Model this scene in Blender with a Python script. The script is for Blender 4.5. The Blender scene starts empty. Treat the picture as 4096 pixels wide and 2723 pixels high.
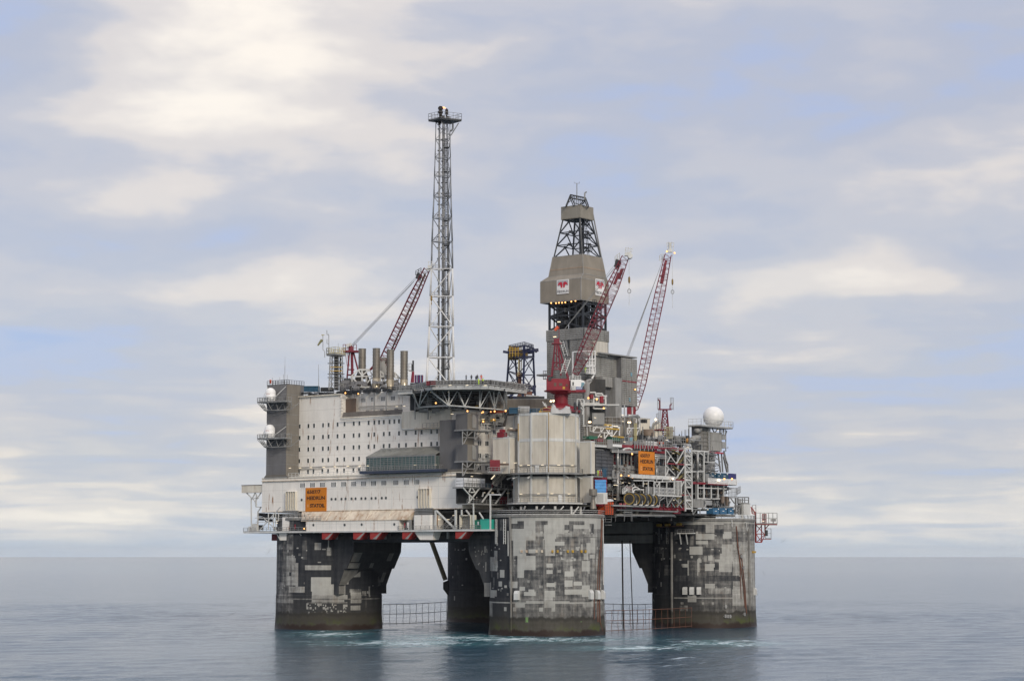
import bpy, math, random
import numpy as np
from mathutils import Vector, Matrix
R = math.radians
rng = random.Random(7)
scene = bpy.context.scene
col = scene.collection

# ---------------------------------------------------------------- camera
# metres; the platform's four columns stand on an 80 m square, x and y along its sides, z up from the sea
EYE = Vector((-450.3, -332.0, 21.1)); AZ = 0.65231; PITCH = math.atan2(861.0, 8168.0); FOC = 8168.0
FH = Vector((math.cos(AZ), math.sin(AZ), 0)); RT = Vector((math.sin(AZ), -math.cos(AZ), 0))
FW = FH*math.cos(PITCH) + Vector((0, 0, math.sin(PITCH))); UP = RT.cross(FW)
cd = bpy.data.cameras.new('camera'); cam = bpy.data.objects.new('camera', cd); col.objects.link(cam)
cd.sensor_width = 36; cd.lens = 36*FOC/4096; cd.clip_start = 1; cd.clip_end = 200000
cam.matrix_world = Matrix(((RT.x, UP.x, -FW.x, EYE.x), (RT.y, UP.y, -FW.y, EYE.y), (RT.z, UP.z, -FW.z, EYE.z), (0, 0, 0, 1)))
scene.camera = cam

# ---------------------------------------------------------------- sun, exposure
SUN_EL, SUN_AZ = R(27), AZ + math.pi + R(23)          # low, behind the viewer's right shoulder, veiled by cloud
sd = bpy.data.lights.new('sun', 'SUN'); sun = bpy.data.objects.new('sun', sd); col.objects.link(sun)
sd.energy = 1.5; sd.angle = R(14); sd.color = (1.0, .89, .74)
sv = Vector((math.cos(SUN_AZ)*math.cos(SUN_EL), math.sin(SUN_AZ)*math.cos(SUN_EL), math.sin(SUN_EL)))
sun.rotation_euler = sv.to_track_quat('Z', 'Y').to_euler(); sun.location = sv*300
vs = scene.view_settings; vs.view_transform = 'Standard'; vs.look = 'None'; vs.gamma = 1; vs.exposure = .30; vs.use_curve_mapping = False
scene.cycles.max_bounces = 5

# ---------------------------------------------------------------- sky: daylight with layers of cloud by direction
world = bpy.data.worlds.new('World'); scene.world = world; world.use_nodes = True
def build_sky():
    nt = world.node_tree; nt.nodes.clear(); N = nt.nodes.new; L = nt.links.new
    def n(t, **kw):
        o = N(t)
        for k, v in kw.items(): setattr(o, k, v)
        return o
    def m(op, a, b=None, c=None, clamp=False):
        o = n('ShaderNodeMath', operation=op, use_clamp=clamp)
        for i, v in enumerate((a, b, c)):
            if v is None: continue
            if isinstance(v, (int, float)): o.inputs[i].default_value = v
            else: L(v, o.inputs[i])
        return o.outputs[0]
    def mix(f, a, b):
        o = n('ShaderNodeMix', data_type='RGBA')
        for s, v in ((0, f), (6, a), (7, b)):
            if isinstance(v, (int, float)): o.inputs[s].default_value = v
            elif isinstance(v, tuple): o.inputs[s].default_value = (*v, 1)
            else: L(v, o.inputs[s])
        return o.outputs[2]
    tc = n('ShaderNodeTexCoord')
    mp = n('ShaderNodeMapping', vector_type='POINT'); mp.inputs['Rotation'].default_value = (0, 0, math.pi/2 - AZ); L(tc.outputs['Generated'], mp.inputs[0])
    sp = n('ShaderNodeSeparateXYZ'); L(mp.outputs[0], sp.inputs[0]); X, Y, Z = sp.outputs    # X right, Y ahead, Z up
    el = m('ARCSINE', Z)                                     # radians
    az = m('ARCTAN2', X, Y)
    def noise(sx, sy, seed, scale=1, detail=5, rough=.55, dist=.3):
        cb = n('ShaderNodeCombineXYZ')
        # a periodic azimuth keeps the layer seamless behind the viewer
        L(m('MULTIPLY', m('SINE', az), sx), cb.inputs[0]); L(m('MULTIPLY', m('COSINE', az), sx), cb.inputs[2])
        L(m('MULTIPLY_ADD', el, sy, seed), cb.inputs[1])
        t = n('ShaderNodeTexNoise'); t.inputs['Scale'].default_value = scale; t.inputs['Detail'].default_value = detail
        t.inputs['Roughness'].default_value = rough; t.inputs['Distortion'].default_value = dist; L(cb.outputs[0], t.inputs['Vector'])
        return t.outputs['Fac']
    def blob(px, py, wx, wy, amp):
        # soft bank of cloud centred on a direction (degrees right, degrees up)
        a = m('DIVIDE', m('SUBTRACT', az, R(px)), R(wx)); e = m('DIVIDE', m('SUBTRACT', el, R(py)), R(wy))
        q = m('MULTIPLY_ADD', a, a, m('MULTIPLY', e, e))
        return m('MULTIPLY', m('EXPONENT', m('MULTIPLY', q, -1.0)), amp)
    big = noise(6.0, 15.0, 2.3, 1, 4, .45, .3)
    mid = noise(13.0, 38.0, 7.7, 1, 4, .48, .25)
    fine = noise(40.0, 95.0, 1.3, 1, 5, .55, .4)
    v = m('ADD', m('MULTIPLY', big, .50), m('MULTIPLY', mid, .46)); v = m('SUBTRACT', v, .015); v = m('MULTIPLY_ADD', fine, .11, v)
    BL = BLOBS
    for b in BL: v = m('ADD', v, blob(*b))
    # tone of the cloud deck: blue gaps -> lavender grey -> cream where the light comes through
    cr = n('ShaderNodeValToRGB'); L(v, cr.inputs[0]); cr.color_ramp.interpolation = 'EASE'
    for i, (p, c) in enumerate(TONES):
        e = cr.color_ramp.elements[i] if i < 2 else cr.color_ramp.elements.new(p)
        e.position = p; e.color = (*c, 1)
    band = noise(14.0, 120.0, 5.2, 1, 5, .5, .4)
    low = mix(m('MULTIPLY_ADD', m('ADD', band, m('MULTIPLY', mid, .4)), 3.4, -1.95, clamp=True), HAZE_A, HAZE_B)
    lowm = m('SUBTRACT', 1.0, m('DIVIDE', el, R(8)), clamp=True); v = m('ADD', v, m('MULTIPLY', m('SUBTRACT', band, .5), m('MULTIPLY', lowm, .95))); L(v, cr.inputs[0])
    hz = m('POWER', m('SUBTRACT', 1.0, m('DIVIDE', m('MAXIMUM', el, 0.0), R(3.4)), clamp=True), 1.4)
    cloud = mix(m('MULTIPLY', hz, .80), cr.outputs[0], low)
    hb = m('SUBTRACT', 1.0, m('DIVIDE', m('MAXIMUM', el, 0.0), R(.55)), clamp=True)
    cloud = mix(m('MULTIPLY', hb, .75), cloud, HORIZON)
    # overcast brightens steadily towards the zenith
    zen = m('MULTIPLY_ADD', m('SUBTRACT', el, R(14)), 1.1, 1.0); zen = m('MAXIMUM', zen, 1.0)
    vm = n('ShaderNodeVectorMath', operation='SCALE'); L(cloud, vm.inputs[0]); L(zen, vm.inputs['Scale'])
    sky = n('ShaderNodeTexSky', sky_type='NISHITA'); sky.sun_disc = False; sky.sun_elevation = SUN_EL
    sky.sun_rotation = math.pi/2 - SUN_AZ
    b1 = n('ShaderNodeBackground'); b1.inputs[1].default_value = .10; L(sky.outputs[0], b1.inputs[0])
    b2 = n('ShaderNodeBackground'); b2.inputs[1].default_value = .81; L(vm.outputs[0], b2.inputs[0])
    ms = n('ShaderNodeMixShader'); L(m('MULTIPLY_ADD', mid, .12, .80, clamp=True), ms.inputs[0]); L(b1.outputs[0], ms.inputs[1]); L(b2.outputs[0], ms.inputs[2])
    out = n('ShaderNodeOutputWorld'); L(ms.outputs[0], out.inputs[0])
def dg(sx, sy):      # direction of a spot in the sky, degrees right and degrees up
    d = FW + RT*((sx-2048)/FOC) + UP*((1361.5-sy)/FOC)
    return math.degrees(math.atan2(d.dot(RT), d.dot(FH))), math.degrees(math.asin(d.z/d.length))
BLOBS = [(*dg(720, 270), 4.8, 2.8, .30), (*dg(1250, 30), 3.2, 1.6, .10), (*dg(2600, 820), 6, .6, -.05), (*dg(700, 1500), 5, .35, -.06), (*dg(600, 2070), 5, .35, .12), (*dg(200, 1960), 5, .3, .10), (*dg(3500, 2020), 4, .35, .10), (*dg(150, 100), 2.2, 1.4, -.16), (*dg(1000, 950), 4.5, .6, -.17), (*dg(650, 640), 4, .5, -.07), (*dg(500, 850), 2.2, .8, .10),
         (*dg(1300, 1130), 3.4, .9, .13), (*dg(3300, 1120), 5.5, .55, .17), (*dg(2750, 1010), 3.0, .5, -.12), (*dg(3900, 1060), 3.0, .5, -.12), (*dg(3200, 330), 5, 2.2, -.10), (*dg(3300, 700), 4.5, .9, .03),
         (*dg(4000, 150), 2.2, 1.5, -.13), (*dg(300, 1350), 3.2, .7, -.08), (*dg(3300, 1450), 3.5, .6, .05), (*dg(3600, 1540), 4, .35, -.05)]
TONES = [(.20, (.37, .48, .77)), (.35, (.47, .53, .73)), (.44, (.515, .535, .64)), (.54, (.59, .585, .645)), (.66, (.80, .735, .70)), (.86, (1.10, 1.0, .88))]
HAZE_A, HAZE_B, HORIZON = (.50, .63, .79), (.82, .84, .85), (.56, .68, .81)
build_sky()

# ---------------------------------------------------------------- survey helpers: bearings read off the photograph's enlargements, met with the plane the thing stands in
def zoom(x0, y0, s): return lambda x, y: (x0 + x/s, y0 + y/s)
A = zoom(960, 1300, 2.6138); B = zoom(960, 1850, 2.24); C = zoom(1550, 1450, 2.24); Dz = zoom(1600, 2050, 2.775)
Ez = zoom(2300, 1600, 2.775); Fz = zoom(2350, 2000, 2.6138); G = zoom(1950, 1300, 3.136); Hz = zoom(2080, 700, 2.413)
I1 = zoom(1690, 410, 2.8); I2 = zoom(1690, 960, 2.706); J = zoom(1240, 1020, 2.904); K = zoom(1680, 1480, 5.2267)
Lz = zoom(2140, 1000, 2.45); Mz = zoom(1750, 1750, 3.485); Nz = zoom(2300, 1640, 4.9); Oz = zoom(2340, 1880, 4.9); Pz = zoom(2700, 1640, 2.904)
def W(sx, sy, X=None, Y=None, Z=None, D=None):
    d = FW + RT*((sx-2048)/FOC) + UP*((1361.5-sy)/FOC)
    if X is not None: t = (X-EYE.x)/d.x
    elif Y is not None: t = (Y-EYE.y)/d.y
    elif Z is not None: t = (Z-EYE.z)/d.z
    else: t = D/d.dot(FH)
    return EYE + d*t
def seen(p):
    v = Vector(p)-EYE
    return 2048 + FOC*v.dot(RT)/v.dot(FW), 1361.5 - FOC*v.dot(UP)/v.dot(FW)
def YZ(X, a, b):      # wall facing -x between two surveyed corners: y0, y1, z0, z1
    p, q = W(*a, X=X), W(*b, X=X); return min(p.y, q.y), max(p.y, q.y), min(p.z, q.z), max(p.z, q.z)
def XZ(Y, a, b):      # wall facing -y
    p, q = W(*a, Y=Y), W(*b, Y=Y); return min(p.x, q.x), max(p.x, q.x), min(p.z, q.z), max(p.z, q.z)

# ---------------------------------------------------------------- materials
def nodes(name):
    mt = bpy.data.materials.new(name); mt.use_nodes = True
    return mt, mt.node_tree, mt.node_tree.nodes['Principled BSDF']
def paint(name, rgb, rough=.55, metal=0, var=.18, dirt=.25, dirt_rgb=(.10, .08, .06), rust=0, scale=1.0, bump=.15, seams=0, spec=.35):
    """painted or bare surface: broad tone variation, soft grime runs, rust runs, fine relief"""
    mt, nt, bs = nodes(name); N = nt.nodes.new; L = nt.links.new
    geo = N('ShaderNodeNewGeometry')
    def nz(sc, vec, det=5, ro=.6):
        mp = N('ShaderNodeMapping'); mp.inputs['Scale'].default_value = vec; L(geo.outputs['Position'], mp.inputs[0])
        t = N('ShaderNodeTexNoise'); t.inputs['Scale'].default_value = sc; t.inputs['Detail'].default_value = det; t.inputs['Roughness'].default_value = ro
        L(mp.outputs[0], t.inputs['Vector']); return t.outputs['Fac']
    def rng_(f, a, b, lo=0., hi=1.):
        r_ = N('ShaderNodeMapRange'); r_.inputs[1].default_value = a; r_.inputs[2].default_value = b; r_.inputs[3].default_value = lo; r_.inputs[4].default_value = hi
        L(f, r_.inputs[0]); return r_.outputs[0]
    def mul(a, b):
        o = N('ShaderNodeMath'); o.operation = 'MULTIPLY'; L(a, o.inputs[0]); L(b, o.inputs[1]); return o.outputs[0]
    def mix(f, a, b):
        o = N('ShaderNodeMix'); o.data_type = 'RGBA'; L(f, o.inputs[0])
        for s, v in ((6, a), (7, b)):
            if isinstance(v, tuple): o.inputs[s].default_value = (*v, 1)
            else: L(v, o.inputs[s])
        return o.outputs[2]
    lo = tuple(c*(1-var) for c in rgb); hi = tuple(min(.86, c*(1+var*.6)) for c in rgb)
    c = mix(rng_(nz(.35*scale, (1, 1, .6)), .34, .66), lo, hi)
    runs = rng_(nz(1.1*scale, (1, 1, .07), 6, .65), .47, .72, 0, dirt)
    c = mix(runs, c, dirt_rgb)
    if rust:
        rr = mul(rng_(nz(1.4*scale, (1, 1, .10), 5, .6), .58, .68), rng_(nz(.16*scale, (1, 1, 1.2), 3), .45, .58, 0, rust))
        c = mix(rr, c, (.26, .11, .03))
    if seams:
        sx = N('ShaderNodeSeparateXYZ'); L(geo.outputs['Position'], sx.inputs[0])
        md = N('ShaderNodeMath'); md.operation = 'MODULO'; L(sx.outputs[2], md.inputs[0]); md.inputs[1].default_value = seams
        c = mix(rng_(md.outputs[0], .10, .05, 0, .35), c, (.20, .17, .13))
    L(c, bs.inputs['Base Color'])
    bs.inputs['Metallic'].default_value = metal; bs.inputs['Specular IOR Level'].default_value = spec
    L(rng_(nz(.8*scale, (1, 1, 1)), .3, .7, max(.1, rough-.12), min(1, rough+.12)), bs.inputs['Roughness'])
    if bump:
        b = N('ShaderNodeBump'); b.inputs['Strength'].default_value = bump; b.inputs['Distance'].default_value = .03
        L(nz(3*scale, (1, 1, 1), 4), b.inputs['Height']); L(b.outputs[0], bs.inputs['Normal'])
    return mt
def emit(name, rgb, s):
    mt, nt, bs = nodes(name); bs.inputs['Base Color'].default_value = (*rgb, 1); bs.inputs['Emission Color'].default_value = (*rgb, 1); bs.inputs['Emission Strength'].default_value = s
    return mt
M = dict(
    white=paint('white_paint', (.83, .80, .735), .5, var=.06, dirt=.10, dirt_rgb=(.34, .29, .21), rust=.95, seams=3.35),
    cream=paint('cream_paint', (.70, .66, .56), .5, var=.10, dirt=.3, dirt_rgb=(.32, .24, .14), rust=.9),
    rusty=paint('rusty_cream', (.66, .58, .46), .55, var=.2, dirt=.75, dirt_rgb=(.30, .15, .06), rust=1, scale=.7),
    clean=paint('clean_white', (.80, .80, .78), .4, var=.04, dirt=.08, dirt_rgb=(.45, .42, .36)),
    offwhite=paint('pale_steel', (.60, .61, .59), .5, var=.12, dirt=.25, dirt_rgb=(.22, .19, .15), rust=.4),
    galv=paint('galvanised_steel', (.29, .295, .29), .5, .25, var=.2, dirt=.3),
    pipe=paint('pale_pipe', (.39, .39, .375), .38, .35, var=.15, dirt=.25),
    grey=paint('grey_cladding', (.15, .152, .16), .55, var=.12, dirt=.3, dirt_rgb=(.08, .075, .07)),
    greylit=paint('grey_cladding_sunlit', (.20, .185, .16), .55, var=.12, dirt=.3, dirt_rgb=(.10, .085, .07)),  # grey cladding with the sunlight on its side faces put into the colour
    midgrey=paint('mid_grey_panel', (.27, .275, .27), .5, var=.2, dirt=.4, dirt_rgb=(.11, .10, .085)),
    slat=paint('weathered_slats', (.30, .30, .285), .55, var=.22, dirt=.5, dirt_rgb=(.13, .12, .10)),
    taupe=paint('taupe_cladding', (.245, .222, .185), .55, var=.13, dirt=.22, dirt_rgb=(.15, .12, .09)),
    brown=paint('brown_panel', (.12, .085, .065), .6, var=.2, dirt=.3),
    corr=paint('pale_corrugated', (.60, .57, .50), .45, .15, var=.10, dirt=.3, dirt_rgb=(.27, .22, .16), rust=.12),
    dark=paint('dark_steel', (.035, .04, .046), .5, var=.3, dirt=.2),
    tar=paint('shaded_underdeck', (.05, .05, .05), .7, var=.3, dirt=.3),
    deck=paint('deck_plate', (.14, .15, .145), .7, var=.25, dirt=.4),
    craner=paint('crane_red', (.20, .026, .042), .45, var=.22, dirt=.25, dirt_rgb=(.09, .02, .025)),
    red=paint('red_paint', (.235, .02, .033), .45, var=.2, dirt=.3, dirt_rgb=(.10, .02, .02)),
    orange=paint('orange_red_sheet', (.62, .085, .02), .6, var=.12, dirt=.25, dirt_rgb=(.3, .05, .02)),
    blue=paint('dark_blue_paint', (.013, .02, .065), .45, var=.2, dirt=.2),
    contblue=paint('blue_container', (.022, .08, .14), .5, var=.15, dirt=.3, dirt_rgb=(.02, .05, .08)),
    navy=paint('navy_container', (.03, .035, .16), .5, var=.15, dirt=.2),
    teal=paint('teal_container', (.03, .36, .28), .45, var=.08, dirt=.15, dirt_rgb=(.03, .18, .14)),
    dullyel=paint('hook_yellow', (.26, .17, .05), .6, var=.2, dirt=.3),
    green=paint('green_paint', (.03, .16, .10), .5, var=.15, dirt=.3),
    yellow=paint('yellow_paint', (.52, .33, .05), .5, var=.2, dirt=.4, dirt_rgb=(.2, .12, .04)),
    paleyel=paint('pale_yellow_steel', (.50, .45, .24), .5, var=.25, dirt=.4, dirt_rgb=(.2, .15, .06)),
    sign=paint('sign_orange', (.63, .205, .012), .5, var=.09, dirt=.18, dirt_rgb=(.42, .15, .02), bump=.03),
    ink=paint('sign_lettering', (.045, .018, .01), .6, var=.1, dirt=0, bump=0),
    sinkpale=paint('sign_emblem', (.75, .38, .16), .6, var=.05, dirt=0, bump=0),
    stack=paint('stack_steel', (.24, .225, .195), .42, .5, var=.2, dirt=.45, dirt_rgb=(.13, .08, .05), rust=.25),
    stackshine=paint('stack_sleeve', (.46, .40, .29), .3, .6, var=.2, dirt=.3, dirt_rgb=(.22, .16, .09)),
    rustpipe=paint('rusty_pipe', (.17, .075, .05), .65, var=.3, dirt=.4),
    tarp=paint('blue_tarpaulin', (.11, .33, .66), .55, var=.10, dirt=.12, dirt_rgb=(.07, .2, .45), bump=.4),
    cover=paint('grey_canvas', (.44, .44, .43), .7, var=.12, dirt=.2, bump=.4),
    wrap=paint('white_wrap', (.66, .67, .68), .3, var=.12, dirt=.15, bump=.6),
    skin=paint('skin', (.45, .28, .20), .6, var=.05, dirt=0, bump=0),
    blackcloth=paint('dark_clothes', (.02, .022, .03), .8, var=.1, dirt=0, bump=0),
    bluecloth=paint('slate_clothes', (.06, .09, .12), .8, var=.1, dirt=0, bump=0),
    hivis=paint('hi_vis_clothes', (.55, .78, .06), .7, var=.05, dirt=0, bump=0),
    orangecloth=paint('orange_clothes', (.58, .09, .03), .7, var=.05, dirt=0, bump=0),
    whitecloth=paint('white_clothes', (.75, .75, .75), .7, var=.05, dirt=0, bump=0),
    logored=paint('emblem_red', (.52, .02, .045), .5, var=.05, dirt=0, bump=0),
    feather=paint('gull_feathers', (.13, .13, .14), .8, var=.2, dirt=0, bump=0),
    tube=emit('lit_tube', (1.0, .84, .58), .8), flood=emit('lit_flood', (1.0, .46, .15), 1.7), floodw=emit('lit_flood_pale', (1.0, .70, .42), 2.4),
    flame=emit('flame', (1.0, .40, .16), 1.6),
)
def glass(name, rgb, rough=.08):
    mt, nt, bs = nodes(name); N = nt.nodes.new; L = nt.links.new
    g = N('ShaderNodeNewGeometry'); t = N('ShaderNodeTexNoise'); t.inputs['Scale'].default_value = .8; L(g.outputs['Position'], t.inputs['Vector'])
    o = N('ShaderNodeMix'); o.data_type = 'RGBA'; L(t.outputs['Fac'], o.inputs[0]); o.inputs[6].default_value = (*[c*.5 for c in rgb], 1); o.inputs[7].default_value = (*[c*1.5 for c in rgb], 1)
    L(o.outputs[2], bs.inputs['Base Color']); bs.inputs['Roughness'].default_value = rough; bs.inputs['Specular IOR Level'].default_value = .5
    return mt
M['pane'] = glass('window_glass', (.045, .052, .050)); M['greenpane'] = glass('tinted_glass', (.035, .085, .085), .12); M['cabglass'] = glass('cab_glass', (.16, .30, .36), .1)

# ---------------------------------------------------------------- mesh builder
BW = 1.0
class MB:
    def __init__(s): s.v = []; s.f = []; s.m = []; s.mi = 0
    def add(s, vs, fs):
        o = len(s.v); s.v += [tuple(p) for p in vs]; s.f += [tuple(i+o for i in f) for f in fs]; s.m += [s.mi]*len(fs)
    def hexa(s, p): s.add(p, [(0, 3, 2, 1), (4, 5, 6, 7), (0, 1, 5, 4), (1, 2, 6, 5), (2, 3, 7, 6), (3, 0, 4, 7)]); return s
    def box(s, x0, x1, y0, y1, z0, z1):
        x0, x1 = sorted((x0, x1)); y0, y1 = sorted((y0, y1)); z0, z1 = sorted((z0, z1))
        return s.hexa([(x0, y0, z0), (x1, y0, z0), (x1, y1, z0), (x0, y1, z0), (x0, y0, z1), (x1, y0, z1), (x1, y1, z1), (x0, y1, z1)])
    def obox(s, c, ex, ey, ez):      # centre and half-axis vectors
        c, ex, ey, ez = map(Vector, (c, ex, ey, ez))
        return s.hexa([c-ex-ey-ez, c+ex-ey-ez, c+ex+ey-ez, c-ex+ey-ez, c-ex-ey+ez, c+ex-ey+ez, c+ex+ey+ez, c-ex+ey+ez])
    def bar(s, p, q, w, h=None):     # square bar between two points
        w = w*BW; h = h and h*BW
        p, q = Vector(p), Vector(q); d = q-p
        if d.length < 1e-5: return s
        a = d.normalized(); u = a.cross(Vector((0, 0, 1)))
        if u.length < .05: u = Vector((1, 0, 0))
        u.normalize(); t = a.cross(u); h = h or w
        return s.obox((p+q)/2, u*w/2, t*h/2, d/2)
    def tube(s, p, q, r, n=6, r2=None, caps=True):
        p, q = Vector(p), Vector(q); d = q-p
        if d.length < 1e-5: return s
        a = d.normalized(); u = a.cross(Vector((0, 0, 1)))
        if u.length < .05: u = Vector((1, 0, 0))
        u.normalize(); t = a.cross(u); r2 = r if r2 is None else r2
        vs = [p + (u*math.cos(2*math.pi*i/n) + t*math.sin(2*math.pi*i/n))*r for i in range(n)] + [q + (u*math.cos(2*math.pi*i/n) + t*math.sin(2*math.pi*i/n))*r2 for i in range(n)]
        fs = [(i, (i+1) % n, n+(i+1) % n, n+i) for i in range(n)]
        if caps: fs += [tuple(range(n-1, -1, -1)), tuple(range(n, 2*n))]
        s.add(vs, fs); return s
    def path(s, pts, r, n=6):
        for a, b in zip(pts, pts[1:]):
            s.tube(a, b, r, n)
        return s
    def lathe(s, c, prof, n=20, a0=0, a1=2*math.pi):
        c = Vector(c); full = abs(a1-a0-2*math.pi) < 1e-6; k = n if full else n+1
        vs = [c + Vector((math.cos(a0+(a1-a0)*i/n)*r, math.sin(a0+(a1-a0)*i/n)*r, z)) for r, z in prof for i in range(k)]
        fs = [(j*k+i, j*k+(i+1) % k, (j+1)*k+(i+1) % k, (j+1)*k+i) for j in range(len(prof)-1) for i in range(n)]
        s.add(vs, fs); return s
    def prism(s, poly, ext):         # 3d outline pushed along a vector
        n = len(poly); e = Vector(ext); vs = [Vector(p) for p in poly]; vs += [p+e for p in vs]
        fs = [tuple(range(n-1, -1, -1)), tuple(range(n, 2*n))] + [(i, (i+1) % n, n+(i+1) % n, n+i) for i in range(n)]
        s.add(vs, fs); return s
    def quad(s, a, b, c, d): s.add([a, b, c, d], [(0, 1, 2, 3)]); return s
    def corr(s, p00, p10, p11, p01, n, depth, out, back=.12):
        """corrugated sheet: n ribs counted along p00->p10, running p00->p01, standing out along a normal"""
        p00, p10, p11, p01, o = map(Vector, (p00, p10, p11, p01, out)); o = o.normalized(); vs = []; fs = []
        prof = []
        for i in range(n): prof += [((i+.08)/n, 0), ((i+.26)/n, 1), ((i+.58)/n, 1), ((i+.76)/n, 0)]
        prof = [(0, 0)] + prof + [(1, 0)]
        for t, h in prof: vs += [p00.lerp(p10, t) + o*depth*h, p01.lerp(p11, t) + o*depth*h]
        k = len(prof); fs = [(2*i, 2*i+2, 2*i+3, 2*i+1) for i in range(k-1)]
        s.add(vs, fs)
        s.hexa([p00-o*back, p10-o*back, p10-o*.002, p00-o*.002, p01-o*back, p11-o*back, p11-o*.002, p01-o*.002]); return s
    def rail(s, pts, h=1.1, step=1.8, r=.04, mid=True):
        for a, b in zip(pts, pts[1:]):
            a, b = Vector(a), Vector(b); L_ = (b-a).length; k = max(1, round(L_/step)); up = Vector((0, 0, h))
            s.bar(a+up, b+up, 2*r)
            if mid: s.bar(a+up*.55, b+up*.55, 1.6*r)
            s.bar(a+up*.08, b+up*.08, 1.5*r, 3*r)
            for i in range(k+1):
                p = a.lerp(b, i/k); s.bar(p, p+up, 1.8*r)
        return s
    def ladder(s, p, q, side, w=.55, r=.045, step=.6):
        p, q, sd = Vector(p), Vector(q), Vector(side).normalized()*w/2; k = int((q-p).length/step)
        s.bar(p-sd, q-sd, 2*r); s.bar(p+sd, q+sd, 2*r)
        for i in range(1, k): c = p.lerp(q, i/k); s.bar(c-sd, c+sd, 1.4*r)
        return s
    def mesh(s, name, mats, loc, smooth=False):
        me = bpy.data.meshes.new(name); l = Vector(loc)
        me.from_pydata(s.v if l.length == 0 else [tuple(Vector(p)-l) for p in s.v], [], s.f)
        for mt in (mats if isinstance(mats, (list, tuple)) else [mats]): me.materials.append(mt)
        if isinstance(mats, (list, tuple)): me.polygons.foreach_set('material_index', s.m)
        if smooth: me.polygons.foreach_set('use_smooth', [True]*len(s.f))
        me.update(); return me

def thing(name, label, cat, loc, group=None, kind=None):
    o = bpy.data.objects.new(name, None); o.empty_display_size = 1; o.location = Vector(loc); col.objects.link(o)
    o['label'] = label; o['category'] = cat
    if group: o['group'] = group
    if kind: o['kind'] = kind
    return o
def base(o):        # world position of a thing or a part (no rotations are used)
    p = Vector(o.location)
    while o.parent: o = o.parent; p = p + Vector(o.location)
    return p
def part(name, mb, mat, parent, at=None, label=None, smooth=False, stuff=False):
    if not mb.f: return None
    at = Vector(at) if at is not None else base(parent)
    o = bpy.data.objects.new(name, mb.mesh(name, mat if isinstance(mat, (list, tuple)) else M[mat] if isinstance(mat, str) else mat, at, smooth))
    col.objects.link(o); o.parent = parent; o.location = at - base(parent)
    if label: o['label'] = label
    if stuff: o['kind'] = 'stuff'
    return o
def clone(o, parent, at):      # same mesh again as another part
    c = o.copy(); col.objects.link(c); c.parent = parent; c.location = Vector(at)-base(parent); return c
def solo(name, mb, mat, label, cat, loc, group=None, kind=None, smooth=False):
    o = bpy.data.objects.new(name, mb.mesh(name, mat if isinstance(mat, (list, tuple)) else M[mat], loc, smooth)); col.objects.link(o); o.location = Vector(loc)
    if kind: o['kind'] = kind
    if label: o['label'] = label
    if cat: o['category'] = cat
    if group: o['group'] = group
    return o
def dup_tree(root, delta, label):
    r_ = root.copy(); col.objects.link(r_); r_.location = root.location + Vector(delta); r_['label'] = label
    for ch in list(root.children):
        c = ch.copy(); col.objects.link(c); c.parent = r_
        for g in list(ch.children): d = g.copy(); col.objects.link(d); d.parent = c
    return r_
V = Vector
def bb(a): return sum(a)/2
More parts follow.
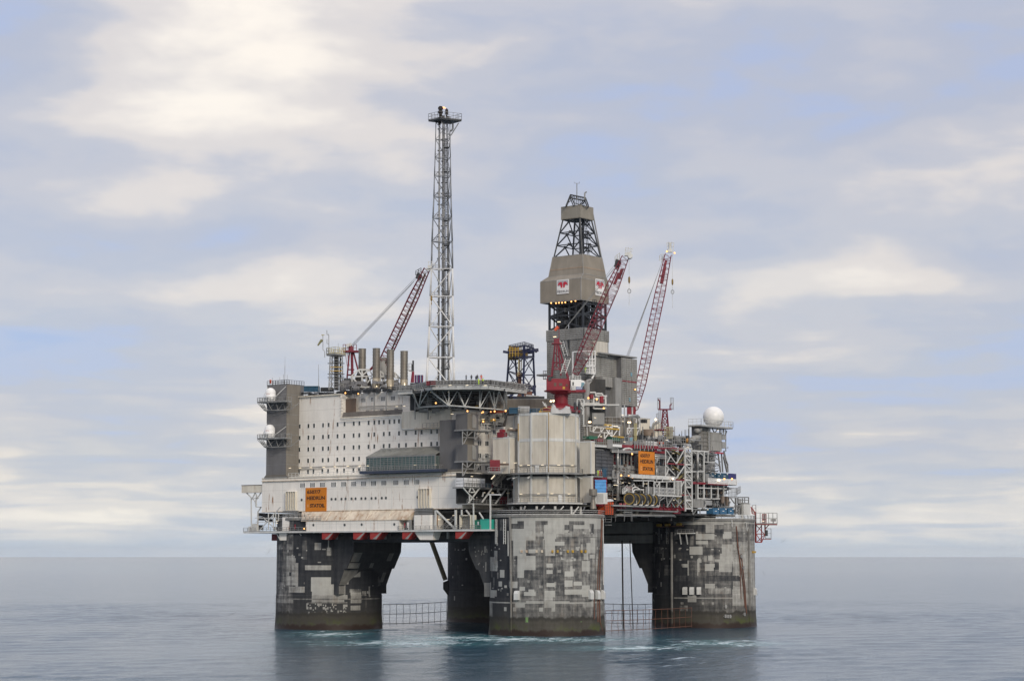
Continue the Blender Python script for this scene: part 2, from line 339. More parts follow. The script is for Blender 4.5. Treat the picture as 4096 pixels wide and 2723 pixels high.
# ---------------------------------------------------------------- sea
SEA_R, HAZE, WAVE_SLOPE = 40000, 1.4e-5, .05
def build_sea():
    mt, nt, bs = nodes('sea_water'); N = nt.nodes.new; L = nt.links.new
    g = N('ShaderNodeNewGeometry'); cdn = N('ShaderNodeCameraData')
    def nz(sc, vec, det=4, ro=.55, rot=0., dist=0.):
        mp = N('ShaderNodeMapping'); mp.inputs['Scale'].default_value = vec; mp.inputs['Rotation'].default_value = (0, 0, rot); L(g.outputs['Position'], mp.inputs[0])
        t = N('ShaderNodeTexNoise'); t.inputs['Scale'].default_value = sc; t.inputs['Detail'].default_value = det; t.inputs['Roughness'].default_value = ro; t.inputs['Distortion'].default_value = dist
        L(mp.outputs[0], t.inputs['Vector']); return t.outputs['Fac']
    def m(op, a, b=None, c=None, clamp=False):
        o = N('ShaderNodeMath'); o.operation = op; o.use_clamp = clamp
        for i, v in enumerate((a, b, c)):
            if v is None: continue
            if isinstance(v, (int, float)): o.inputs[i].default_value = v
            else: L(v, o.inputs[i])
        return o.outputs[0]
    def ramp(f, a, b, lo=0., hi=1.):
        r_ = N('ShaderNodeMapRange'); r_.inputs[1].default_value = a; r_.inputs[2].default_value = b; r_.inputs[3].default_value = lo; r_.inputs[4].default_value = hi; L(f, r_.inputs[0]); return r_.outputs[0]
    def mix(f, a, b):
        o = N('ShaderNodeMix'); o.data_type = 'RGBA'; L(f, o.inputs[0])
        for s, v in ((6, a), (7, b)):
            if isinstance(v, tuple): o.inputs[s].default_value = (*v, 1)
            else: L(v, o.inputs[s])
        return o.outputs[2]
    swell = nz(.030, (1, 1.7, 1), 3, .5, AZ+.3); chop = nz(.16, (1, 1.9, 1), 5, .62, AZ+.5, .4); rip = nz(.55, (1, 1.5, 1), 4, .65, AZ-.2)
    h = m('ADD', m('MULTIPLY', swell, 4.5), m('MULTIPLY', chop, 1.55)); h = m('MULTIPLY_ADD', rip, 1.1, h)
    b = N('ShaderNodeBump'); b.inputs['Strength'].default_value = 1.0; b.inputs['Distance'].default_value = .22; vd = N('ShaderNodeVectorMath'); vd.operation = 'LENGTH'; L(g.outputs['Position'], vd.inputs[0]); L(ramp(vd.outputs['Value'], 300, 2500, 1.0, .45), b.inputs['Strength']); L(h, b.inputs['Height']); L(b.outputs[0], bs.inputs['Normal'])
    # churned, aerated water round the legs and a few foam streaks down-current
    sp = N('ShaderNodeSeparateXYZ'); L(g.outputs['Position'], sp.inputs[0]); X, Y = sp.outputs[0], sp.outputs[1]
    def near(cx, cy, ex, ey, rot):
        c, s = math.cos(rot), math.sin(rot)
        dx = m('SUBTRACT', X, cx); dy = m('SUBTRACT', Y, cy)
        a = m('DIVIDE', m('ADD', m('MULTIPLY', dx, c), m('MULTIPLY', dy, s)), ex); e = m('DIVIDE', m('SUBTRACT', m('MULTIPLY', dy, c), m('MULTIPLY', dx, s)), ey)
        q = m('ADD', m('MULTIPLY', a, a), m('MULTIPLY', e, e)); return m('EXPONENT', m('MULTIPLY', q, -1.0))
    ra = math.atan2(RT.y, RT.x)
    def spot(sx, sy, ex, ey): p = W(sx, sy, Z=0); return near(p.x, p.y, ex, ey, ra)
    zone = spot(2150, 2556, 32, 20)
    for a_ in ((1620, 2570, 26, 22), (2900, 2570, 16, 20), (1330, 2535, 12, 26), (2560, 2590, 16, 14), (1850, 2550, 20, 26)): zone = m('MAXIMUM', zone, spot(*a_))
    turb = nz(.11, (1, 2.1, 1), 7, .68, ra, 1.2); turb2 = nz(.05, (1, 2.6, 1), 5, .6, ra, .8)
    aer = m('MULTIPLY', zone, ramp(turb2, .34, .58)); 
    foam = m('MULTIPLY', ramp(m('MULTIPLY_ADD', zone, .16, turb), .60, .76), m('MULTIPLY', zone, 1.1, clamp=True), clamp=True)
    far = spot(2750, 2640, 42, 24); foam2 = m('MULTIPLY', ramp(nz(.06, (1, 5.5, 1), 6, .62, ra, .8), .60, .72), far, clamp=True)
    foam = m('MAXIMUM', foam, m('MULTIPLY', foam2, .8))
    caps = m('MULTIPLY', ramp(nz(.24, (1, 3.4, 1), 6, .62, ra), .70, .76), .30)
    foam = m('MAXIMUM', foam, caps)
    base_ = mix(aer, (.024, .064, .098), (.06, .20, .215))
    L(mix(foam, base_, (.62, .70, .72)), bs.inputs['Base Color'])
    L(m('MULTIPLY_ADD', foam, .5, .12), bs.inputs['Roughness'])
    bs.inputs['IOR'].default_value = 1.33; bs.inputs['Specular IOR Level'].default_value = .5
    # real waves round the platform, dying out into the flat far water
    HB, cell, rs = 520.0, 1.4, np.random.RandomState(4); k = int(2*HB/cell)+1; ax = np.linspace(-HB, HB, k); gx, gy = np.meshgrid(ax, ax); z = np.zeros_like(gx)
    for _ in range(80):
        wl = math.exp(rs.uniform(math.log(3.2), math.log(19))); th = AZ + math.pi + .5 + rs.normal(0, .55); kk = 2*math.pi/wl; a = WAVE_SLOPE/math.sqrt(40)/kk
        ph = kk*(gx*math.cos(th)+gy*math.sin(th))+rs.uniform(0, 6.28); z += a*(np.sin(ph)+.25*np.cos(2*ph))
    group_ = .75+.5*np.sin(gx*.021+gy*.013+1)*np.sin(gx*-.011+gy*.027)
    edge = np.clip((HB-np.maximum(np.abs(gx), np.abs(gy)))/290, 0, 1); z *= group_*edge*edge*(3-2*edge)
    vs = np.stack([gx, gy, z], -1).reshape(-1, 3); ii, jj = np.meshgrid(np.arange(k-1), np.arange(k-1)); q0 = (jj*k+ii).ravel(); fs = np.stack([q0, q0+1, q0+k+1, q0+k], 1).tolist(); vs = vs.tolist()
    ring0 = [i for i in range(k)]+[j*k+k-1 for j in range(1, k)]+[(k-1)*k+i for i in range(k-2, -1, -1)]+[j*k for j in range(k-2, 0, -1)]; prev = ring0; n = len(ring0)
    for r_ in (800, 1500, 4000, 10000, 20000, SEA_R):
        o_ = len(vs); vs += [(vs[i][0]*r_/math.hypot(vs[i][0], vs[i][1]), vs[i][1]*r_/math.hypot(vs[i][0], vs[i][1]), 0) for i in ring0]; cur = list(range(o_, o_+n))
        fs += [(prev[(i+1) % n], prev[i], cur[i], cur[(i+1) % n]) for i in range(n)]; prev = cur
    mb = MB(); mb.v = vs; mb.f = fs; mb.m = [0]*len(fs)
    o = solo('sea', mb, [mt], None, None, (0, 0, 0), kind='structure', smooth=True); o.data.materials.clear(); o.data.materials.append(mt)
build_sea()
# sea air: thin even haze over the whole water
hm = bpy.data.materials.new('sea_haze'); hm.use_nodes = True; hn = hm.node_tree; hn.nodes.clear(); hv = hn.nodes.new('ShaderNodeVolumePrincipled'); ho = hn.nodes.new('ShaderNodeOutputMaterial')
hv.inputs['Color'].default_value = (.92, .94, .97, 1); hv.inputs['Density'].default_value = HAZE; hv.inputs['Anisotropy'].default_value = .2; hn.links.new(hv.outputs[0], ho.inputs['Volume'])
solo('haze', MB().box(-SEA_R-500, SEA_R+500, -SEA_R-500, SEA_R+500, -8, 175), [hm], None, None, (0, 0, 0), kind='stuff')

# ---------------------------------------------------------------- concrete legs
def concrete(name, attr=True, tone=None):
    mt, nt, bs = nodes(name); N = nt.nodes.new; L = nt.links.new
    g = N('ShaderNodeNewGeometry'); sp = N('ShaderNodeSeparateXYZ'); L(g.outputs['Position'], sp.inputs[0]); Z = sp.outputs[2]
    def nz(sc, vec, det=6, ro=.65):
        mp = N('ShaderNodeMapping'); mp.inputs['Scale'].default_value = vec; L(g.outputs['Position'], mp.inputs[0])
        t = N('ShaderNodeTexNoise'); t.inputs['Scale'].default_value = sc; t.inputs['Detail'].default_value = det; t.inputs['Roughness'].default_value = ro; L(mp.outputs[0], t.inputs['Vector']); return t.outputs['Fac']
    def m(op, a, b=None, c=None, clamp=False):
        o = N('ShaderNodeMath'); o.operation = op; o.use_clamp = clamp
        for i, v in enumerate((a, b, c)):
            if v is None: continue
            if isinstance(v, (int, float)): o.inputs[i].default_value = v
            else: L(v, o.inputs[i])
        return o.outputs[0]
    def ramp(f, a, b, lo=0., hi=1.):
        r_ = N('ShaderNodeMapRange'); r_.inputs[1].default_value = a; r_.inputs[2].default_value = b; r_.inputs[3].default_value = lo; r_.inputs[4].default_value = hi; L(f, r_.inputs[0]); return r_.outputs[0]
    def mix(f, a, b):
        o = N('ShaderNodeMix'); o.data_type = 'RGBA'; L(f, o.inputs[0])
        for s, v in ((6, a), (7, b)):
            if isinstance(v, tuple): o.inputs[s].default_value = (*v, 1)
            else: L(v, o.inputs[s])
        return o.outputs[2]
    blotch = nz(.55, (1, 1, .8)); runs = nz(.9, (1, 1, .09)); bands = nz(.5, (.12, .12, 1.6))
    wear = m('ADD', m('MULTIPLY', blotch, .45), m('ADD', m('MULTIPLY', runs, .5), m('MULTIPLY', bands, .35)))       # about .65
    if attr:
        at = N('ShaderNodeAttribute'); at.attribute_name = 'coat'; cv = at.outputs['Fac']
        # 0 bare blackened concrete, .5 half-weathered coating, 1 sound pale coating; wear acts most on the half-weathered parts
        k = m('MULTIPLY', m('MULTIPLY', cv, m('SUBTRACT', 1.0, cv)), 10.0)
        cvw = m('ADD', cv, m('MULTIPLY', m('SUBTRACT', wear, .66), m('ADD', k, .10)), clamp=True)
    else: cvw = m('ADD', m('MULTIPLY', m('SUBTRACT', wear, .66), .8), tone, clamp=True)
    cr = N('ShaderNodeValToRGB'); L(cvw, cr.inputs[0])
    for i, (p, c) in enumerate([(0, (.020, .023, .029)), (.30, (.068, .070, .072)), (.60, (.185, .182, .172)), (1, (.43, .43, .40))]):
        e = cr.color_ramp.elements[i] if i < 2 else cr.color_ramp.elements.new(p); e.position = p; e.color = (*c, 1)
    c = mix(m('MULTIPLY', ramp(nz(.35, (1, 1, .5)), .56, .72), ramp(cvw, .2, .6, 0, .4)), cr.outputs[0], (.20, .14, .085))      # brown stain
    zj = m('ADD', Z, m('MULTIPLY', m('SUBTRACT', nz(.5, (1, 1, .25)), .5), 3.0))
    c = mix(m('MULTIPLY', ramp(zj, 5.2, 4.5), .85), c, (.040, .036, .025)); c = mix(m('MULTIPLY', m('MULTIPLY', ramp(zj, 5.1, 4.7), ramp(zj, 3.7, 4.3)), .75), c, (.014, .014, .014)); c = mix(ramp(Z, 12, 5, 0, .35), c, (.07, .066, .056))
    c = mix(m('MULTIPLY', m('MULTIPLY', ramp(zj, 3.6, 2.0), ramp(zj, 1.0, 1.7)), ramp(nz(.22, (1, 1, .9), 4), .46, .66, 0, .7)), c, (.070, .092, .012))      # weed
    c = mix(ramp(zj, 1.7, 1.1), c, (.028, .017, .013))
    L(c, bs.inputs['Base Color']); bs.inputs['Specular IOR Level'].default_value = .25
    L(ramp(zj, 0, 3, .35, .78), bs.inputs['Roughness'])
    bp = N('ShaderNodeBump'); bp.inputs['Strength'].default_value = .5; bp.inputs['Distance'].default_value = .08; L(wear, bp.inputs['Height']); L(bp.outputs[0], bs.inputs['Normal'])
    return mt
MCOL = concrete('coated_concrete'); MBEAM = concrete('bare_concrete', False, .18); M['bare2'] = concrete('brown_concrete', False, .78)
M['bare'] = MBEAM; M['patched'] = concrete('pale_concrete', False, .62)
ZT = 32.0
def rects(z, lst): return [(*z(a, b), *z(c, d), v) for a, b, c, d, v in lst]
FRONT_P = rects(Dz, [(1222, 0, 2260, 182, .93), (1240, 175, 1500, 300, .93), (1500, 175, 2260, 262, .72), (1300, 95, 1370, 178, .25), (1240, 118, 1300, 176, .3), (1500, 90, 1600, 225, .55), (1520, 90, 1645, 132, .4), (1825, 140, 1925, 212, .42), (1880, 95, 2050, 140, .5), (1985, 180, 2040, 262, .5), (2105, 125, 2155, 235, .45),
    (1255, 180, 1395, 480, .95), (1300, 475, 1500, 635, .93), (1600, 140, 1730, 292, .92), (1700, 180, 1825, 230, .92), (1590, 290, 1720, 400, .92), (1715, 322, 1825, 358, .95), (1610, 400, 1720, 480, .93), (1300, 525, 1370, 715, .95), (1425, 405, 1500, 445, .95), (1620, 563, 1700, 605, .97), (1620, 632, 1697, 677, .95), (1825, 648, 1930, 703, .97), (2020, 535, 2105, 642, .92), (2035, 450, 2085, 520, .9), (2065, 335, 2170, 450, .9), (2105, 465, 2165, 505, .95), (2115, 280, 2170, 340, .9),
    (1830, 745, 1915, 825, .95), (1930, 760, 2020, 803, .97), (1628, 782, 1718, 827, .95), (1605, 870, 1720, 935, .93), (1605, 935, 1690, 1045, .85), (1833, 845, 2120, 905, .93), (2020, 805, 2110, 935, .93), (1280, 985, 1392, 1045, .95), (1220, 755, 1300, 835, .97), (1325, 825, 1392, 862, .95), (1375, 880, 1500, 914, .95), (1430, 845, 1498, 890, .95), (1545, 1052, 1590, 1088, .97), (1150, 1050, 1180, 1083, .97), (1250, 1053, 1287, 1085, .97), (1680, 1055, 1720, 1088, .85), (1690, 1000, 1725, 1045, .85), (2035, 1000, 2145, 1045, .8), (1745, 640, 1785, 668, .75), (1660, 580, 1665, 600, .9), (1770, 437, 1805, 462, .9), (1950, 372, 1990, 410, .85), (1550, 805, 1585, 830, .8),
    (1002, 485, 1083, 640, .8), (1045, 420, 1083, 490, .8), (1112, 635, 1158, 713, .9), (1092, 755, 1135, 820, .88), (985, 858, 1075, 935, .9), (985, 775, 1012, 860, .9), (1112, 70, 1155, 200, .45), (1158, 800, 1190, 830, .95), (1170, 60, 1205, 145, .4), (990, 985, 2250, 1002, .9), (990, 1000, 1028, 1150, .75)])
LEFT_P = rects(B, [(640, 1025, 820, 1180, .95), (820, 1085, 930, 1180, .85), (955, 770, 1075, 1025, .80), (900, 900, 975, 1090, .80), (870, 1000, 940, 1180, .82), (640, 1180, 930, 1250, .82), (415, 925, 500, 1100, .75), (440, 955, 462, 1015, .1), (415, 835, 495, 985, .72), (495, 895, 523, 1145, .85), (440, 1105, 578, 1160, .80), (345, 1065, 400, 1210, .60), (583, 918, 815, 965, .85), (670, 712, 725, 778, .8), (780, 760, 817, 835, .75), (1235, 780, 1268, 908, .55), (1235, 1022, 1268, 1100, .5), (1160, 858, 1200, 920, .6), (995, 1160, 1085, 1255, .8), (985, 1125, 1085, 1160, .55), (1090, 1150, 1130, 1190, .6), (995, 1282, 1075, 1317, .85), (345, 725, 375, 780, .6), (420, 730, 460, 780, .65), (330, 1213, 1290, 1222, .6), (330, 1222, 480, 1255, .75), (695, 1250, 730, 1275, .9), (600, 1245, 960, 1262, .55), (560, 700, 600, 860, .3), (880, 1180, 960, 1215, .85), (1140, 760, 1190, 850, .35), (345, 1150, 420, 1210, .65)])
RIGHT_P = rects(Fz, [(900, 175, 1760, 250, .90), (1230, 245, 1330, 335, .88), (1420, 245, 1640, 330, .7), (1145, 250, 1225, 330, .25), (1330, 305, 1420, 395, .35), (1135, 345, 1325, 408, .93), (1135, 420, 1265, 460, .92), (1420, 330, 1510, 400, .95), (1070, 480, 1205, 568, .95), (1210, 500, 1412, 570, .25), (1410, 455, 1560, 640, .88), (1380, 560, 1510, 752, .88), (1260, 575, 1305, 633, .92), (1325, 615, 1400, 640, .9), (1232, 670, 1325, 732, .95), (1325, 655, 1375, 730, .2), (1160, 640, 1232, 760, .35), (990, 668, 1055, 700, .9), (1060, 630, 1150, 800, .35), (1045, 615, 1062, 810, .92), (1150, 615, 1165, 810, .92), (1165, 620, 1190, 650, .85), (1235, 875, 1330, 920, .93), (1270, 915, 1500, 975, .72), (1045, 985, 1140, 1062, .9), (900, 1010, 1520, 1026, .85), (1520, 430, 1760, 1100, .80), (1515, 930, 1600, 1070, .85), (900, 540, 1060, 625, .15), (900, 790, 1600, 850, .3), (903, 355, 950, 412, .55), (700, 485, 790, 550, .35), (655, 555, 705, 635, .35), (725, 655, 770, 750, .3), (800, 680, 865, 780, .4), (903, 565, 918, 605, .7), (975, 1068, 1010, 1090, .8), (1195, 1068, 1220, 1090, .8), (1298, 1062, 1320, 1088, .85), (905, 300, 950, 345, .5), (785, 410, 815, 445, .4), (960, 1095, 1045, 1160, .6)])
r5 = random.Random(2)
for k in range(46):
    x, y = r5.uniform(585, 960), r5.uniform(1255, 1340)
    LEFT_P += rects(B, [(x, y, x+9+8*r5.random(), y+10+9*r5.random(), .95)])
def leg(cx, cy, label, patches, base_tone, seed, dark_edge):
    t = thing('concrete_leg', label, 'platform leg', (cx, cy, 0), 'concrete legs of the platform')
    n, dz = 300, .34; zs = np.arange(-4, ZT+.01, dz); nzs = len(zs)
    flare = np.where(zs < 4, (4-zs)*.07, 0); rad = 15.5 + np.clip(flare, 0, .4) + np.where(zs < 9.9, .12, 0)
    ang = np.arange(n)*2*math.pi/n
    P = np.stack([np.outer(rad, np.cos(ang)), np.outer(rad, np.sin(ang)), np.repeat(zs[:, None], n, 1)], -1).reshape(-1, 3)
    i, j = np.meshgrid(np.arange(n), np.arange(nzs-1)); i, j = i.ravel(), j.ravel(); i2 = (i+1) % n
    F = np.stack([j*n+i, j*n+i2, (j+1)*n+i2, (j+1)*n+i], 1)
    me = bpy.data.meshes.new('shaft'); me.from_pydata(P.tolist(), [], F.tolist() + [list(range((nzs-1)*n, nzs*n))])
    c = P[F].mean(1); nx, ny = c[:, 0]/15.5, c[:, 1]/15.5
    v = np.array([*(c + np.array([cx, cy, 0])).T]).T - np.array(EYE)
    sx = 2048 + FOC*(v@np.array(RT))/(v@np.array(FW)); sy = 1361.5 - FOC*(v@np.array(UP))/(v@np.array(FW))
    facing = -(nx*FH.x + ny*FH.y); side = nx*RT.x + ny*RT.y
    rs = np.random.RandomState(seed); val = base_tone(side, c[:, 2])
    # repair squares cast about at random, also round the far side
    for _ in range(150):
        a0 = rs.uniform(0, 2*math.pi); z0 = rs.uniform(7, 31); w = rs.choice([.035, .05, .12, .2]); h = rs.choice([.5, .7, 1.6, 3])
        da = np.abs((np.arctan2(ny, nx)-a0+math.pi) % (2*math.pi)-math.pi)
        sel = (da < w/2) & (np.abs(c[:, 2]-z0) < h/2)
        big = w > .1
        if big: sel &= facing < .05
        val[sel] = rs.uniform(.35, .9) if not big else rs.choice([.1, .45, .8])
    fr = facing > 0
    for x0, y0, x1, y1, q in patches:
        sel = fr & (sx > x0) & (sx < x1) & (sy > y0) & (sy < y1)
        val[sel] = q
    # rows of small square anchor plates
    for zr in (12.2, 20.3, 23.0, 27.5):
        for _ in range(26):
            a0 = rs.uniform(0, 2*math.pi); da = np.abs((np.arctan2(ny, nx)-a0+math.pi) % (2*math.pi)-math.pi)
            val[(da < .018) & (np.abs(c[:, 2]-zr-rs.uniform(-.5, .5)) < .2)] = .9
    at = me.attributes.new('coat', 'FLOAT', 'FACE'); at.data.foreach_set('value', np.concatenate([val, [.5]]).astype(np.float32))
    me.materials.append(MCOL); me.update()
    sh = bpy.data.objects.new('shaft', me); col.objects.link(sh); sh.parent = t
    mb = MB(); mb.lathe((cx, cy, 0), [(15.5, 31.35), (15.8, 31.4), (15.8, 32.1), (15.2, 32.12), (0, 32.13)], 72); part('cap_ring', mb, 'patched', t)
    mb = MB(); pts = [V((cx+math.cos(a)*15.7, cy+math.sin(a)*15.7, 32.1)) for a in np.linspace(0, 2*math.pi, 49)]
    mb.rail(pts, 1.15, 2, .05); part('railing', mb, 'offwhite', t)
    return t
def on_leg(cx, cy, z_, x, y, r_=15.5):      # a spot on the near side of a leg
    sx, sy = z_(x, y); d = FW + RT*((sx-2048)/FOC) + UP*((1361.5-sy)/FOC); o = EYE - V((cx, cy, 0))
    a, b, c = d.x**2+d.y**2, 2*(o.x*d.x+o.y*d.y), o.x**2+o.y**2-r_*r_
    q = max(0, b*b-4*a*c); tt = (-b-math.sqrt(q))/(2*a); p = EYE + d*tt; nrm = V((p.x-cx, p.y-cy, 0)).normalized(); return p, nrm
smooth_step = lambda x, a, b: np.clip((x-a)/(b-a), 0, 1)
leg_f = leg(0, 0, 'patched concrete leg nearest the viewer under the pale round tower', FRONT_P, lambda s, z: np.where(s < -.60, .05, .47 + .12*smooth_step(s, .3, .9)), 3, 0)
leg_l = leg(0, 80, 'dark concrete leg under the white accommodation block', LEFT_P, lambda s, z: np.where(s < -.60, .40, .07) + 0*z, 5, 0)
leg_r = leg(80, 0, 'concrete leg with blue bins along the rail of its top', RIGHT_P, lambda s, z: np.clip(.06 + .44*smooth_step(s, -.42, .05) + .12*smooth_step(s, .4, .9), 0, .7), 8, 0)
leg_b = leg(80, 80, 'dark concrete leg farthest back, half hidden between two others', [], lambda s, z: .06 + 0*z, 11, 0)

# fittings on the legs
def leg_box(t, cx, cy, z_, x, y, w, h, d, mat='offwhite', name='fairlead_cover', slant=.35):
    p, nrm = on_leg(cx, cy, z_, x, y); s = V((-nrm.y, nrm.x, 0)); u = V((0, 0, 1)); mb = MB()
    q = p - nrm*.4
    mb.prism([q-s*w/2-u*h/2, q-s*w/2+u*h/2, q-s*w/2+u*(h/2-slant*h*.2)+nrm*(d*.6+.4), q-s*w/2+u*(h/2-slant*h)+nrm*(d+.4), q-s*w/2-u*h/2+nrm*(d+.4)], s*w)
    part(name, mb, mat, t, at=p)
for x, y in ((1305, 912), (2108, 905), (2183, 905), (2240, 905)): leg_box(leg_f, 0, 0, Dz, x, y, 1.35, 2.5, .9)
for x, y in ((1022, 943), (1093, 943), (1166, 943), (1742, 950)): leg_box(leg_r, 80, 0, Fz, x, y, 1.3, 2.3, .8)
def leg_pipe(t, cx, cy, z_, pts, r_=.16, mat='patched', off=.22, name='riser_pipe'):
    ps = []
    for x, y in pts: p, nn = on_leg(cx, cy, z_, x, y); ps.append(p+nn*off)
    part(name, MB().path(ps, r_, 7), mat, t, at=ps[0])
leg_pipe(leg_f, 0, 0, Dz, [(1225, 40), (1232, 400), (1240, 1000), (1240, 1330)], .32, 'patched', .2)
leg_pipe(leg_f, 0, 0, Dz, [(1600, 300), (1598, 1340)], .13, 'patched', .05)
leg_pipe(leg_f, 0, 0, Dz, [(2232, 40), (2222, 345), (2205, 470), (2190, 650), (2185, 800), (2190, 1210)], .13, 'rustpipe', .2)
leg_pipe(leg_f, 0, 0, Dz, [(2236, 80), (2222, 460), (2205, 740), (2202, 960), (2210, 1210), (2240, 1310)], .14, 'rustpipe', .3)
leg_pipe(leg_f, 0, 0, Dz, [(2246, 60), (2250, 800)], .13, 'offwhite', .2)
leg_pipe(leg_f, 0, 0, Dz, [(2148, 940), (2150, 1180)], .14, 'rustpipe', .2)
for x0, x1 in ((1068, 1085), (1160, 1178)):
    p, nn = on_leg(0, 0, Dz, (x0+x1)/2, 70); q, _ = on_leg(0, 0, Dz, (x0+x1)/2, 345); s = V((-nn.y, nn.x, 0)); part('ladder', MB().ladder(q+nn*.25, p+nn*.25, s, .75, .08, .7), 'offwhite', leg_f, at=q)
p, nn = on_leg(0, 0, Dz, 1205, 200); q, _ = on_leg(0, 0, Dz, 1207, 478); part('riser_pipe', MB().tube(q+nn*.2, p+nn*.2, .14), 'offwhite', leg_f, at=q)
for x in (1350, 1407, 1517, 1577, 1692, 1748, 1860, 1914, 2010, 2056):
    p, nn = on_leg(0, 0, Dz, x, 428); s = V((-nn.y, nn.x, 0)); part('padeye', MB().obox(p+nn*.12, s*.26, nn*.2, V((0, 0, .34))).obox(p+nn*.33, s*.13, nn*.1, V((0, 0, .12))), 'yellow' if x > 1650 else 'rusty', leg_f, at=p)
for x, y in ((1470, 1158), (1960, 1155)): p, nn = on_leg(0, 0, Dz, x, y); s = V((-nn.y, nn.x, 0)); part('draught_plate', MB().obox(p+nn*.05, s*.42, nn*.05, V((0, 0, .16))), 'yellow', leg_f, at=p)
for x, y0, y1, w in ((1410, 1160, 1330, .36), (2008, 1205, 1290, .25)):
    p, nn = on_leg(0, 0, Dz, x, (y0+y1)/2); s = V((-nn.y, nn.x, 0)); part('draught_board', MB().obox(p+nn*.08, s*w, nn*.06, V((0, 0, (y1-y0)/2/2.775*.067))), paint('weedy_board', (.16, .28, .10), .7, var=.3), leg_f, at=p)
leg_pipe(leg_r, 80, 0, Fz, [(885, 330), (888, 1320)], .36, 'patched', .25)
leg_pipe(leg_r, 80, 0, Fz, [(1550, 270), (1565, 480), (1600, 720), (1625, 900), (1640, 1120)], .17, 'rustpipe', .3)
leg_pipe(leg_r, 80, 0, Fz, [(1560, 400), (1590, 700), (1600, 1030)], .10, 'rustpipe', .25)
leg_pipe(leg_r, 80, 0, Fz, [(1600, 560), (1640, 900), (1655, 1180)], .15, 'rustpipe', .25)
leg_pipe(leg_r, 80, 0, Fz, [(1680, 300), (1690, 1300)], .38, 'patched', .2)
leg_pipe(leg_r, 80, 0, Fz, [(1505, 205), (1507, 278)], .14, 'offwhite', .2)
leg_pipe(leg_r, 80, 0, Fz, [(905, 222), (1650, 232), (1665, 320)], .12, 'offwhite', .2)
for x, y in ((1440, 1110), (1437, 1210), (1462, 1212), (1485, 1212), (1632, 1190), (1600, 585), (1622, 700), (1575, 465)):
    p, nn = on_leg(80, 0, Fz, x, y); s = V((-nn.y, nn.x, 0)); part('bracket', MB().obox(p+nn*.25, s*.3, nn*.3, V((0, 0, .5))).obox(p+nn*.2, s*.55, nn*.12, V((0, 0, .12))), 'galv', leg_r, at=p)
for x in (1722, 1735, 1750): p, nn = on_leg(80, 0, Fz, x, 540); s = V((-nn.y, nn.x, 0)); part('padeye', MB().obox(p+nn*.12, s*.2, nn*.22, V((0, 0, .3))), 'yellow', leg_r, at=p)
for x0, x1 in ((745, 765), (830, 848)):
    p, nn = on_leg(80, 0, Fz, (x0+x1)/2, 290); q, _ = on_leg(80, 0, Fz, (x0+x1)/2, 455); s = V((-nn.y, nn.x, 0)); part('ladder', MB().ladder(q+nn*.25, p+nn*.25, s, .7, .06, .7), 'galv', leg_r, at=q)
# access ledge hung on the right leg, and the spreader bar with yellow floats
p, nn = on_leg(80, 0, Fz, 1040, 345); s = V((-nn.y, nn.x, 0)); mb = MB().obox(p+nn*.8, s*2.6, nn*.9, V((0, 0, .16))); 
for k in (-1.8, .2): mb.bar(p+nn*1.5+s*k, p+s*k-V((0, 0, 3.2))+nn*.1, .28)
tl = thing('access_ledge', 'small white steel ledge on struts on the leg with blue bins', 'platform', p); part('ledge', mb, 'offwhite', tl); mb = MB().rail([p+nn*1.6-s*2.5, p+nn*1.6+s*2.5], 1.1, 1.2, .05); part('railing', mb, 'galv', tl)
p, nn = on_leg(80, 0, Fz, 888, 275); q, n2 = on_leg(80, 0, Fz, 760, 280); pr, n3 = on_leg(80, 0, Fz, 1020, 268); tb = thing('float_bar', 'rusty bar carrying yellow floats across the dark side of a leg', 'float bar', p)
pts = [q+n2*1.0, p+nn*.9, pr+n3*1.0]; part('bar', MB().path(pts, .17), 'rustpipe', tb)
for t_ in (.1, .42, .85):
    c = pts[0].lerp(pts[2], t_)+nn*.4+V((0, 0, .55)); d = (pts[2]-pts[0]).normalized(); part('float', MB().tube(c-d*1.0, c-d*.8, .2, 10, .42).tube(c-d*.8, c+d*.8, .42, 10).tube(c+d*.8, c+d*1.0, .42, 10, .2), 'yellow', tb, at=c, smooth=False)

# ---------------------------------------------------------------- haunched beams between the legs
HAUNCH = [(-3.5, 10.1), (0, 10.1), (1.9, 10.1), (1.9, 12.6), (4.1, 17.4), (4.9, 17.4), (5.9, 19.3), (7.5, 22.3), (7.7, 25.0)]
def beam(axis, cx, cy, label):
    """from leg (cx,cy) 80 m along x or y"""
    t = thing('concrete_beam', label, 'concrete beam', (cx, cy, 25), 'concrete beams between the legs'); hw = 10.5; r0 = 11.4
    def at(s, w, z): return V((cx+s, cy+w, z)) if axis == 'x' else V((cx+w, cy+s, z))
    ext = V((0, 2*hw, 0)) if axis == 'x' else V((2*hw, 0, 0))
    part('girder', MB().prism([at(r0-2, -hw, 25), at(80-r0+2, -hw, 25), at(80-r0+2, -hw, 32.4), at(r0-2, -hw, 32.4)], ext), 'bare' if cx == 0 else 'bare2', t)
    for k in (0, 1):
        pl = [(r0+a, z) for a, z in HAUNCH]; pl = pl + [(r0-3.5, 25.0)]
        if k: pl = [(80-a, z) for a, z in pl]
        part('haunch', MB().prism([at(a, -hw+.004, z-.004) for a, z in pl], ext*(1-.0008)), 'bare', t)
    mb = MB()
    for w in (-hw-.12, hw+.12): mb.prism([at(r0, w-.12, 27.4), at(80-r0, w-.12, 27.4), at(80-r0, w-.12, 27.9), at(r0, w-.12, 27.9)], ext.normalized()*.24)
    part('ledge', mb, 'bare', t)
    return t
bm_front = beam('y', 0, 0, 'broad haunched concrete beam below the lifeboats')
beam('y', 80, 0, 'broad haunched concrete beam at the far side, behind the leg with blue bins')

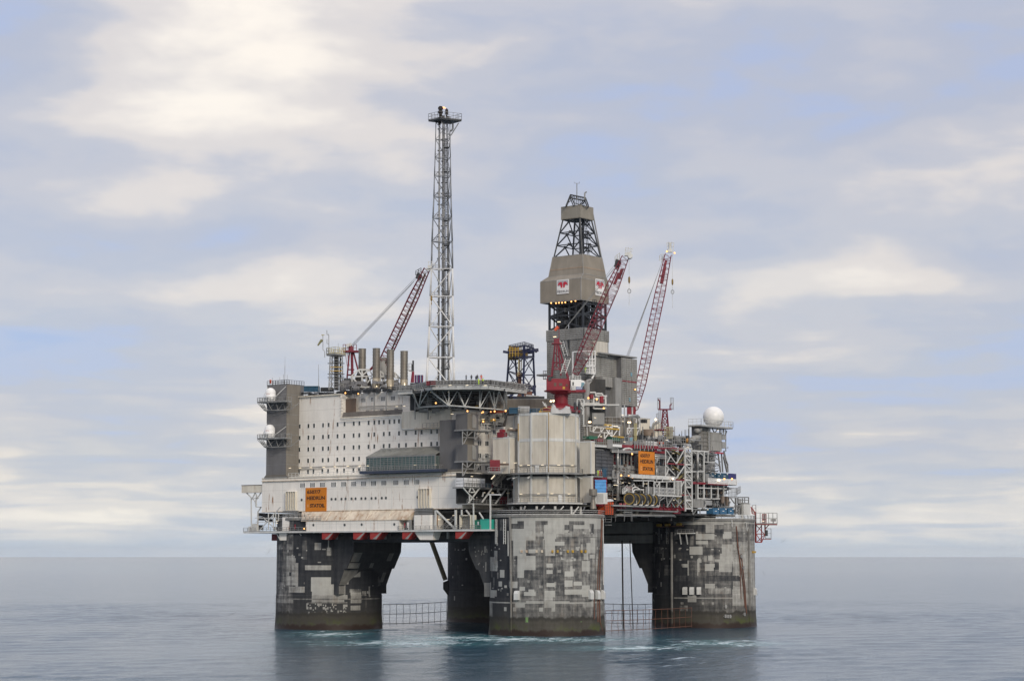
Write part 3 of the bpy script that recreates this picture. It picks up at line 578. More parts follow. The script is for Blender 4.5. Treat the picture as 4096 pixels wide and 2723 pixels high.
# pale repair coats on the sloping undersides and side faces of the haunches
def coat(parent, cy, sg, X0, X1, a0, a1, mat='patched'):
    ps = []
    for a in (a0, a1):
        for (p, zp), (q, zq) in zip(HAUNCH[2:], HAUNCH[3:]):
            if p <= a <= q and q > p: z = zp+(zq-zp)*(a-p)/(q-p); break
        ps.append((cy+sg*(11.4+a+.02), z-.03))
    mb = MB(); P = [V((X0, ps[0][0], ps[0][1])), V((X1, ps[0][0], ps[0][1])), V((X1, ps[1][0], ps[1][1])), V((X0, ps[1][0], ps[1][1]))]; n = (P[1]-P[0]).cross(P[3]-P[0]).normalized()*.02; mb.hexa([p-n for p in P]+[p+n for p in P]); part('repair_coat', mb, mat, parent, at=P[0])
for X0, X1, a0, a1 in ((-10.4, -4.5, 2.0, 4.0), (-10.2, -5.5, 5.0, 5.8), (-10, -6.5, 6.0, 7.4), (-3, -1.4, 2.2, 3.4), (2, 3.5, 2.1, 3.0), (5.5, 7.5, 6.1, 7.3), (-1, .5, 5.1, 5.8), (7, 8.4, 2.3, 3.6)): coat(bm_front, 80, -1, X0, X1, a0, a1)
mb = MB().box(-10.4, -3, 66.66, 66.69, 10.2, 12.5); part('repair_coat', mb, 'patched', bm_front, at=(-7, 66.7, 11)); 
r4 = random.Random(9)
for k in range(34): p = W(*Dz(r4.uniform(790, 985), r4.uniform(380, 860)), X=-10.56); part('anchor_plate', MB().box(p.x-.02, p.x+.02, p.y-.17, p.y+.17, p.z-.2, p.z+.2), 'patched', bm_front, at=p) if p.z > 25-1.75*max(0, 7.7-(p.y-11.4)) and p.y > 11.6 else None
for x0, y0_, x1, y1_ in ((935, 775, 1003, 930), (1000, 485, 1012, 640), (945, 545, 960, 650), (935, 370, 955, 440)): a, b = W(*Dz(x0, y0_), X=-10.56), W(*Dz(x1, y1_), X=-10.56); part('repair_coat', MB().box(-10.58, -10.52, b.y, a.y, b.z, a.z), 'patched', bm_front, at=a)

# diagonal member and its bracket on the far leg
p, q = W(*B(1720, 715), D=668), W(*B(1792, 960), D=668); q = W(*Dz(505, 745), D=668)
tb = thing('diagonal_brace', 'lone slanting dull yellow brace between deck and farthest leg', 'brace', p); part('brace', MB().tube(p+(p-q).normalized()*3, q, .75, 12), paint('dull_brace', (.17, .15, .09), .6, var=.2, dirt=.4), tb)
mb = MB()
for k in range(3):
    a = W(*Dz(478+k*48, 770), D=668-k*.6); mb.prism([a, W(*Dz(478+k*48, 845), D=668-k*.6), W(*Dz(530+k*48, 915), D=668-k*.6), W(*Dz(540+k*48, 745), D=668-k*.6)], FH*1.2)
part('bracket', mb, 'bare', tb)

# ---------------------------------------------------------------- rope nets strung between the legs and steel risers
def net(label, tl_, tr, bl, br, nv, nh, D0, D1, matname, sag=.02):
    P = lambda z, D: W(*z, D=D)
    a, b, c, d = P(tl_, D0), P(tr, D1), P(bl, D0), P(br, D1)
    t = thing('rope_net', label, 'net', a.lerp(b, .5)); 
    def g(u, v):
        p = a.lerp(b, u).lerp(c.lerp(d, u), v); p.z -= (b-a).length*sag*4*u*(1-u); return p
    for j in range(nh): part('rope', MB().path([g(i/nv, j/(nh-1)) for i in range(nv+1)], .085, 5), matname, t, at=g(0, j/(nh-1)))
    for i in range(nv+1):
        o = g(i/nv, 0); part('rope', MB().path([g(i/nv, -.02)]+[g(i/nv, j/(2*nh-2)) + RT*rng.uniform(-.12, .12) for j in range(1, 2*nh-1)]+[g(i/nv, 1.08)], .065, 5), matname, t, at=o)
        for j in range(nh): pass
    return t
M['rope'] = paint('wet_rope', (.025, .024, .024), .8, var=.2, dirt=0); M['rustrope'] = paint('rusty_rope', (.13, .06, .04), .8, var=.3, dirt=.3)
net('dark rope net strung between the white block\'s leg and the far leg', B(1282, 1268), Dz(520, 985), B(1282, 1440), Dz(515, 1195), 10, 3, 596, 650, 'rope', .004)
net('dark rope net behind the two steel risers', Fz(178, 1080), Fz(684, 1083), Fz(178, 1278), Fz(684, 1278), 6, 3, 592, 640, 'rope', .003)
net('rusty rope net slung in front of the dark side of a leg', Fz(188, 1152), Fz(1090, 1122), Fz(188, 1364), Fz(1090, 1312), 14, 3, 575, 596, 'rustrope', .004)
for zz, lab in (((362, 440, 374, 1285, .24), 'thick black steel riser dropping from the beam into the sea'), ((443, 440, 476, 1285, .15), 'thin black steel riser slanting into the sea')):
    p, q = W(*Fz(zz[0], zz[1]), D=610), W(*Fz(zz[2], zz[3]), D=610); q = q.lerp(p, -.05); q.z = min(q.z, -1)
    solo('riser', MB().tube(p+V((0, 0, .5)), q, zz[4], 10), 'rope', lab, 'riser', p, smooth=False)
# ---------------------------------------------------------------- lettering
def letters(body, parent, plane, z_, x0, y0, x1, y1, mat, thick=.02, off=.0, bold=.03, name='lettering'):
    """text fitted into a surveyed rectangle on a wall; plane is ('X', v) or ('Y', v)"""
    cu = bpy.data.curves.new(name, 'FONT'); cu.body = body; cu.size = 1; cu.offset = bold; cu.extrude = .01; cu.resolution_u = 3
    to = bpy.data.objects.new(name, cu); col.objects.link(to); dgp = bpy.context.evaluated_depsgraph_get(); me = bpy.data.meshes.new_from_object(to.evaluated_get(dgp))
    bpy.data.objects.remove(to); co = np.array([v.co[:] for v in me.vertices]); lo, hi = co.min(0), co.max(0)
    kw = {plane[0]: plane[1]}
    p, q = W(*z_(x0, y1), **kw), W(*z_(x1, y1), **kw); top = W(*z_(x0, y0), **kw)
    w, h = (q-p).length, top.z-p.z; right = V((0, -1, 0)) if plane[0] == 'X' else V((1, 0, 0)); out = V((-1, 0, 0)) if plane[0] == 'X' else V((0, -1, 0))
    p.z = p.z
    for v in me.vertices:
        c = v.co; v.co = right*((c.x-lo[0])/(hi[0]-lo[0])*abs((q-p).dot(right))) + V((0, 0, (c.y-lo[1])/(hi[1]-lo[1])*h)) + out*(c.z+.012)
    me.materials.clear(); me.materials.append(M[mat]); me.name = name
    o = bpy.data.objects.new(name, me); col.objects.link(o); o.parent = parent; o.location = p - base(parent); return o
def drop_emblem(parent, plane, z_, x, y, h):
    kw = {plane[0]: plane[1]}; c = W(*z_(x, y), **kw); right = V((0, -1, 0)) if plane[0] == 'X' else V((1, 0, 0)); out = V((-1, 0, 0)) if plane[0] == 'X' else V((0, -1, 0))
    pts = []
    for i in range(20):
        a = 2*math.pi*i/20; r_ = 1.0; yy = -math.cos(a); xx = math.sin(a)*(.62 if yy < 0 else .62*(1-yy)**.8)
        pts.append(c + right*xx*h*.5 + V((0, 0, (yy+.05)*h*.5)))
    inner = [c + (p-c)*.45 for p in pts]; mb = MB(); n = 20; vs = [p+out*.03 for p in pts]+[p+out*.03 for p in inner]
    mb.add(vs, [(i, (i+1) % n, n+(i+1) % n, n+i) for i in range(n)]); part('emblem', mb, 'sinkpale', parent, at=c)
def window_mesh(w, h, axis, panes=1, fr=.09, proud=.05):
    """frame and glass of one window as two shared meshes; axis 'X' faces -x, 'Y' faces -y"""
    f, g = MB(), MB()
    def bx(mb, a0, a1, z0, z1, d0, d1):
        mb.box(-d1, -d0, -a1, -a0, z0, z1) if axis == 'X' else mb.box(a0, a1, -d1, -d0, z0, z1)
    bx(f, -w/2-fr, w/2+fr, h/2, h/2+fr, .0, proud); bx(f, -w/2-fr, w/2+fr, -h/2-fr, -h/2, .0, proud+.03)
    bx(f, -w/2-fr, -w/2, -h/2, h/2, 0, proud); bx(f, w/2, w/2+fr, -h/2, h/2, 0, proud)
    for i in range(1, panes): a = -w/2+w*i/panes; bx(f, a-fr*.6, a+fr*.6, -h/2, h/2, 0, proud)
    bx(g, -w/2, w/2, -h/2, h/2, .006, .02); return f.mesh('window', M['clean'], (0, 0, 0)), g.mesh('pane', M['pane'], (0, 0, 0))
def put_window(ms, parent, p):
    o = bpy.data.objects.new('window', ms[0]); col.objects.link(o); o.parent = parent; o.location = V(p)-base(parent)
    g = bpy.data.objects.new('pane', ms[1]); col.objects.link(g); g.parent = o; return o
def lamps(parent, pts, mat='tube', size=(.85, .13, .13), along='Y', name='lamp'):
    mb = MB(); a = size[0]/2
    (mb.box(-size[1], 0, -a, a, -.055, .055) if along == 'Y' else mb.box(-a, a, -size[1], 0, -.055, .055)); me = mb.mesh(name, M[mat], (0, 0, 0))
    for p in pts: o = bpy.data.objects.new(name, me); col.objects.link(o); o.parent = parent; o.location = V(p)-base(parent)
def floods(parent, pts, mat='flood', r_=.30, name='floodlight'):
    h, l = MB(), MB(); d = -FH; r_ *= .72
    h.tube(V((0, 0, 0))-d*.35, V((0, 0, 0)), r_*.6, 8, r_*1.05); l.lathe((0, 0, 0), [(0, -r_), (r_*.6, -r_*.8), (r_*.95, -r_*.2), (r_*.95, r_*.2), (r_*.6, r_*.8), (0, r_)], 8)
    a, b = h.mesh(name, M['galv'], (0, 0, 0)), l.mesh('lamp', M[mat], (0, 0, 0))
    for p in pts:
        o = bpy.data.objects.new(name, a); col.objects.link(o); o.parent = parent; o.location = V(p)-base(parent)
        g = bpy.data.objects.new('lamp', b); col.objects.link(g); g.parent = o; g.location = d*.12

# ---------------------------------------------------------------- main deck
XB, XW = -14.0, -9.0
md = thing('main_deck', 'dark deck structure spanning the tops of the concrete legs', 'deck', (40, 40, 33))
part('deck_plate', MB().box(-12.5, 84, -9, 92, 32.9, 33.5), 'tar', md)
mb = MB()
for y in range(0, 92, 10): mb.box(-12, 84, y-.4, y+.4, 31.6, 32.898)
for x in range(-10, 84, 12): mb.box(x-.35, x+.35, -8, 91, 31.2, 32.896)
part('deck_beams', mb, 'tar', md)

# ---------------------------------------------------------------- lower white block
y1, _, z0, _ = (*[W(*B(195, 443), X=XB).y]*2, W(*B(195, 443), X=XB).z, 0); y0 = W(*C(670, 1100), X=XB).y; z1 = W(*B(195, 140), X=XB).z
LB = thing('lower_deck_house', 'long white steel block bearing the orange name board, four-pane windows and portholes', 'deck house', (0, (y0+y1)/2, z0))
part('wall', MB().box(XB, 10, y0, y1, z0, z1), 'white', LB)
mb = MB().box(XB-.35, XB-.02, y0, y1, z1-1.05, z1-.8); part('drip_gutter', mb, 'rusty', LB)
mb = MB().box(XB-.18, XB-.015, y0-.1, y1+.05, z1-.2, z1+.08); part('roof_edge', mb, 'cream', LB)
mb = MB().box(XB-.12, XB-.01, y0, y1, z0, z0+.16); part('bottom_edge', mb, 'rusty', LB)
for k in range(1, 9): y = y0+(y1-y0)*k/9; part('panel_joint', MB().box(XB-.03, XB-.002, y-.05, y+.05, z0+.2, z1-1.1), 'offwhite', LB, at=(XB, y, z0))
zc = W(*B(562, 202), X=XB).z; wm = window_mesh(1.78, 1.25, 'X', 4, .12)
for x in (562, 650, 739, 840, 930, 1020, 1108, 1198, 1290, 1397, 1490, 1585): put_window(wm, LB, (XB, W(*B(x, 195), X=XB).y, zc))
rim = MB(); gl = MB()
for i in range(16):
    a, b = 2*math.pi*i/16, 2*math.pi*(i+1)/16; c = lambda t, r_, d: (-d, -math.cos(t)*r_, math.sin(t)*r_)
    rim.quad(c(a, .30, .05), c(b, .30, .05), c(b, .42, .05), c(a, .42, .05)); rim.quad(c(a, .42, .05), c(b, .42, .05), c(b, .42, 0), c(a, .42, 0))
gl.add([c(2*math.pi*i/16, .31, .02) for i in range(16)], [tuple(range(16))])
port = (rim.mesh('porthole', M['galv'], (0, 0, 0)), gl.mesh('pane', M['pane'], (0, 0, 0)))
zc = W(*B(821, 326), X=XB).z
for x in (553, 821, 857, 910, 946, 1000, 1036, 1088, 1125, 1179, 1216, 1271, 1308, 1592): put_window(port, LB, (XB, W(*B(x, 325), X=XB).y, zc)).name = 'porthole'
for xa, xb, ya, yb in ((420, 510, 255, 450), (1608, 1712, 230, 425)):     # ventilation casings with tall fins
    a, b, c, d = YZ(XB, B(xa, yb), B(xb, ya)); mb = MB().box(XB-.7, XB-.01, a, b, d-.12, d).box(XB-.15, XB-.01, a+.1, b-.1, c, d-.12)
    v = part('vent_casing', mb, 'white', LB, at=(XB, (a+b)/2, c))
    for k in range(5): y = a+.08+(b-a-.16)*k/4; part('fin', MB().prism([(XB-.02, y-.05, d-.12), (XB-.75, y-.05, d-.12), (XB-.75, y-.05, c+1.9), (XB-.45, y-.05, c), (XB-.02, y-.05, c)], (0, .1, 0)), 'cream', v)
# end cantilever with its truss
ct = thing('cantilever_box', 'rust-streaked cream box beam jutting from the white block over a small truss', 'beam', W(*B(100, 265), X=-13))
a, b, c, d = YZ(-13.6, B(14, 270), B(190, 200)); part('box_beam', MB().box(-13.6, -11, y1+.01, b, c, d), 'cream', ct); part('lid', MB().box(-13.7, -10.9, y1+.02, b+.1, d+.001, d+.15), 'brown', ct)
mb = MB(); q = lambda x, y: W(*B(x, y), X=-13.2)
for s_, e_ in (((60, 272), (135, 345)), ((190, 265), (135, 345)), ((110, 318), (165, 318)), ((135, 345), (145, 395)), ((145, 395), (190, 398)), ((145, 300), (145, 395)), ((100, 310), (102, 585)), ((190, 395), (160, 440)), ((160, 440), (160, 610)), ((135, 272), (110, 318)), ((135, 272), (165, 318))): mb.bar(q(*s_), q(*e_), .28)
part('truss', mb, 'offwhite', ct)

# ---------------------------------------------------------------- lifeboat deck below it
XS = -16.0
LS = thing('lifeboat_station', 'white skirt wall with rust-streaked sloping roof below the long white block', 'lifeboat station', W(*B(900, 610), X=XS))
a, b, c, d = YZ(XS, B(590, 612), B(1425, 518)); d = W(*B(590, 520), X=XS).z
part('wall', MB().box(XS, XS+4, a, b, c, d), 'white', LS)
zt = z0-.06; ra, rb = W(*B(1585, 440), X=XB).y, W(*B(555, 450), X=XB).y
mb = MB(); mb.add([(XS-.15, a-2.2, d), (XS-.15, b+1.8, d), (XB, rb, zt), (XB, ra, zt), (XS-.15, a-2.2, d-.15), (XS-.15, b+1.8, d-.15), (XB+2, rb, d-.15), (XB+2, ra, d-.15)], [(0, 3, 2, 1), (0, 1, 5, 4), (1, 2, 6, 5), (3, 0, 4, 7), (4, 5, 6, 7)])
part('roof', mb, 'rusty', LS)
mb = MB()
for t_ in (.12, .34, .56, .78): y = a+(b-a)*t_; mb.bar((XS-.15, y, d+.03), (XB-.1, y, zt), .16)
part('roof_seam', mb, 'cream', LS)
mb = MB(); yy = a
while yy < b: mb.box(XS-.03, XS-.002, yy-.05, yy+.05, c, d-.16); yy += 2.6
part('wall_rib', mb, 'offwhite', LS)
for x, y in ((658, 557), (938, 556), (1091, 553), (1383, 551)): put_window(port, LS, W(*B(x, y), X=XS)).name = 'porthole'
mb = MB(); mb.rail([(XS-.2, b+1.5, d+.1), (XS-.2, b-6, d+.1)], 1.1, 1.4, .05); part('railing', mb, 'galv', LS)
LD = thing('lifeboat_deck', 'long narrow walkway with railings at the lowest level of the white side', 'walkway', W(*B(900, 615), X=-16))
ya, yb = W(*C(924, 1500), X=XS).y, W(*B(36, 615), X=XS).y; zd = c
part('deck_edge', MB().box(XS-.3, -6, ya, yb, zd-.45, zd-.005), 'offwhite', LD)
part('railing', MB().rail([(XS-.2, yb, zd), (XS-.2, b-.3, zd)], 1.15, 1.6, .05), 'galv', LD); part('railing', MB().rail([(XS-.2, a+.2, zd), (XS-.2, ya+3.2, zd)], 1.15, 1.6, .05), 'galv', LD)
part('railing', MB().rail([(XS-.2, yb, zd), (-8, yb, zd)], 1.15, 1.6, .05), 'galv', LD)
mb = MB()
for s_, e_, w in (((990, 1850), (990, 2124), .3),): pass
q = lambda x, y, X=-15.6: W(*C(x, y), X=X)
for s_, e_, w in (((432, 1320), (432, 1500), .45), ((612, 1318), (612, 1500), .5), ((440, 1325), (612, 1495), .4), ((665, 1315), (665, 1365), .35), ((705, 1320), (735, 1360), .35), ((770, 1260), (774, 1500), .3), ((922, 1180), (922, 1500), .32), ((905, 1180), (1015, 1182), .35), ((822, 1340), (860, 1400), .28)): mb.bar(q(*s_), q(*e_), w)
part('post', mb, 'offwhite', LD)
mb = MB().path([q(470, 1478, -12), q(585, 1375, -12)], .12).path([q(510, 1490, -12), q(605, 1395, -12)], .12)
for k in range(9): mb.bar(q(470, 1478, -12).lerp(q(585, 1375, -12), k/8), q(510, 1490, -12).lerp(q(605, 1395, -12), k/8), .1)
mb.path([q(440, 1400, -11), q(600, 1400, -11)], .15); part('stair', mb, 'galv', LD)
mb = MB()
for k in range(10):
    x = 435+k*52; mb.bar(q(x, 1325, -8), q(x, 1490, -8), .3)
mb.path([q(430, 1420, -8), q(930, 1420, -8)], .2); part('inner_frame', mb, 'dark', LD)
lamps(LD, [q(x, y, -13) for x, y in ((465, 1404), (545, 1404), (595, 1367), (175, 1406), (312, 1405))] + [W(*B(x, y), X=-14.5) for x, y in ((432, 523), (525, 521), (252, 495), (265, 540), (335, 520), (330, 540), (172, 495))])
floods(LD, [W(*B(575, 590), X=-16.4)], r_=.3)
for xa, xb in ((365, 510), (1545, 1722)):       # round-cornered davit housings with funnels under the deck
    p, r0 = W(*B(xa, 560), X=-15.4), W(*B(xb, 560), X=-15.4); w = p.y-r0.y; y = (p.y+r0.y)/2
    h = thing('davit_housing', 'white housing with a dark door, %s' % ('below the orange name board on the lifeboat walkway' if xa < 900 else 'beside the steel frames of the lifeboat walkway'), 'housing', (-13, y, zd))
    pl = []
    for k in range(7): t_ = math.pi/2*k/6; pl.append((-15.4+.9-.9*math.sin(t_), y-w/2+.9-.9*math.cos(t_), zd))
    for k in range(7): t_ = math.pi/2*k/6; pl.append((-15.4+.9-.9*math.cos(t_), y+w/2-.9+.9*math.sin(t_), zd))
    pl += [(-9, y+w/2, zd), (-9, y-w/2, zd)]
    part('wall', MB().prism(pl, (0, 0, 4.1)), 'white', h)
    yd = W(*B(530 if xa < 900 else 1512, 560), X=-15.0).y; part('door', MB().box(-15.05, -14.4, yd-.75, yd+.75, zd, zd+2.9), 'midgrey', h); part('inner_door', MB().box(-15.1, -15.052, yd-.1, yd+.55, zd+.1, zd+2.2), 'clean', h)
    part('extinguisher', MB().tube((-15.5, yd+1.1, zd+.7), (-15.5, yd+1.1, zd+2.0), .2, 10), 'red', h)
    mb = MB(); q0 = [W(*B(*pp), X=-15.2) for pp in (((345, 622), (512, 622), (455, 694), (362, 694)) if xa < 900 else ((1560, 618), (1735, 618), (1728, 690), (1612, 690)))]; zb = zd-.46
    q0[0].z = q0[1].z = zb; mb.add([*q0, *[V((p_.x+3.5-(1 if i > 1 else 0), p_.y, p_.z)) for i, p_ in enumerate(q0)]], [(0, 1, 2, 3), (4, 7, 6, 5), (0, 4, 5, 1), (1, 5, 6, 2), (2, 6, 7, 3), (3, 7, 4, 0)]); part('funnel', mb, 'white', h)
    mb = MB()
    for k in range(5): mb.box(-14.8, -10, y-w/2+.2+k*.1, y+w/2-.2, zd+4.1+k*.42, zd+4.1+k*.42+.24)
    part('winch_stack', mb, 'galv', h)
mb = MB(); q = lambda x, y, X=-15.2: W(*B(x, y), X=X)
for s_, e_ in (((325, 625), (362, 694)), ((300, 450), (300, 600)), ((362, 395), (170, 610)), ((210, 490), (330, 610)), ((255, 450), (255, 600)), ((135, 495), (330, 495)), ((320, 445), (320, 600)), ((140, 530), (330, 530)), ((345, 445), (345, 520))): mb.bar(q(*s_), q(*e_), .22)
part('end_frame', mb, 'offwhite', LD)
mb = MB()
for k in range(12): x = rng.uniform(150, 340); y = rng.uniform(450, 590); p = q(x, y, -12); mb.box(p.x, p.x+2, p.y-.6, p.y+.6, p.z-.5, p.z+.5)
part('machinery', mb, 'dark', LD, stuff=True)
mb = MB()
for x in (90, 112, 132, 150): p = q(x, 600, -15); mb.box(-15.4, -14.6, p.y-.35, p.y+.35, zd, zd+2.4 if x > 100 else zd+1.6)
part('locker', mb, 'offwhite', LD)
# lifeboat bows below the walkway: red with a pale raking stripe
boats = [(735, 850, 620, 690, B), (1015, 1135, 618, 690, B), (1165, 1285, 617, 689, B), (1455, 1562, 616, 688, B), (250, 432, 1304, 1412, Mz)]
names = ['below the orange name board', 'as left one of the close pair', 'as right one of the close pair', 'beside the near white funnel', 'below the teal container']
for (xa, xb, ya_, yb_, zf), nm in zip(boats, names):
    X = -15.75; f = lambda u, v: W(*zf(xa+(xb-xa)*u, ya_+(yb_-ya_)*v), X=X)
    t = thing('lifeboat', 'red lifeboat bow with a pale raking stripe, hanging ' + nm, 'lifeboat', f(.4, .5), 'lifeboats hanging under the walkway')
    hull = [f(0, -.12), f(1.08, -.12), f(.98, .06), f(.52, 1.0), f(0, .97)]
    mb = MB(); inn = [V((X+3.0, p.y*.8+f(.4, .5).y*.2, p.z*.9+f(.4, .3).z*.1)) for p in hull]; mid = [V((X-.25, p.y*.9+f(.4, .5).y*.1, p.z*.93+f(.4, .3).z*.07)) for p in hull]
    n = 5; mb.add([*mid, *hull, *inn], [(4, 3, 2, 1, 0)]+[(k*n+i, k*n+(i+1) % n, (k+1)*n+(i+1) % n, (k+1)*n+i) for k in (0, 1) for i in range(n)]+[(10, 11, 12, 13, 14)])
    part('hull', mb, 'orangeboat' if 'orangeboat' in M else M.setdefault('orangeboat', paint('lifeboat_red', (.36, .035, .03), .35, var=.1, dirt=.15)), t)
    st = [f(.98, .05), f(.52, .98), f(.24, .96), f(.88, .05)]; mb = MB().prism([V((X-.27, p.y*.9+f(.4, .5).y*.1, p.z*.93+f(.4, .3).z*.07)) for p in st], (-.03, 0, 0)); part('stripe', mb, 'slat', t)
    part('fall_hook', MB().box(X+.5, X+1, f(.3, 0).y-.2, f(.3, 0).y+.2, f(.3, -.1).z, f(.3, -.1).z+.9), 'dark', t)
# shaded girders and hangers under the walkway
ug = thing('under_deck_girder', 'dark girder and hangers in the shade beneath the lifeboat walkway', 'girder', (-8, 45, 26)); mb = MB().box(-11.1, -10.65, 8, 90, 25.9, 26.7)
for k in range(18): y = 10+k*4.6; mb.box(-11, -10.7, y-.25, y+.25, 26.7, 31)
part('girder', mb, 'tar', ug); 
p = q(305, 640, -10); part('end_plate', MB().box(-11, -7, p.y-2.5, p.y, 25.6, 27.6), 'red', ug)
for x in (875, 1310, 1760, 1870): p = q(x, 640, -11); part('hanger', MB().box(-11.6, -11.15, p.y-.3, p.y+.3, 25.8, 28), 'midgrey', ug, at=p)


# teal container, open cabinet on the walkway
a, b, c, d = YZ(-15.7, C(835, 1500), C(918, 1402)); tc = thing('shipping_container', 'teal corrugated container at the near end of the lifeboat walkway', 'container', (-13, (a+b)/2, zd))
mb = MB().corr((-15.6, b, zd+.1), (-15.6, a, zd+.1), (-15.6, a, d), (-15.6, b, d), 9, .09, (-1, 0, 0), .1); mb.box(-15.5, -10, a, b, zd+.1, d); part('body', mb, 'teal', tc)
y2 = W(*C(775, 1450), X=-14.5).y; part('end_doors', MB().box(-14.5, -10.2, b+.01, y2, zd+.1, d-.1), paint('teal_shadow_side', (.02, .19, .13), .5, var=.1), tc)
p = W(*C(813, 1438), X=-14.55); part('notice', MB().box(-14.56, -14.51, p.y-.25, p.y+.25, p.z-.45, p.z+.45), 'clean', tc)
mb = MB()
for zz in (zd+.05, d): mb.box(-15.75, -15.6, a-.02, b+.02, zz-.08, zz+.08)
for yy in (a, b): mb.box(-15.74, -15.6, yy-.1, yy+.1, zd+.13, d-.08)
part('corner_frame', mb, 'teal', tc)
a, b, c, d = YZ(-15.5, C(643, 1500), C(745, 1362)); cb = thing('equipment_cabinet', 'open cream cabinet full of grey piping on the walkway beside the teal container', 'cabinet', (-14, (a+b)/2, zd))
mb = MB().box(-15.5, -13, a, a+.25, zd, d).box(-15.5, -13, b-.25, b, zd, d).box(-15.5, -13, a+.25, b-.25, d-.25, d).box(-13.2, -13, a+.25, b-.25, zd, d-.25).box(-15.5, -13.2, a+.25, b-.25, zd, zd+.2); part('case', mb, 'cream', cb)
mb = MB()
for k in range(5): y = a+.7+(b-a-1.4)*k/4; mb.tube((-14.6, y, zd+.2), (-14.6, y, d-.4), .12+.06*(k % 2), 8)
for k in range(4): z = zd+.8+k*1.0; mb.tube((-14.8, a+.5, z), (-14.8, b-.5, z), .08)
part('pipework', mb, 'galv', cb)

# ---------------------------------------------------------------- clad stair towers on the white block's face
TG = thing('clad_stair_tower', 'tall dark grey clad tower carrying two small domes at the far corner', 'stair tower', (-12, 88, 44))
XT = -14.4; ty1 = W(*A(275, 1300), X=XT).y; ty0 = W(*A(486, 900), X=XT).y; tz1 = W(*A(285, 632), X=XT).z; tz0 = z1+.9
def clad_lit_side(mb_l, mb_r, x0, x1, y0_, y1_, za, zb, parent, n1, n2):  # light is in the colour: front plain grey, side its sunlit copy
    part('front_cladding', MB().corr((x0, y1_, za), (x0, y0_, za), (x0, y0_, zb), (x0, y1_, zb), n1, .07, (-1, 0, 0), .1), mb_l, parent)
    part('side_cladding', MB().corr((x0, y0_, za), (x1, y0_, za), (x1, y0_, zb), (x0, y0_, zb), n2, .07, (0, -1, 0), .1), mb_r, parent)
clad_lit_side('grey', 'greylit', XT, XW+.5, ty0, ty1, tz0, tz1, TG, 26, 18)
part('core', MB().box(XT+.101, XW+2, ty0+.101, ty1, tz0, tz1-.02), 'grey', TG)
mb = MB().add([(XT-.1, ty1, tz0), (XT-.1, ty0-.1, tz0), (XW+.5, ty0-.1, tz0), (XT-.05, ty1+.9, z1+.02), (XT-.05, ty0-.9, z1+.02), (XW+.5, ty0-.9, z1+.02)], [(0, 3, 4, 1), (1, 4, 5, 2)]); mb = MB(); mb.add([(XT-.1, ty1, tz0), (XT-.1, ty0-.1, tz0), (XW+.5, ty0-.1, tz0), (XT+.0, ty1+.9, z1+.1), (XT+.0, ty0-.9, z1+.1), (XW+.5, ty0-.9, z1+.1)], [(0, 1, 4, 3), (1, 2, 5, 4)]); part('skirt', mb, 'greylit', TG)
mb = MB()
for k in range(1, 9): z = tz0+(tz1-tz0)*k/9; mb.box(XT-.075, XT-.071, ty0, ty1, z-.05, z+.05); mb.box(XT, XW+.5, ty0-.076, ty0-.072, z-.05, z+.05)
part('cladding_joint', mb, 'midgrey', TG)
mb = MB().rail([(XT, ty1, tz1), (XT, ty0, tz1), (XW+2, ty0, tz1)], 1.3, 1.1, .05); mb.rail([(XT+2, ty1-.5, tz1), (XT+2, ty0+1, tz1)], 1.5, .9, .05); part('railing', mb, 'dark', TG)
mb = MB()
for k in range(5): p = V((XT+1, ty1-1.2-k*1.5, tz1)); mb.tube(p, p+V((0, 0, 1.5+rng.random()*1.6)), .05, 5)
p = W(*A(468, 590), X=XT+1); mb.tube(p-V((0, 0, 1)), p+V((0, 0, 4.8)), .07, 5); mb.tube(p+V((0, 0, 4.8)), p+V((0, 0, 7.5)), .03, 5); part('aerial', mb, 'galv', TG)
p = W(*A(318, 590), X=XT+.5); part('beacon', MB().tube(p-V((0, 0, .6)), p+V((0, 0, .5)), .3, 10), 'orange', TG)
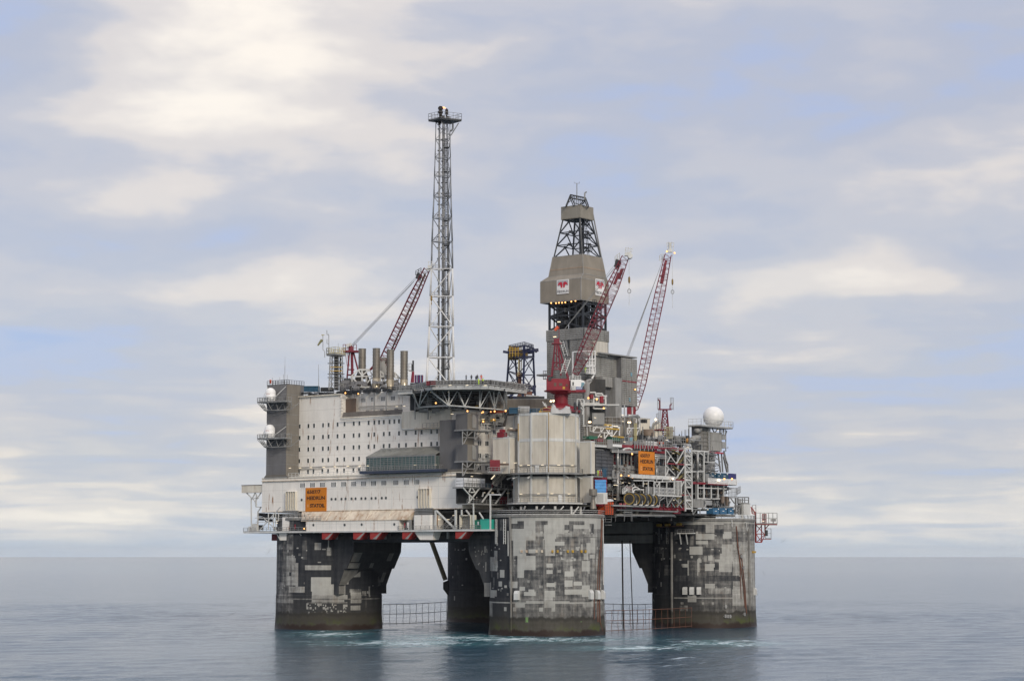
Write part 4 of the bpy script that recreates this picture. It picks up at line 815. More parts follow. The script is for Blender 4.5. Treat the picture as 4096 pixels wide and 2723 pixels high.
for i, (ya_, yb_) in enumerate(((800, 760), (1183, 1140))):       # dome balconies
    dx, dy, ds = ((320, 700), (312, 1085))[i], 0, 0
    q = lambda x, y, X=-17.0: W(*A(x, y), X=X)
    pl = q(178, ya_); prr = q(487, ya_); zp = q(320, ya_).z; zl = zp
    bt = thing('dome_balcony', ('upper' if i == 0 else 'lower') + ' railed grey balcony on the dark tower carrying a small dome', 'balcony', (-16, 88, zp), 'dome balconies on the dark tower')
    xo, xi = -18.4, XT-.08; yl, yr = W(*A(176, ya_), X=xo).y, W(*A(487, ya_), X=-16.6).y
    pl = [(xo, yl-.2, zp-.3), (xo, yl-4.4, zp-.3), (-17.2, yr, zp-.3), (xi, yr, zp-.3), (xi, yl-.2, zp-.3)]; part('floor', MB().prism(pl[::-1], (0, 0, .3)), 'galv', bt)
    part('railing', MB().rail([V(p)+V((0, 0, .3)) for p in (pl[3], pl[2], pl[1], pl[0], pl[4])], 1.2, 1.1, .055), 'galv', bt)
    mb = MB(); low = [V((xo+1.3, yl-1.6, zp-2.3)), V((xo+1.2, yl-5, zp-2.6)), V((xi, yr+.2, zp-2.4)), V((xi, yl-1.0, zp-2.9))]; up_ = [V(p) for p in (pl[0], pl[1], pl[3], pl[4])]
    for a_, b_ in zip(up_, low): mb.bar(a_, b_, .16)
    for k in range(4): mb.bar(low[k], low[(k+1) % 4], .2)
    for k in range(7):
        a_ = low[0].lerp(low[1], k/6) if k < 4 else low[1].lerp(low[2], (k-3)/3); b_ = up_[0].lerp(up_[1], k/6) if k < 4 else up_[1].lerp(up_[2], (k-3)/3); mb.bar(a_, b_, .14)
        c_ = up_[0].lerp(up_[1], (k+1)/6) if k < 3 else up_[1].lerp(up_[2], (k-2)/3); mb.bar(a_, c_, .12)
    part('under_truss', mb, 'galv', bt)
    top = W(*A(482, 640 if i == 0 else 1060), X=XT-.1)
    for a_, b_ in ((top, V((xo+.6, yl-5.2, zp+.1))), (V((XT-.1, ty1-.3, zp+4.6)), V((xo+.5, yl-1.5, zp+.1))), (V((XT-.1, ty1-2, zp+3.2)), V((xo+.5, yl-.7, zp+.1)))): part('stay', MB().tube(a_, b_, .09), 'offwhite', bt, at=a_)
    c = q(dx[0]-2, ya_-14, -16.6); rr = 1.54
    dm = thing('small_dome', 'small white dome with a capsule shape on the ' + ('upper' if i == 0 else 'lower') + ' balcony of the dark tower', 'radome', (c.x, c.y, zp), 'small white domes on the dark tower')
    prof = [(1.35, 0), (1.42, .3)] + [(rr, .5), (rr, 2.3)] + [(rr*math.cos(t_), 2.3+rr*math.sin(t_)) for t_ in np.linspace(0, math.pi/2, 9)]
    part('shell', MB().lathe((c.x, c.y, zp+.3), prof, 28), 'clean', dm, smooth=True); part('plinth', MB().lathe((c.x, c.y, zp+.01), [(0, 0), (1.9, 0), (1.9, .25), (1.3, .3)], 20), 'offwhite', dm)
    mb = MB()
    for k in range(24): a_ = 2*math.pi*k/24; mb.tube((c.x+math.cos(a_)*rr, c.y+math.sin(a_)*rr, zp+2.6), (c.x+math.cos(a_+.262)*rr, c.y+math.sin(a_+.262)*rr, zp+2.6), .025, 4)
    part('joint_band', mb, 'offwhite', dm)
    # faint red word wrapped round the dome's far-left side
    cu = bpy.data.curves.new('lettering', 'FONT'); cu.body = 'NERA'; cu.size = .55; cu.offset = .0; to = bpy.data.objects.new('lettering', cu); col.objects.link(to); dgp = bpy.context.evaluated_depsgraph_get(); me = bpy.data.meshes.new_from_object(to.evaluated_get(dgp)); bpy.data.objects.remove(to)
    va = math.atan2(-FH.y, -FH.x)
    for v in me.vertices: a_ = va-.55+(v.co.x-.5)/rr; v.co = V((math.cos(a_)*(rr+.012), math.sin(a_)*(rr+.012), v.co.y+1.75))
    me.materials.clear(); me.materials.append(paint('faded_red_print', (.52, .30, .29), .6, var=.1, dirt=0, bump=0)); o = bpy.data.objects.new('lettering', me); col.objects.link(o); o.parent = dm; o.location = (0, 0, .3)

# ---------------------------------------------------------------- accommodation block
ly1 = ty0+.3; yc = W(*A(1055, 1000), X=XW).y; ly0 = 20.0; ztop = W(*A(601, 748), X=XW).z; zmid = W(*A(1066, 968), X=XW).z
LQ = thing('accommodation_block', 'tall white accommodation block with rows of small dark windows and rust streaks', 'accommodation block', (0, 50, 44))
part('wall', MB().box(XW, 8, yc, ly1, z1, ztop), 'white', LQ); part('wall', MB().box(XW+.002, 8, ly0, yc-.002, z1+.002, zmid), 'white', LQ)
zr = W(*A(1700, 920), X=XW).z; yp0, yp1 = W(*C(465, 500), X=XW-.5).y, W(*A(1692, 1000), X=XW-.5).y; zb_ = W(*A(1700, 1090), X=XW).z
pan = part('rounded_panel', MB().box(XW-.5, XW-.01, yp0-4, yp1, zb_, zr+.3), 'cream', LQ); zz = W(*C(300, 590), X=XW-.9).z
yq = W(*A(1862, 1000), X=XW-.5).y
part('panel_pipe', MB().path([(XW-.75, W(*A(1070, 990), X=XW).y, W(*A(1070, 990), X=XW).z), (XW-.75, yp1+.5, W(*A(1070, 990), X=XW).z), (XW-.75, yp1+.1, zr-2.2), (XW-.75, yp1+.1, zb_+.4), (XW-.75, yp1-.6, zb_-.1), (XW-.75, yp0, zb_-.1)], .16, 8), 'offwhite', LQ)
part('parapet', MB().box(XW-.25, XW-.02, ly0, yc, zmid-.25, zmid+.1), 'cream', LQ); part('gutter', MB().box(XW-.5, XW-.02, yc-.2, ly1, ztop-.3, ztop+.05), 'cream', LQ)
lk = MB().box(XW-2.2, XW-.51, yp0-3, yq, zz-.2, zz); part('small_ledge', lk, 'rusty', LQ); part('ledge_railing', MB().rail([(XW-2.1, W(*A(1912, 1000), X=XW-2).y, zz), (XW-2.1, yp0-2, zz)], 1.3, 1.3, .05), 'galv', LQ)
rows = [((625, 1058), (625, 717, 775, 869, 927, 1021, 1094, 1190, 1249, 1346, 1406, 1455, 1504, 1564, 1614, 1663)), ((625, 1179), (625, 717, 774, 868, 927, 1021, 1092, 1189, 1248, 1346, 1405, 1504, 1564, 1663, 1737, 1837, 1899, 2000, 2062)),
        ((622, 1301), (622, 715, 772, 867, 925, 1020, 1092, 1188, 1247, 1345, 1405, 1503, 1563, 1663, 1736, 1837, 1899, 2000, 2062)), ((620, 1420), (620, 713, 771, 866, 924, 1019, 1091, 1187, 1246)), ((618, 1535), (618, 712, 769, 862, 922, 1018, 1089, 1186, 1245))]
wm = window_mesh(.72, 1.2, 'X', 1, .09)
for (x0, yy), xs in rows:
    z = W(*A(x0, yy), X=XW).z
    for x in xs: put_window(wm, LQ, (XW, W(*A(x, yy), X=XW).y, z))
wm = window_mesh(.72, 1.2, 'Y', 1, .09)
for x, y in ((882, 619), (897, 619), (949, 621), (965, 621), (815, 722), (829, 722), (882, 724), (897, 724), (815, 832), (829, 832), (882, 834), (897, 834), (815, 940), (829, 940), (882, 943), (897, 943)): put_window(wm, LQ, W(*C(x, y), Y=ly0))
# recessed top storey with wide windows, brown screen, mesh walkway
XR = -5.5
mb = MB().box(XR, 8, W(*A(1720, 760), X=XR).y-14, yc-.01, zmid+.01, W(*A(1300, 715), X=XR).z+.1); part('top_storey', mb, 'white', LQ)
z = W(*A(1291, 783), X=XR).z; wm = window_mesh(1.55, 1.15, 'X', 4, .1)
for x in (1291, 1394, 1497, 1600): put_window(wm, LQ, (XR, W(*A(x, 775), X=XR).y, z))
a, b, c, d = YZ(XR-1.5, A(1085, 940), A(1212, 765)); part('brown_screen', MB().corr((XR-1.5, b, zmid+.2), (XR-1.5, a, zmid+.2), (XR-1.5, a, d), (XR-1.5, b, d), 12, .07, (-1, 0, 0), .15), 'brown', LQ)
a, b, c, d = YZ(XW-.1, A(1072, 962), A(1695, 900)); part('mesh_fence', MB().corr((XW+.1, b, zmid+.1), (XW+.1, a, zmid+.1), (XW+.1, a, zmid+1.5), (XW+.1, b, zmid+1.5), 90, .04, (-1, 0, 0), .05), paint('mesh_grey', (.17, .155, .14), .7), LQ)
for x in (1404, 1530): p = W(*A(x, 780), X=XW+1); part('column', MB().bar((XW+1, p.y, zmid), (XW+1, p.y, ztop), .3), 'midgrey', LQ, at=(XW+1, p.y, zmid))
for k in range(6): p = W(*A(1050, 760+k*35), X=XW-.1); part('hand_rung', MB().bar((XW-.35, p.y, p.z), (XW-.35, p.y-1.2, p.z), .1), 'midgrey', LQ, at=p)
mb = MB()
for k in range(9): p = W(*A(1235+k*50, 868), X=XR-.4); mb.box(XR-.9, XR-.1, p.y-.35, p.y+.35, zmid+.2, zmid+1.0+.5*(k % 3))
mb.path([W(*A(1250, 852), X=XR-.5), W(*A(1690, 838), X=XR-.5)], .14).path([W(*A(1250, 885), X=XR-.5), W(*A(1690, 868), X=XR-.5)], .1); part('recess_pipework', mb, 'midgrey', LQ)
lamps(LQ, [W(*A(x, y), X=XR-1) for x, y in ((1640, 850), (1718, 846))]); floods(LQ, [W(*A(1102, 710), X=XW-.4), W(*A(1237, 718), X=XW-.4)], r_=.32)
mb = MB(); zt_ = ztop
for k in range(60):
    y = rng.uniform(32, ly1-1); x = XW+rng.uniform(.2, 3); l = rng.uniform(1, 6); z = zt_+.2+rng.random()*.9; mb.tube((x, y, z), (x, min(ly1, y+l), z), .06+.08*rng.random(), 5)
mb.rail([(XW, ly1, zt_), (XW, 32, zt_)], 1.15, 1.3, .05)
for k in range(30): y = rng.uniform(34, ly1-2); mb.box(XW+1.5, XW+4, y-.6, y+.6, zt_, zt_+rng.uniform(.5, 1.3))
part('roof_clutter', mb, 'dark', LQ, stuff=True)
# ledge lights and rail at its foot
mb = MB().rail([(XB+.2, ty0-.5, z1+.1), (XB+.2, W(*A(1310, 1540), X=XB).y, z1+.1)], 1.15, 1.4, .05); part('railing', mb, 'offwhite', LQ)
mb = MB().path([(XW-.35, ly1-.3, W(*A(660, 1505), X=XW).z), (XW-.35, W(*A(870, 1500), X=XW).y, W(*A(660, 1505), X=XW).z)], .12).path([(XW-.35, W(*A(1130, 1497), X=XW).y, W(*A(640, 1500), X=XW).z), (XW-.35, W(*A(1230, 1490), X=XW).y, W(*A(640, 1500), X=XW).z)], .1); mb.path([(XW-.2, ly1-.2, W(*A(620, 1487), X=XW).z), (XW-.2, W(*A(1310, 1470), X=XW).y, W(*A(620, 1487), X=XW).z)], .08); part('service_pipe', mb, 'midgrey', LQ)
lamps(LQ, [(XW-.5, W(*A(x, 1485), X=XW).y, W(*A(641, 1492), X=XW).z) for x in (641, 754, 889, 1006, 1140, 1265)])
lamps(LQ, [(XT-.3, W(*A(541, 1493), X=XT).y+.4, W(*A(541, 1493), X=XT).z)])

# name board on the lower block
def name_board(label, plane, z_, rect, lines, emb, dv):
    kw = {plane[0]: plane[1]}; p, q = W(*z_(rect[0], rect[3]), **kw), W(*z_(rect[2], rect[1]), **kw); tl = W(*z_(rect[0], rect[1]), **kw)
    t = thing('name_board', label, 'sign', p); q.z = tl.z; v = plane[1]
    if plane[0] == 'X': part('board', MB().box(v, v+.12, q.y, p.y, p.z, q.z), 'sign', t); part('divider', MB().box(v-.01, v-.002, q.y+.2, p.y-.2, W(*z_(rect[0], dv), **kw).z-.04, W(*z_(rect[0], dv), **kw).z+.04), 'sinkdark', t)
    else: part('board', MB().box(p.x, q.x, v, v+.12, p.z, q.z), 'sign', t); part('divider', MB().box(p.x+.2, q.x-.2, v-.01, v-.002, W(*z_(rect[0], dv), **kw).z-.04, W(*z_(rect[0], dv), **kw).z+.04), 'sinkdark', t)
    for s_, x0, ya_, x1, yb_, bo in lines: letters(s_, t, plane, z_, x0, ya_, x1, yb_, 'ink', bold=bo)
    drop_emblem(t, plane, z_, *emb); return t
M['sinkdark'] = paint('sign_seam', (.40, .13, .01), .6, var=.05, dirt=0, bump=0)
name_board('orange name board reading 6507/7 HEIDRUN STATOIL on the long white block', ('X', XB-.16), B, (585, 225, 775, 437), [('6507/7', 601, 245, 722, 279, .034), ('HEIDRUN', 599, 300, 760, 334, .034), ('STATOIL', 627, 367, 759, 401, .045)], (609, 384, .95), 348)

# ---------------------------------------------------------------- glazed lounge
XG = -15.5; GL = thing('glazed_lounge', 'glass walled lounge with sloping grey roof on the accommodation block ledge', 'lounge', (-13, 45, 44))
gy1, gy0 = W(*A(1320, 1450), X=XG).y, W(*C(427, 900), X=XG).y; gz1 = W(*A(1320, 1378), X=XG).z; gz0 = W(*A(1320, 1528), X=XG).z; rz = W(*A(1480, 1290), X=XW).z
nc, nr = 19, 7; fr = MB(); dy = (gy1-gy0)/nc; dz_ = (gz1-.35-gz0)/nr
for i in range(nc+1): w = .09 if i % 3 else .16; y = gy0+dy*i; fr.box(XG-.06, XG+.1, y-w/2, y+w/2, gz0, gz1-.35)
for j in range(nr+1): z = gz0+dz_*j; fr.box(XG-.05, XG+.09, gy0, gy1, z-.05, z+.05)
fr.box(XG-.1, XG+.15, gy0-.1, gy1+.1, gz1-.35, gz1); fr.box(XG-.12, XG+.16, gy0-.12, gy0+.12, gz0, gz1-.352)
for x in (XG+.75, XG+1.5, XG+2.2): fr.box(x-.05, x+.05, gy0-.06, gy0+.05, gz0, gz1-.2)
for j in range(nr+1): z = gz0+dz_*j; fr.box(XG+.16, XG+2.4, gy0-.05, gy0+.04, z-.05, z+.05)
part('mullion_frame', fr, 'galv', GL)
pm = MB().box(0, .03, -dy/2+.02, dy/2-.02, -dz_/2+.02, dz_/2-.02).mesh('pane', M['greenpane'], (0, 0, 0)); ps = MB().box(-.36, .36, 0, .03, -dz_/2+.02, dz_/2-.02).mesh('pane', M['greenpane'], (0, 0, 0))
for j in range(nr):
    for i in range(nc): o = bpy.data.objects.new('pane', pm); col.objects.link(o); o.parent = GL; o.location = V((XG+.02, gy0+dy*(i+.5), gz0+dz_*(j+.5)))-base(GL)
    for x in (XG+.42, XG+1.12, XG+1.85): o = bpy.data.objects.new('pane', ps); col.objects.link(o); o.parent = GL; o.location = V((x, gy0+.0, gz0+dz_*(j+.5)))-base(GL)
mb = MB(); mb.corr((XG-.1, gy1, gz1+.03), (XG-.1, gy0-.1, gz1+.03), (XW-.02, gy0-.1, rz), (XW-.02, gy1-.0, rz), 70, .05, (-.35, 0, 1), .15); part('roof', mb, paint('weathered_roof', (.21, .215, .20), .6, var=.25, dirt=.5, dirt_rgb=(.12, .115, .10)), GL)
mb = MB()
for x in (1530, 1590, 1680, 1765, 1840, 1925): p = W(*A(x, 1298), X=XW-1); mb.box(XW-2.2, XW-.9, p.y-.4, p.y+.4, rz-.75, rz-.62)
part('roof_vent', mb, 'midgrey', GL)
mb = MB(); mb.add([(XG, gy1, gz0), (XG, gy1, gz1), (XW-.03, gy1, rz-.1), (XW-.03, gy1, gz0)], [(0, 1, 2, 3)]); part('end_wall', mb, 'midgrey', GL)
part('back_wall', MB().box(XG+3.2, XG+3.4, gy0+.2, gy1-.2, gz0, gz1), 'greylit', GL)
part('floor', MB().box(XG-1.1, XW-.03, gy0-3, gy1+1.6, gz0-.75, gz0-.01), paint('floor_edge', (.035, .05, .085), .5), GL); part('railing', MB().rail([(XG-.95, gy1+1.4, gz0), (XG-.95, gy0-1.6, gz0), (XG+1.5, gy0-1.6, gz0)], 1.2, .9, .05), 'galv', GL)
for x, y in ((1832, 1462), (1338, 1470), (2045, 1458)): lamps(GL, [W(*A(x, y), X=XG+.0)])

# ---------------------------------------------------------------- second clad tower with ventilation boxes
T2 = thing('clad_vent_tower', 'dark grey clad tower with two projecting boxes at the near corner of the white wall', 'clad tower', (-11, 24, 44)); X2 = -13.6
t1, t0 = W(*C(467, 700), X=X2).y, W(*C(672, 700), X=X2).y; ta, tb_ = W(*C(467, 990), X=X2).z+1, W(*C(467, 517), X=X2).z
clad_lit_side('grey', 'greylit', X2, XW, t0, t1, ta, tb_, T2, 40, 18); part('core', MB().box(X2+.101, XW+.6, t0+.101, t1, ta, tb_-.02), 'grey', T2)
mb = MB(); mb.add([(X2-.1, t1+.1, ta), (X2-.1, t0-.1, ta), (XW, t0-.1, ta), (X2-.1, t1+.7, z1+.12), (X2-.1, t0-.2, z1+.12), (XW, t0-.2, z1+.12)], [(0, 1, 4, 3), (1, 2, 5, 4)]); part('skirt', mb, 'greylit', T2)
for i, (ya_, yb_) in enumerate(((460, 602), (735, 882))):
    xb = -15.4; q1, q0 = W(*C(611, ya_), X=xb), W(*C(716, yb_), X=xb); za, zb = W(*C(611, yb_), X=xb).z, q1.z
    vb = thing('vent_box', ('upper' if i == 0 else 'lower') + ' grey clad box on a trussed shelf of the near clad tower', 'vent box', (xb+1, q0.y, za), 'vent boxes on the near clad tower')
    clad_lit_side('grey', 'greylit', xb, xb+3.4, q0.y, q1.y, za, zb, vb, 24, 12); part('core', MB().box(xb+.101, xb+5, q0.y+.101, q1.y-.1, za+.01, zb-.02), 'grey', vb)
    if i == 1 or True: part('side_panel', MB().prism([(xb+1.9, q0.y-.12, za+.5), (xb+3.6, q0.y-.12, za+.5), (xb+3.6, q0.y-.12, zb-1.2), (xb+3.1, q0.y-.12, zb-.3), (xb+1.9, q0.y-.12, zb-.2)], (0, -.14, 0)), 'pipe', vb)
    part('shelf', MB().box(xb-.3, xb+9.4, q0.y-1.0, q1.y+.3, za-.35, za-.02), 'galv', vb)
    part('railing', MB().rail([(xb+5.0, q0.y-.9, za), (xb+9.3, q0.y-.9, za), (xb+9.3, q0.y+2, za)], 1.9, 1.4, .06), 'offwhite', vb)
    mb = MB(); f = lambda x, y: W(*C(x, y+(0 if i == 0 else 280)), Y=q0.y-.6)
    for s_, e_ in (((672, 615), (672, 735)), ((672, 620), (715, 660)), ((760, 618), (715, 660)), ((715, 660), (680, 730)), ((715, 612), (715, 668)), ((672, 668), (780, 672)), ((780, 618), (795, 645)), ((835, 628), (780, 690)), ((795, 645), (810, 620)), ((780, 615), (780, 680))): mb.bar(f(*s_), f(*e_), .2)
    part('bracket_truss', mb, 'pipe', vb)
# ---------------------------------------------------------------- helicopter deck
HDk = thing('helideck', 'grey eight-sided helicopter deck on white trusses above the accommodation block', 'helideck', W(*K(900, 360), D=566))
ZH = W(*K(600, 335), D=553).z; oc = []
DN, DM = 551, 568      # distances of the near edge and of the deck's widest line
for (x, y), D in (((60, 320), 575), ((265, 385), 553), ((1430, 372), 551), ((1830, 330), 572)): p = W(*K(x, y), D=D); p.z = ZH; oc.append(p)
a_, b_ = oc[1], oc[2]; ctr = (a_+b_)/2 + FH*16.5
oc[0] = W(*(1592, 1556), D=570); oc[3] = W(*(2035, 1556), D=570)
for p in oc: p.z = ZH
oc += [2*ctr - V((0, 0, 0)) - p for p in oc]; 
for p in oc: p.z = ZH
oc = sorted(oc, key=lambda p: math.atan2(p.y-ctr.y, p.x-ctr.x))
part('deck_plate', MB().prism([p-V((0, 0, .9)) for p in oc], (0, 0, .9)), 'deck', HDk)
mb = MB()
for a, b in zip(oc, oc[1:]+oc[:1]): mb.bar(a-V((0, 0, .45)), b-V((0, 0, .45)), .3, .95)
part('edge_beam', mb, 'offwhite', HDk)
out = [ctr+(p-ctr)*1.08 for p in oc]; mb = MB()
for p in out: p.z = ZH+.05
mb.rail([*out, out[0]], 1.35, 1.9, .06)
for a, b, c, d in zip(oc, oc[1:]+oc[:1], out, out[1:]+out[:1]):
    for k in range(7): mb.bar(a.lerp(b, k/7)-V((0, 0, .3)), c.lerp(d, k/7), .12)
part('safety_net_frame', mb, 'pipe', HDk)
top = [p+V((0, 0, 1.5)) for p in oc]; part('landing_surface', MB().prism([ctr+(p-ctr)*.985+V((0, 0, 1.35-0)) for p in oc], (0, 0, .25)), 'galv', HDk)
mb = MB()
for a, b in zip(oc, oc[1:]+oc[:1]):
    for k in range(8): p = (a.lerp(b, k/8)-ctr)*.97+ctr; mb.box(p.x-.12, p.x+.12, p.y-.12, p.y+.12, ZH, ZH+1.35)
    mb.bar(ctr+(a-ctr)*.975+V((0, 0, .55)), ctr+(b-ctr)*.975+V((0, 0, .55)), .35, .2); mb.bar(ctr+(a-ctr)*.975+V((0, 0, 1.0)), ctr+(b-ctr)*.975+V((0, 0, 1.0)), .35, .2)
part('perimeter_gutter', mb, 'galv', HDk)
# trusses: a bottom chord ring and fans of diagonals
low = [W(*K(-30, 775), D=568), W(*K(600, 740), D=556), W(*K(935, 762), D=554), W(*K(1245, 790), D=556), W(*K(1560, 812), D=562), W(*K(1810, 835), D=566)]
low2 = [p+FH*13 for p in low]; tr = MB()
for ch in (low, low2):
    for a, b in zip(ch, ch[1:]): tr.tube(a, b, .2 if ch is low else .16, 8)
for a, b in zip(low, low2): tr.tube(a, b, .16, 6)
part('bottom_chord', tr, 'offwhite', HDk); tr = MB(); uz = ZH-.9
def top_at(x, D): p = W(*K(x, 400), D=D); return V((p.x, p.y, uz))
for i, (xs, ) in enumerate((((-160, 40, 175),), ((240, 470, 780),), ((780, 800, 1080),), ((1250, 1300, 1450),), ((1450, 1540, 1650),), ((1650, 1770, 1810),))):
    for x in xs: tr.tube(low[i], top_at(x, 558), .15, 7); 
    for x in (xs[0], xs[2]): tr.tube(low2[i], top_at(x, 572), .16, 6)
tr.tube(low[1], top_at(610, 556), .17, 6); tr.tube(top_at(230, 560), low[1], .2, 7)
part('diagonal', tr, 'offwhite', HDk); tr = MB()
for x in (-100, 170, 480, 720, 940, 1270, 1510, 1750): p = top_at(x, 570); part('column', MB().bar(p, p-V((0, 0, 7)), .22), 'galv', HDk, at=p)
for x in (0, 400, 860, 1160, 1400): p = top_at(x, 580); part('column', MB().bar(p, p-V((0, 0, 9)), .24), 'galv', HDk, at=p)
tr = MB()
for k in range(9): a = oc[1].lerp(oc[2], 0); p0 = top_at(-150+k*240, 556); tr.bar(p0, p0+FH*30, .25, .8)
for D in (560, 566, 574, 582): tr.bar(top_at(-150, D), top_at(1800, D), .22, .6)
part('deck_joist', tr, 'dark', HDk)
# lattice walkway behind, with the sky through it
tr = MB(); f = lambda x, y: W(*K(x, y), D=585)
for ya_, yb_, x0, x1 in ((520, 520, 880, 1760), (598, 590, 860, 1760), (415, 410, 1040, 1660), (470, 462, 1040, 1660)): tr.bar(f(x0, ya_), f(x1, yb_), .4 if ya_ > 500 else .28)
for k in range(14): x = 890+k*66; tr.bar(f(x, 515), f(x, 600), .35)
for k in range(10): x = 1040+k*66; tr.bar(f(x, 410), f(x, 470), .25)
tr.bar(f(850, 612), f(1760, 606), .5, 1.5); part('rear_walkway', tr, 'dark', HDk)
tr = MB(); f = lambda x, y: W(*K(x, y), D=563)
tr.path([f(1840, 345), f(1960, 290)], .1).path([f(1760, 500), f(1920, 375), f(2040, 375)], .22); tr.rail([f(1830, 345), f(1950, 345), f(2040, 370)], 1.3, 1.3, .06); tr.rail([f(1750, 510), f(1925, 380)], 1.2, 1, .05); tr.bar(f(1755, 380), f(1755, 840), .3); part('access_stair', tr, 'galv', HDk)
part('inner_box', MB().obox(f(1250, 560)+FH*14-RT*9, RT*9.5, FH*2, V((0, 0, 3.2))), 'tar', HDk)
part('inner_box', MB().obox(W(*K(330, 560), D=576), RT*7.2, FH*2, V((0, 0, 3.8))), 'dark', HDk)
tr = MB()
for k in range(26): x = rng.uniform(-100, 1250); y = rng.uniform(520, 900); p = W(*K(x, y), D=rng.uniform(568, 574)); tr.obox(p, RT*rng.uniform(.2, 1.4), FH*.3, V((0, 0, rng.uniform(.08, .5))))
for k in range(8): a = W(*K(rng.uniform(-100, 300), 480+k*50), D=569); tr.tube(a, a+RT*rng.uniform(8, 18), .12, 5)
part('under_deck_pipework', tr, 'midgrey', HDk, stuff=True)
lamps(HDk, [W(*K(x, y), D=549) for x, y in ((632, 316), (988, 316), (1370, 321))] + [W(*K(x, y), D=560) for x, y in ((230, 460), (590, 461), (1030, 437), (1248, 424), (675, 915), (1322, 1026))], size=(.85, .16, .16))
floods(HDk, [W(*K(x, y), D=560) for x, y in ((1318, 875), (1560, 863), (1790, 852), (992, 856), (1322, 1074), (332, 688))], r_=.36)
floods(HDk, [W(*K(x, y), D=562) for x, y in ((1290, 893), (1480, 870), (1540, 1038))], r_=.25)
for (xa, ya_, xb, yb_), lab in (((140, 232, 322, 322), 'red slatted skid on the left corner of the helicopter deck'), ((1370, 228, 1565, 300), 'red slatted skid on the right corner of the helicopter deck')):
    D = 553 if xa < 900 else 560; c = (W(*K(xa, yb_), D=D)+W(*K(xb, ya_), D=D))/2; w = (W(*K(xb, yb_), D=D)-W(*K(xa, yb_), D=D)).length/2; hh = W(*K(xa, ya_), D=D).z-W(*K(xa, yb_), D=D).z
    t = thing('slatted_skid', lab, 'skid', c-V((0, 0, hh/2)), 'red skids on the helicopter deck'); mb = MB()
    for k in range(5): mb.obox(c+V((0, 0, hh*(-.42+.21*k))), RT*w, FH*1.0, V((0, 0, hh*.065)))
    part('slat', mb, 'craner', t); mb = MB()
    for k in range(5): mb.obox(c+RT*w*(-.96+.48*k), RT*.09, FH*1.04, V((0, 0, hh*.5)))
    part('post', mb, 'craner', t)

# ---------------------------------------------------------------- people (bodies grown from a jointed skeleton)
def person(foot, label, h=1.8, face=0., top='blackcloth', legs='blackcloth', pose='stand', helmet=None):
    t = thing('person', label, 'person', foot)
    s = h/1.8; F_ = V((math.cos(face), math.sin(face), 0)); S_ = V((-F_.y, F_.x, 0)); Z_ = V((0, 0, 1)); P = []; E_ = []; Rr = []
    def v(f, sd, z, r, par=None):
        P.append((F_*f+S_*sd+Z_*z)*s); Rr.append(r*s); i = len(P)-1
        if par is not None: E_.append((par, i))
        return i
    pel = v(0, 0, .98, .15); sp_ = v(.01, 0, 1.2, .145, pel); ch = v(0, 0, 1.40, .16, sp_); nk = v(0, 0, 1.52, .06, ch); hd = v(.02, 0, 1.63, .095, nk); v(.02, 0, 1.74, .085, hd)
    st = .13 if pose != 'walk' else .2
    for sd in (1, -1):
        hp = v(0, sd*.10, .90, .10, pel); kn = v(.03+(.06*sd if pose == 'walk' else 0), sd*st*.9, .50, .072, hp); an = v((.10*sd if pose == 'walk' else 0), sd*st, .08, .05, kn); v(.14+(.10*sd if pose == 'walk' else 0), sd*(st+.03), .035, .042, an)
        sh = v(0, sd*.19, 1.43, .075, ch)
        if pose == 'camera': el = v(.22, sd*.24, 1.30, .05, sh); wr = v(.26, sd*.07, 1.58, .036, el)
        elif pose == 'hips': el = v(-.05, sd*.40, 1.20, .05, sh); wr = v(.10, sd*.24, 1.02, .036, el)
        elif pose == 'pockets': el = v(-.06, sd*.31, 1.17, .052, sh); wr = v(.10, sd*.20, .96, .038, el)
        else: el = v(-.02, sd*.27, 1.16, .05, sh); wr = v(.06, sd*.27, .92, .036, el)
        d = (P[wr]-P[el]).normalized(); P.append(P[wr]+d*.09*s); Rr.append(.032*s); E_.append((wr, len(P)-1))
    me = bpy.data.meshes.new('body'); me.from_pydata([tuple(p) for p in P], E_, []); o = bpy.data.objects.new('body', me); col.objects.link(o)
    md_ = o.modifiers.new('skin', 'SKIN'); 
    for i, r_ in enumerate(Rr): me.skin_vertices[0].data[i].radius = (r_, r_)
    me.skin_vertices[0].data[0].use_root = True; o.modifiers.new('smooth', 'SUBSURF').levels = 1; o.modifiers['smooth'].render_levels = 1
    ev = bpy.data.meshes.new_from_object(o.evaluated_get(bpy.context.evaluated_depsgraph_get())); bpy.data.objects.remove(o); ev.name = 'body'
    ev.materials.clear()
    for k in (top, legs, 'skin'): ev.materials.append(M[k])
    for f in ev.polygons:
        z = f.center.z/s; w = abs(f.center.dot(S_))/s
        f.material_index = 2 if z > 1.53 or (z < 1.0 and w > .235 and z > .7 and pose != 'hips') else (1 if z < .99 and w < .27 else 0); f.use_smooth = True
    ev.polygons.foreach_set('use_smooth', [True]*len(ev.polygons))
    o = bpy.data.objects.new('body', ev); col.objects.link(o); o.parent = t
    hc = V(foot)+(F_*.01+Z_*1.70)*s; mb = MB(); mb.lathe(hc, [(.112*s, -.03), (.118*s, .02*s), (.10*s, .08*s), (.05*s, .125*s), (0, .13*s)], 12)
    if helmet: mb.lathe(hc, [(.112*s, -.03), (.15*s, -.035), (.112*s, 0)], 12)
    part('helmet' if helmet else 'hair', mb, helmet or 'blackcloth', t, smooth=True)
    mb = MB()
    for sd in (1, -1): c = V(foot)+(F_*.115+S_*sd*.035+Z_*1.655)*s; mb.obox(c, F_*.01, S_*.014, Z_*.008)
    part('eyes', mb, 'blackcloth', t); c = V(foot)+(F_*.125+Z_*1.62)*s; part('nose', MB().obox(c, F_*.02, S_*.014, Z_*.025), 'skin', t)
    return t
face = AZ+math.pi
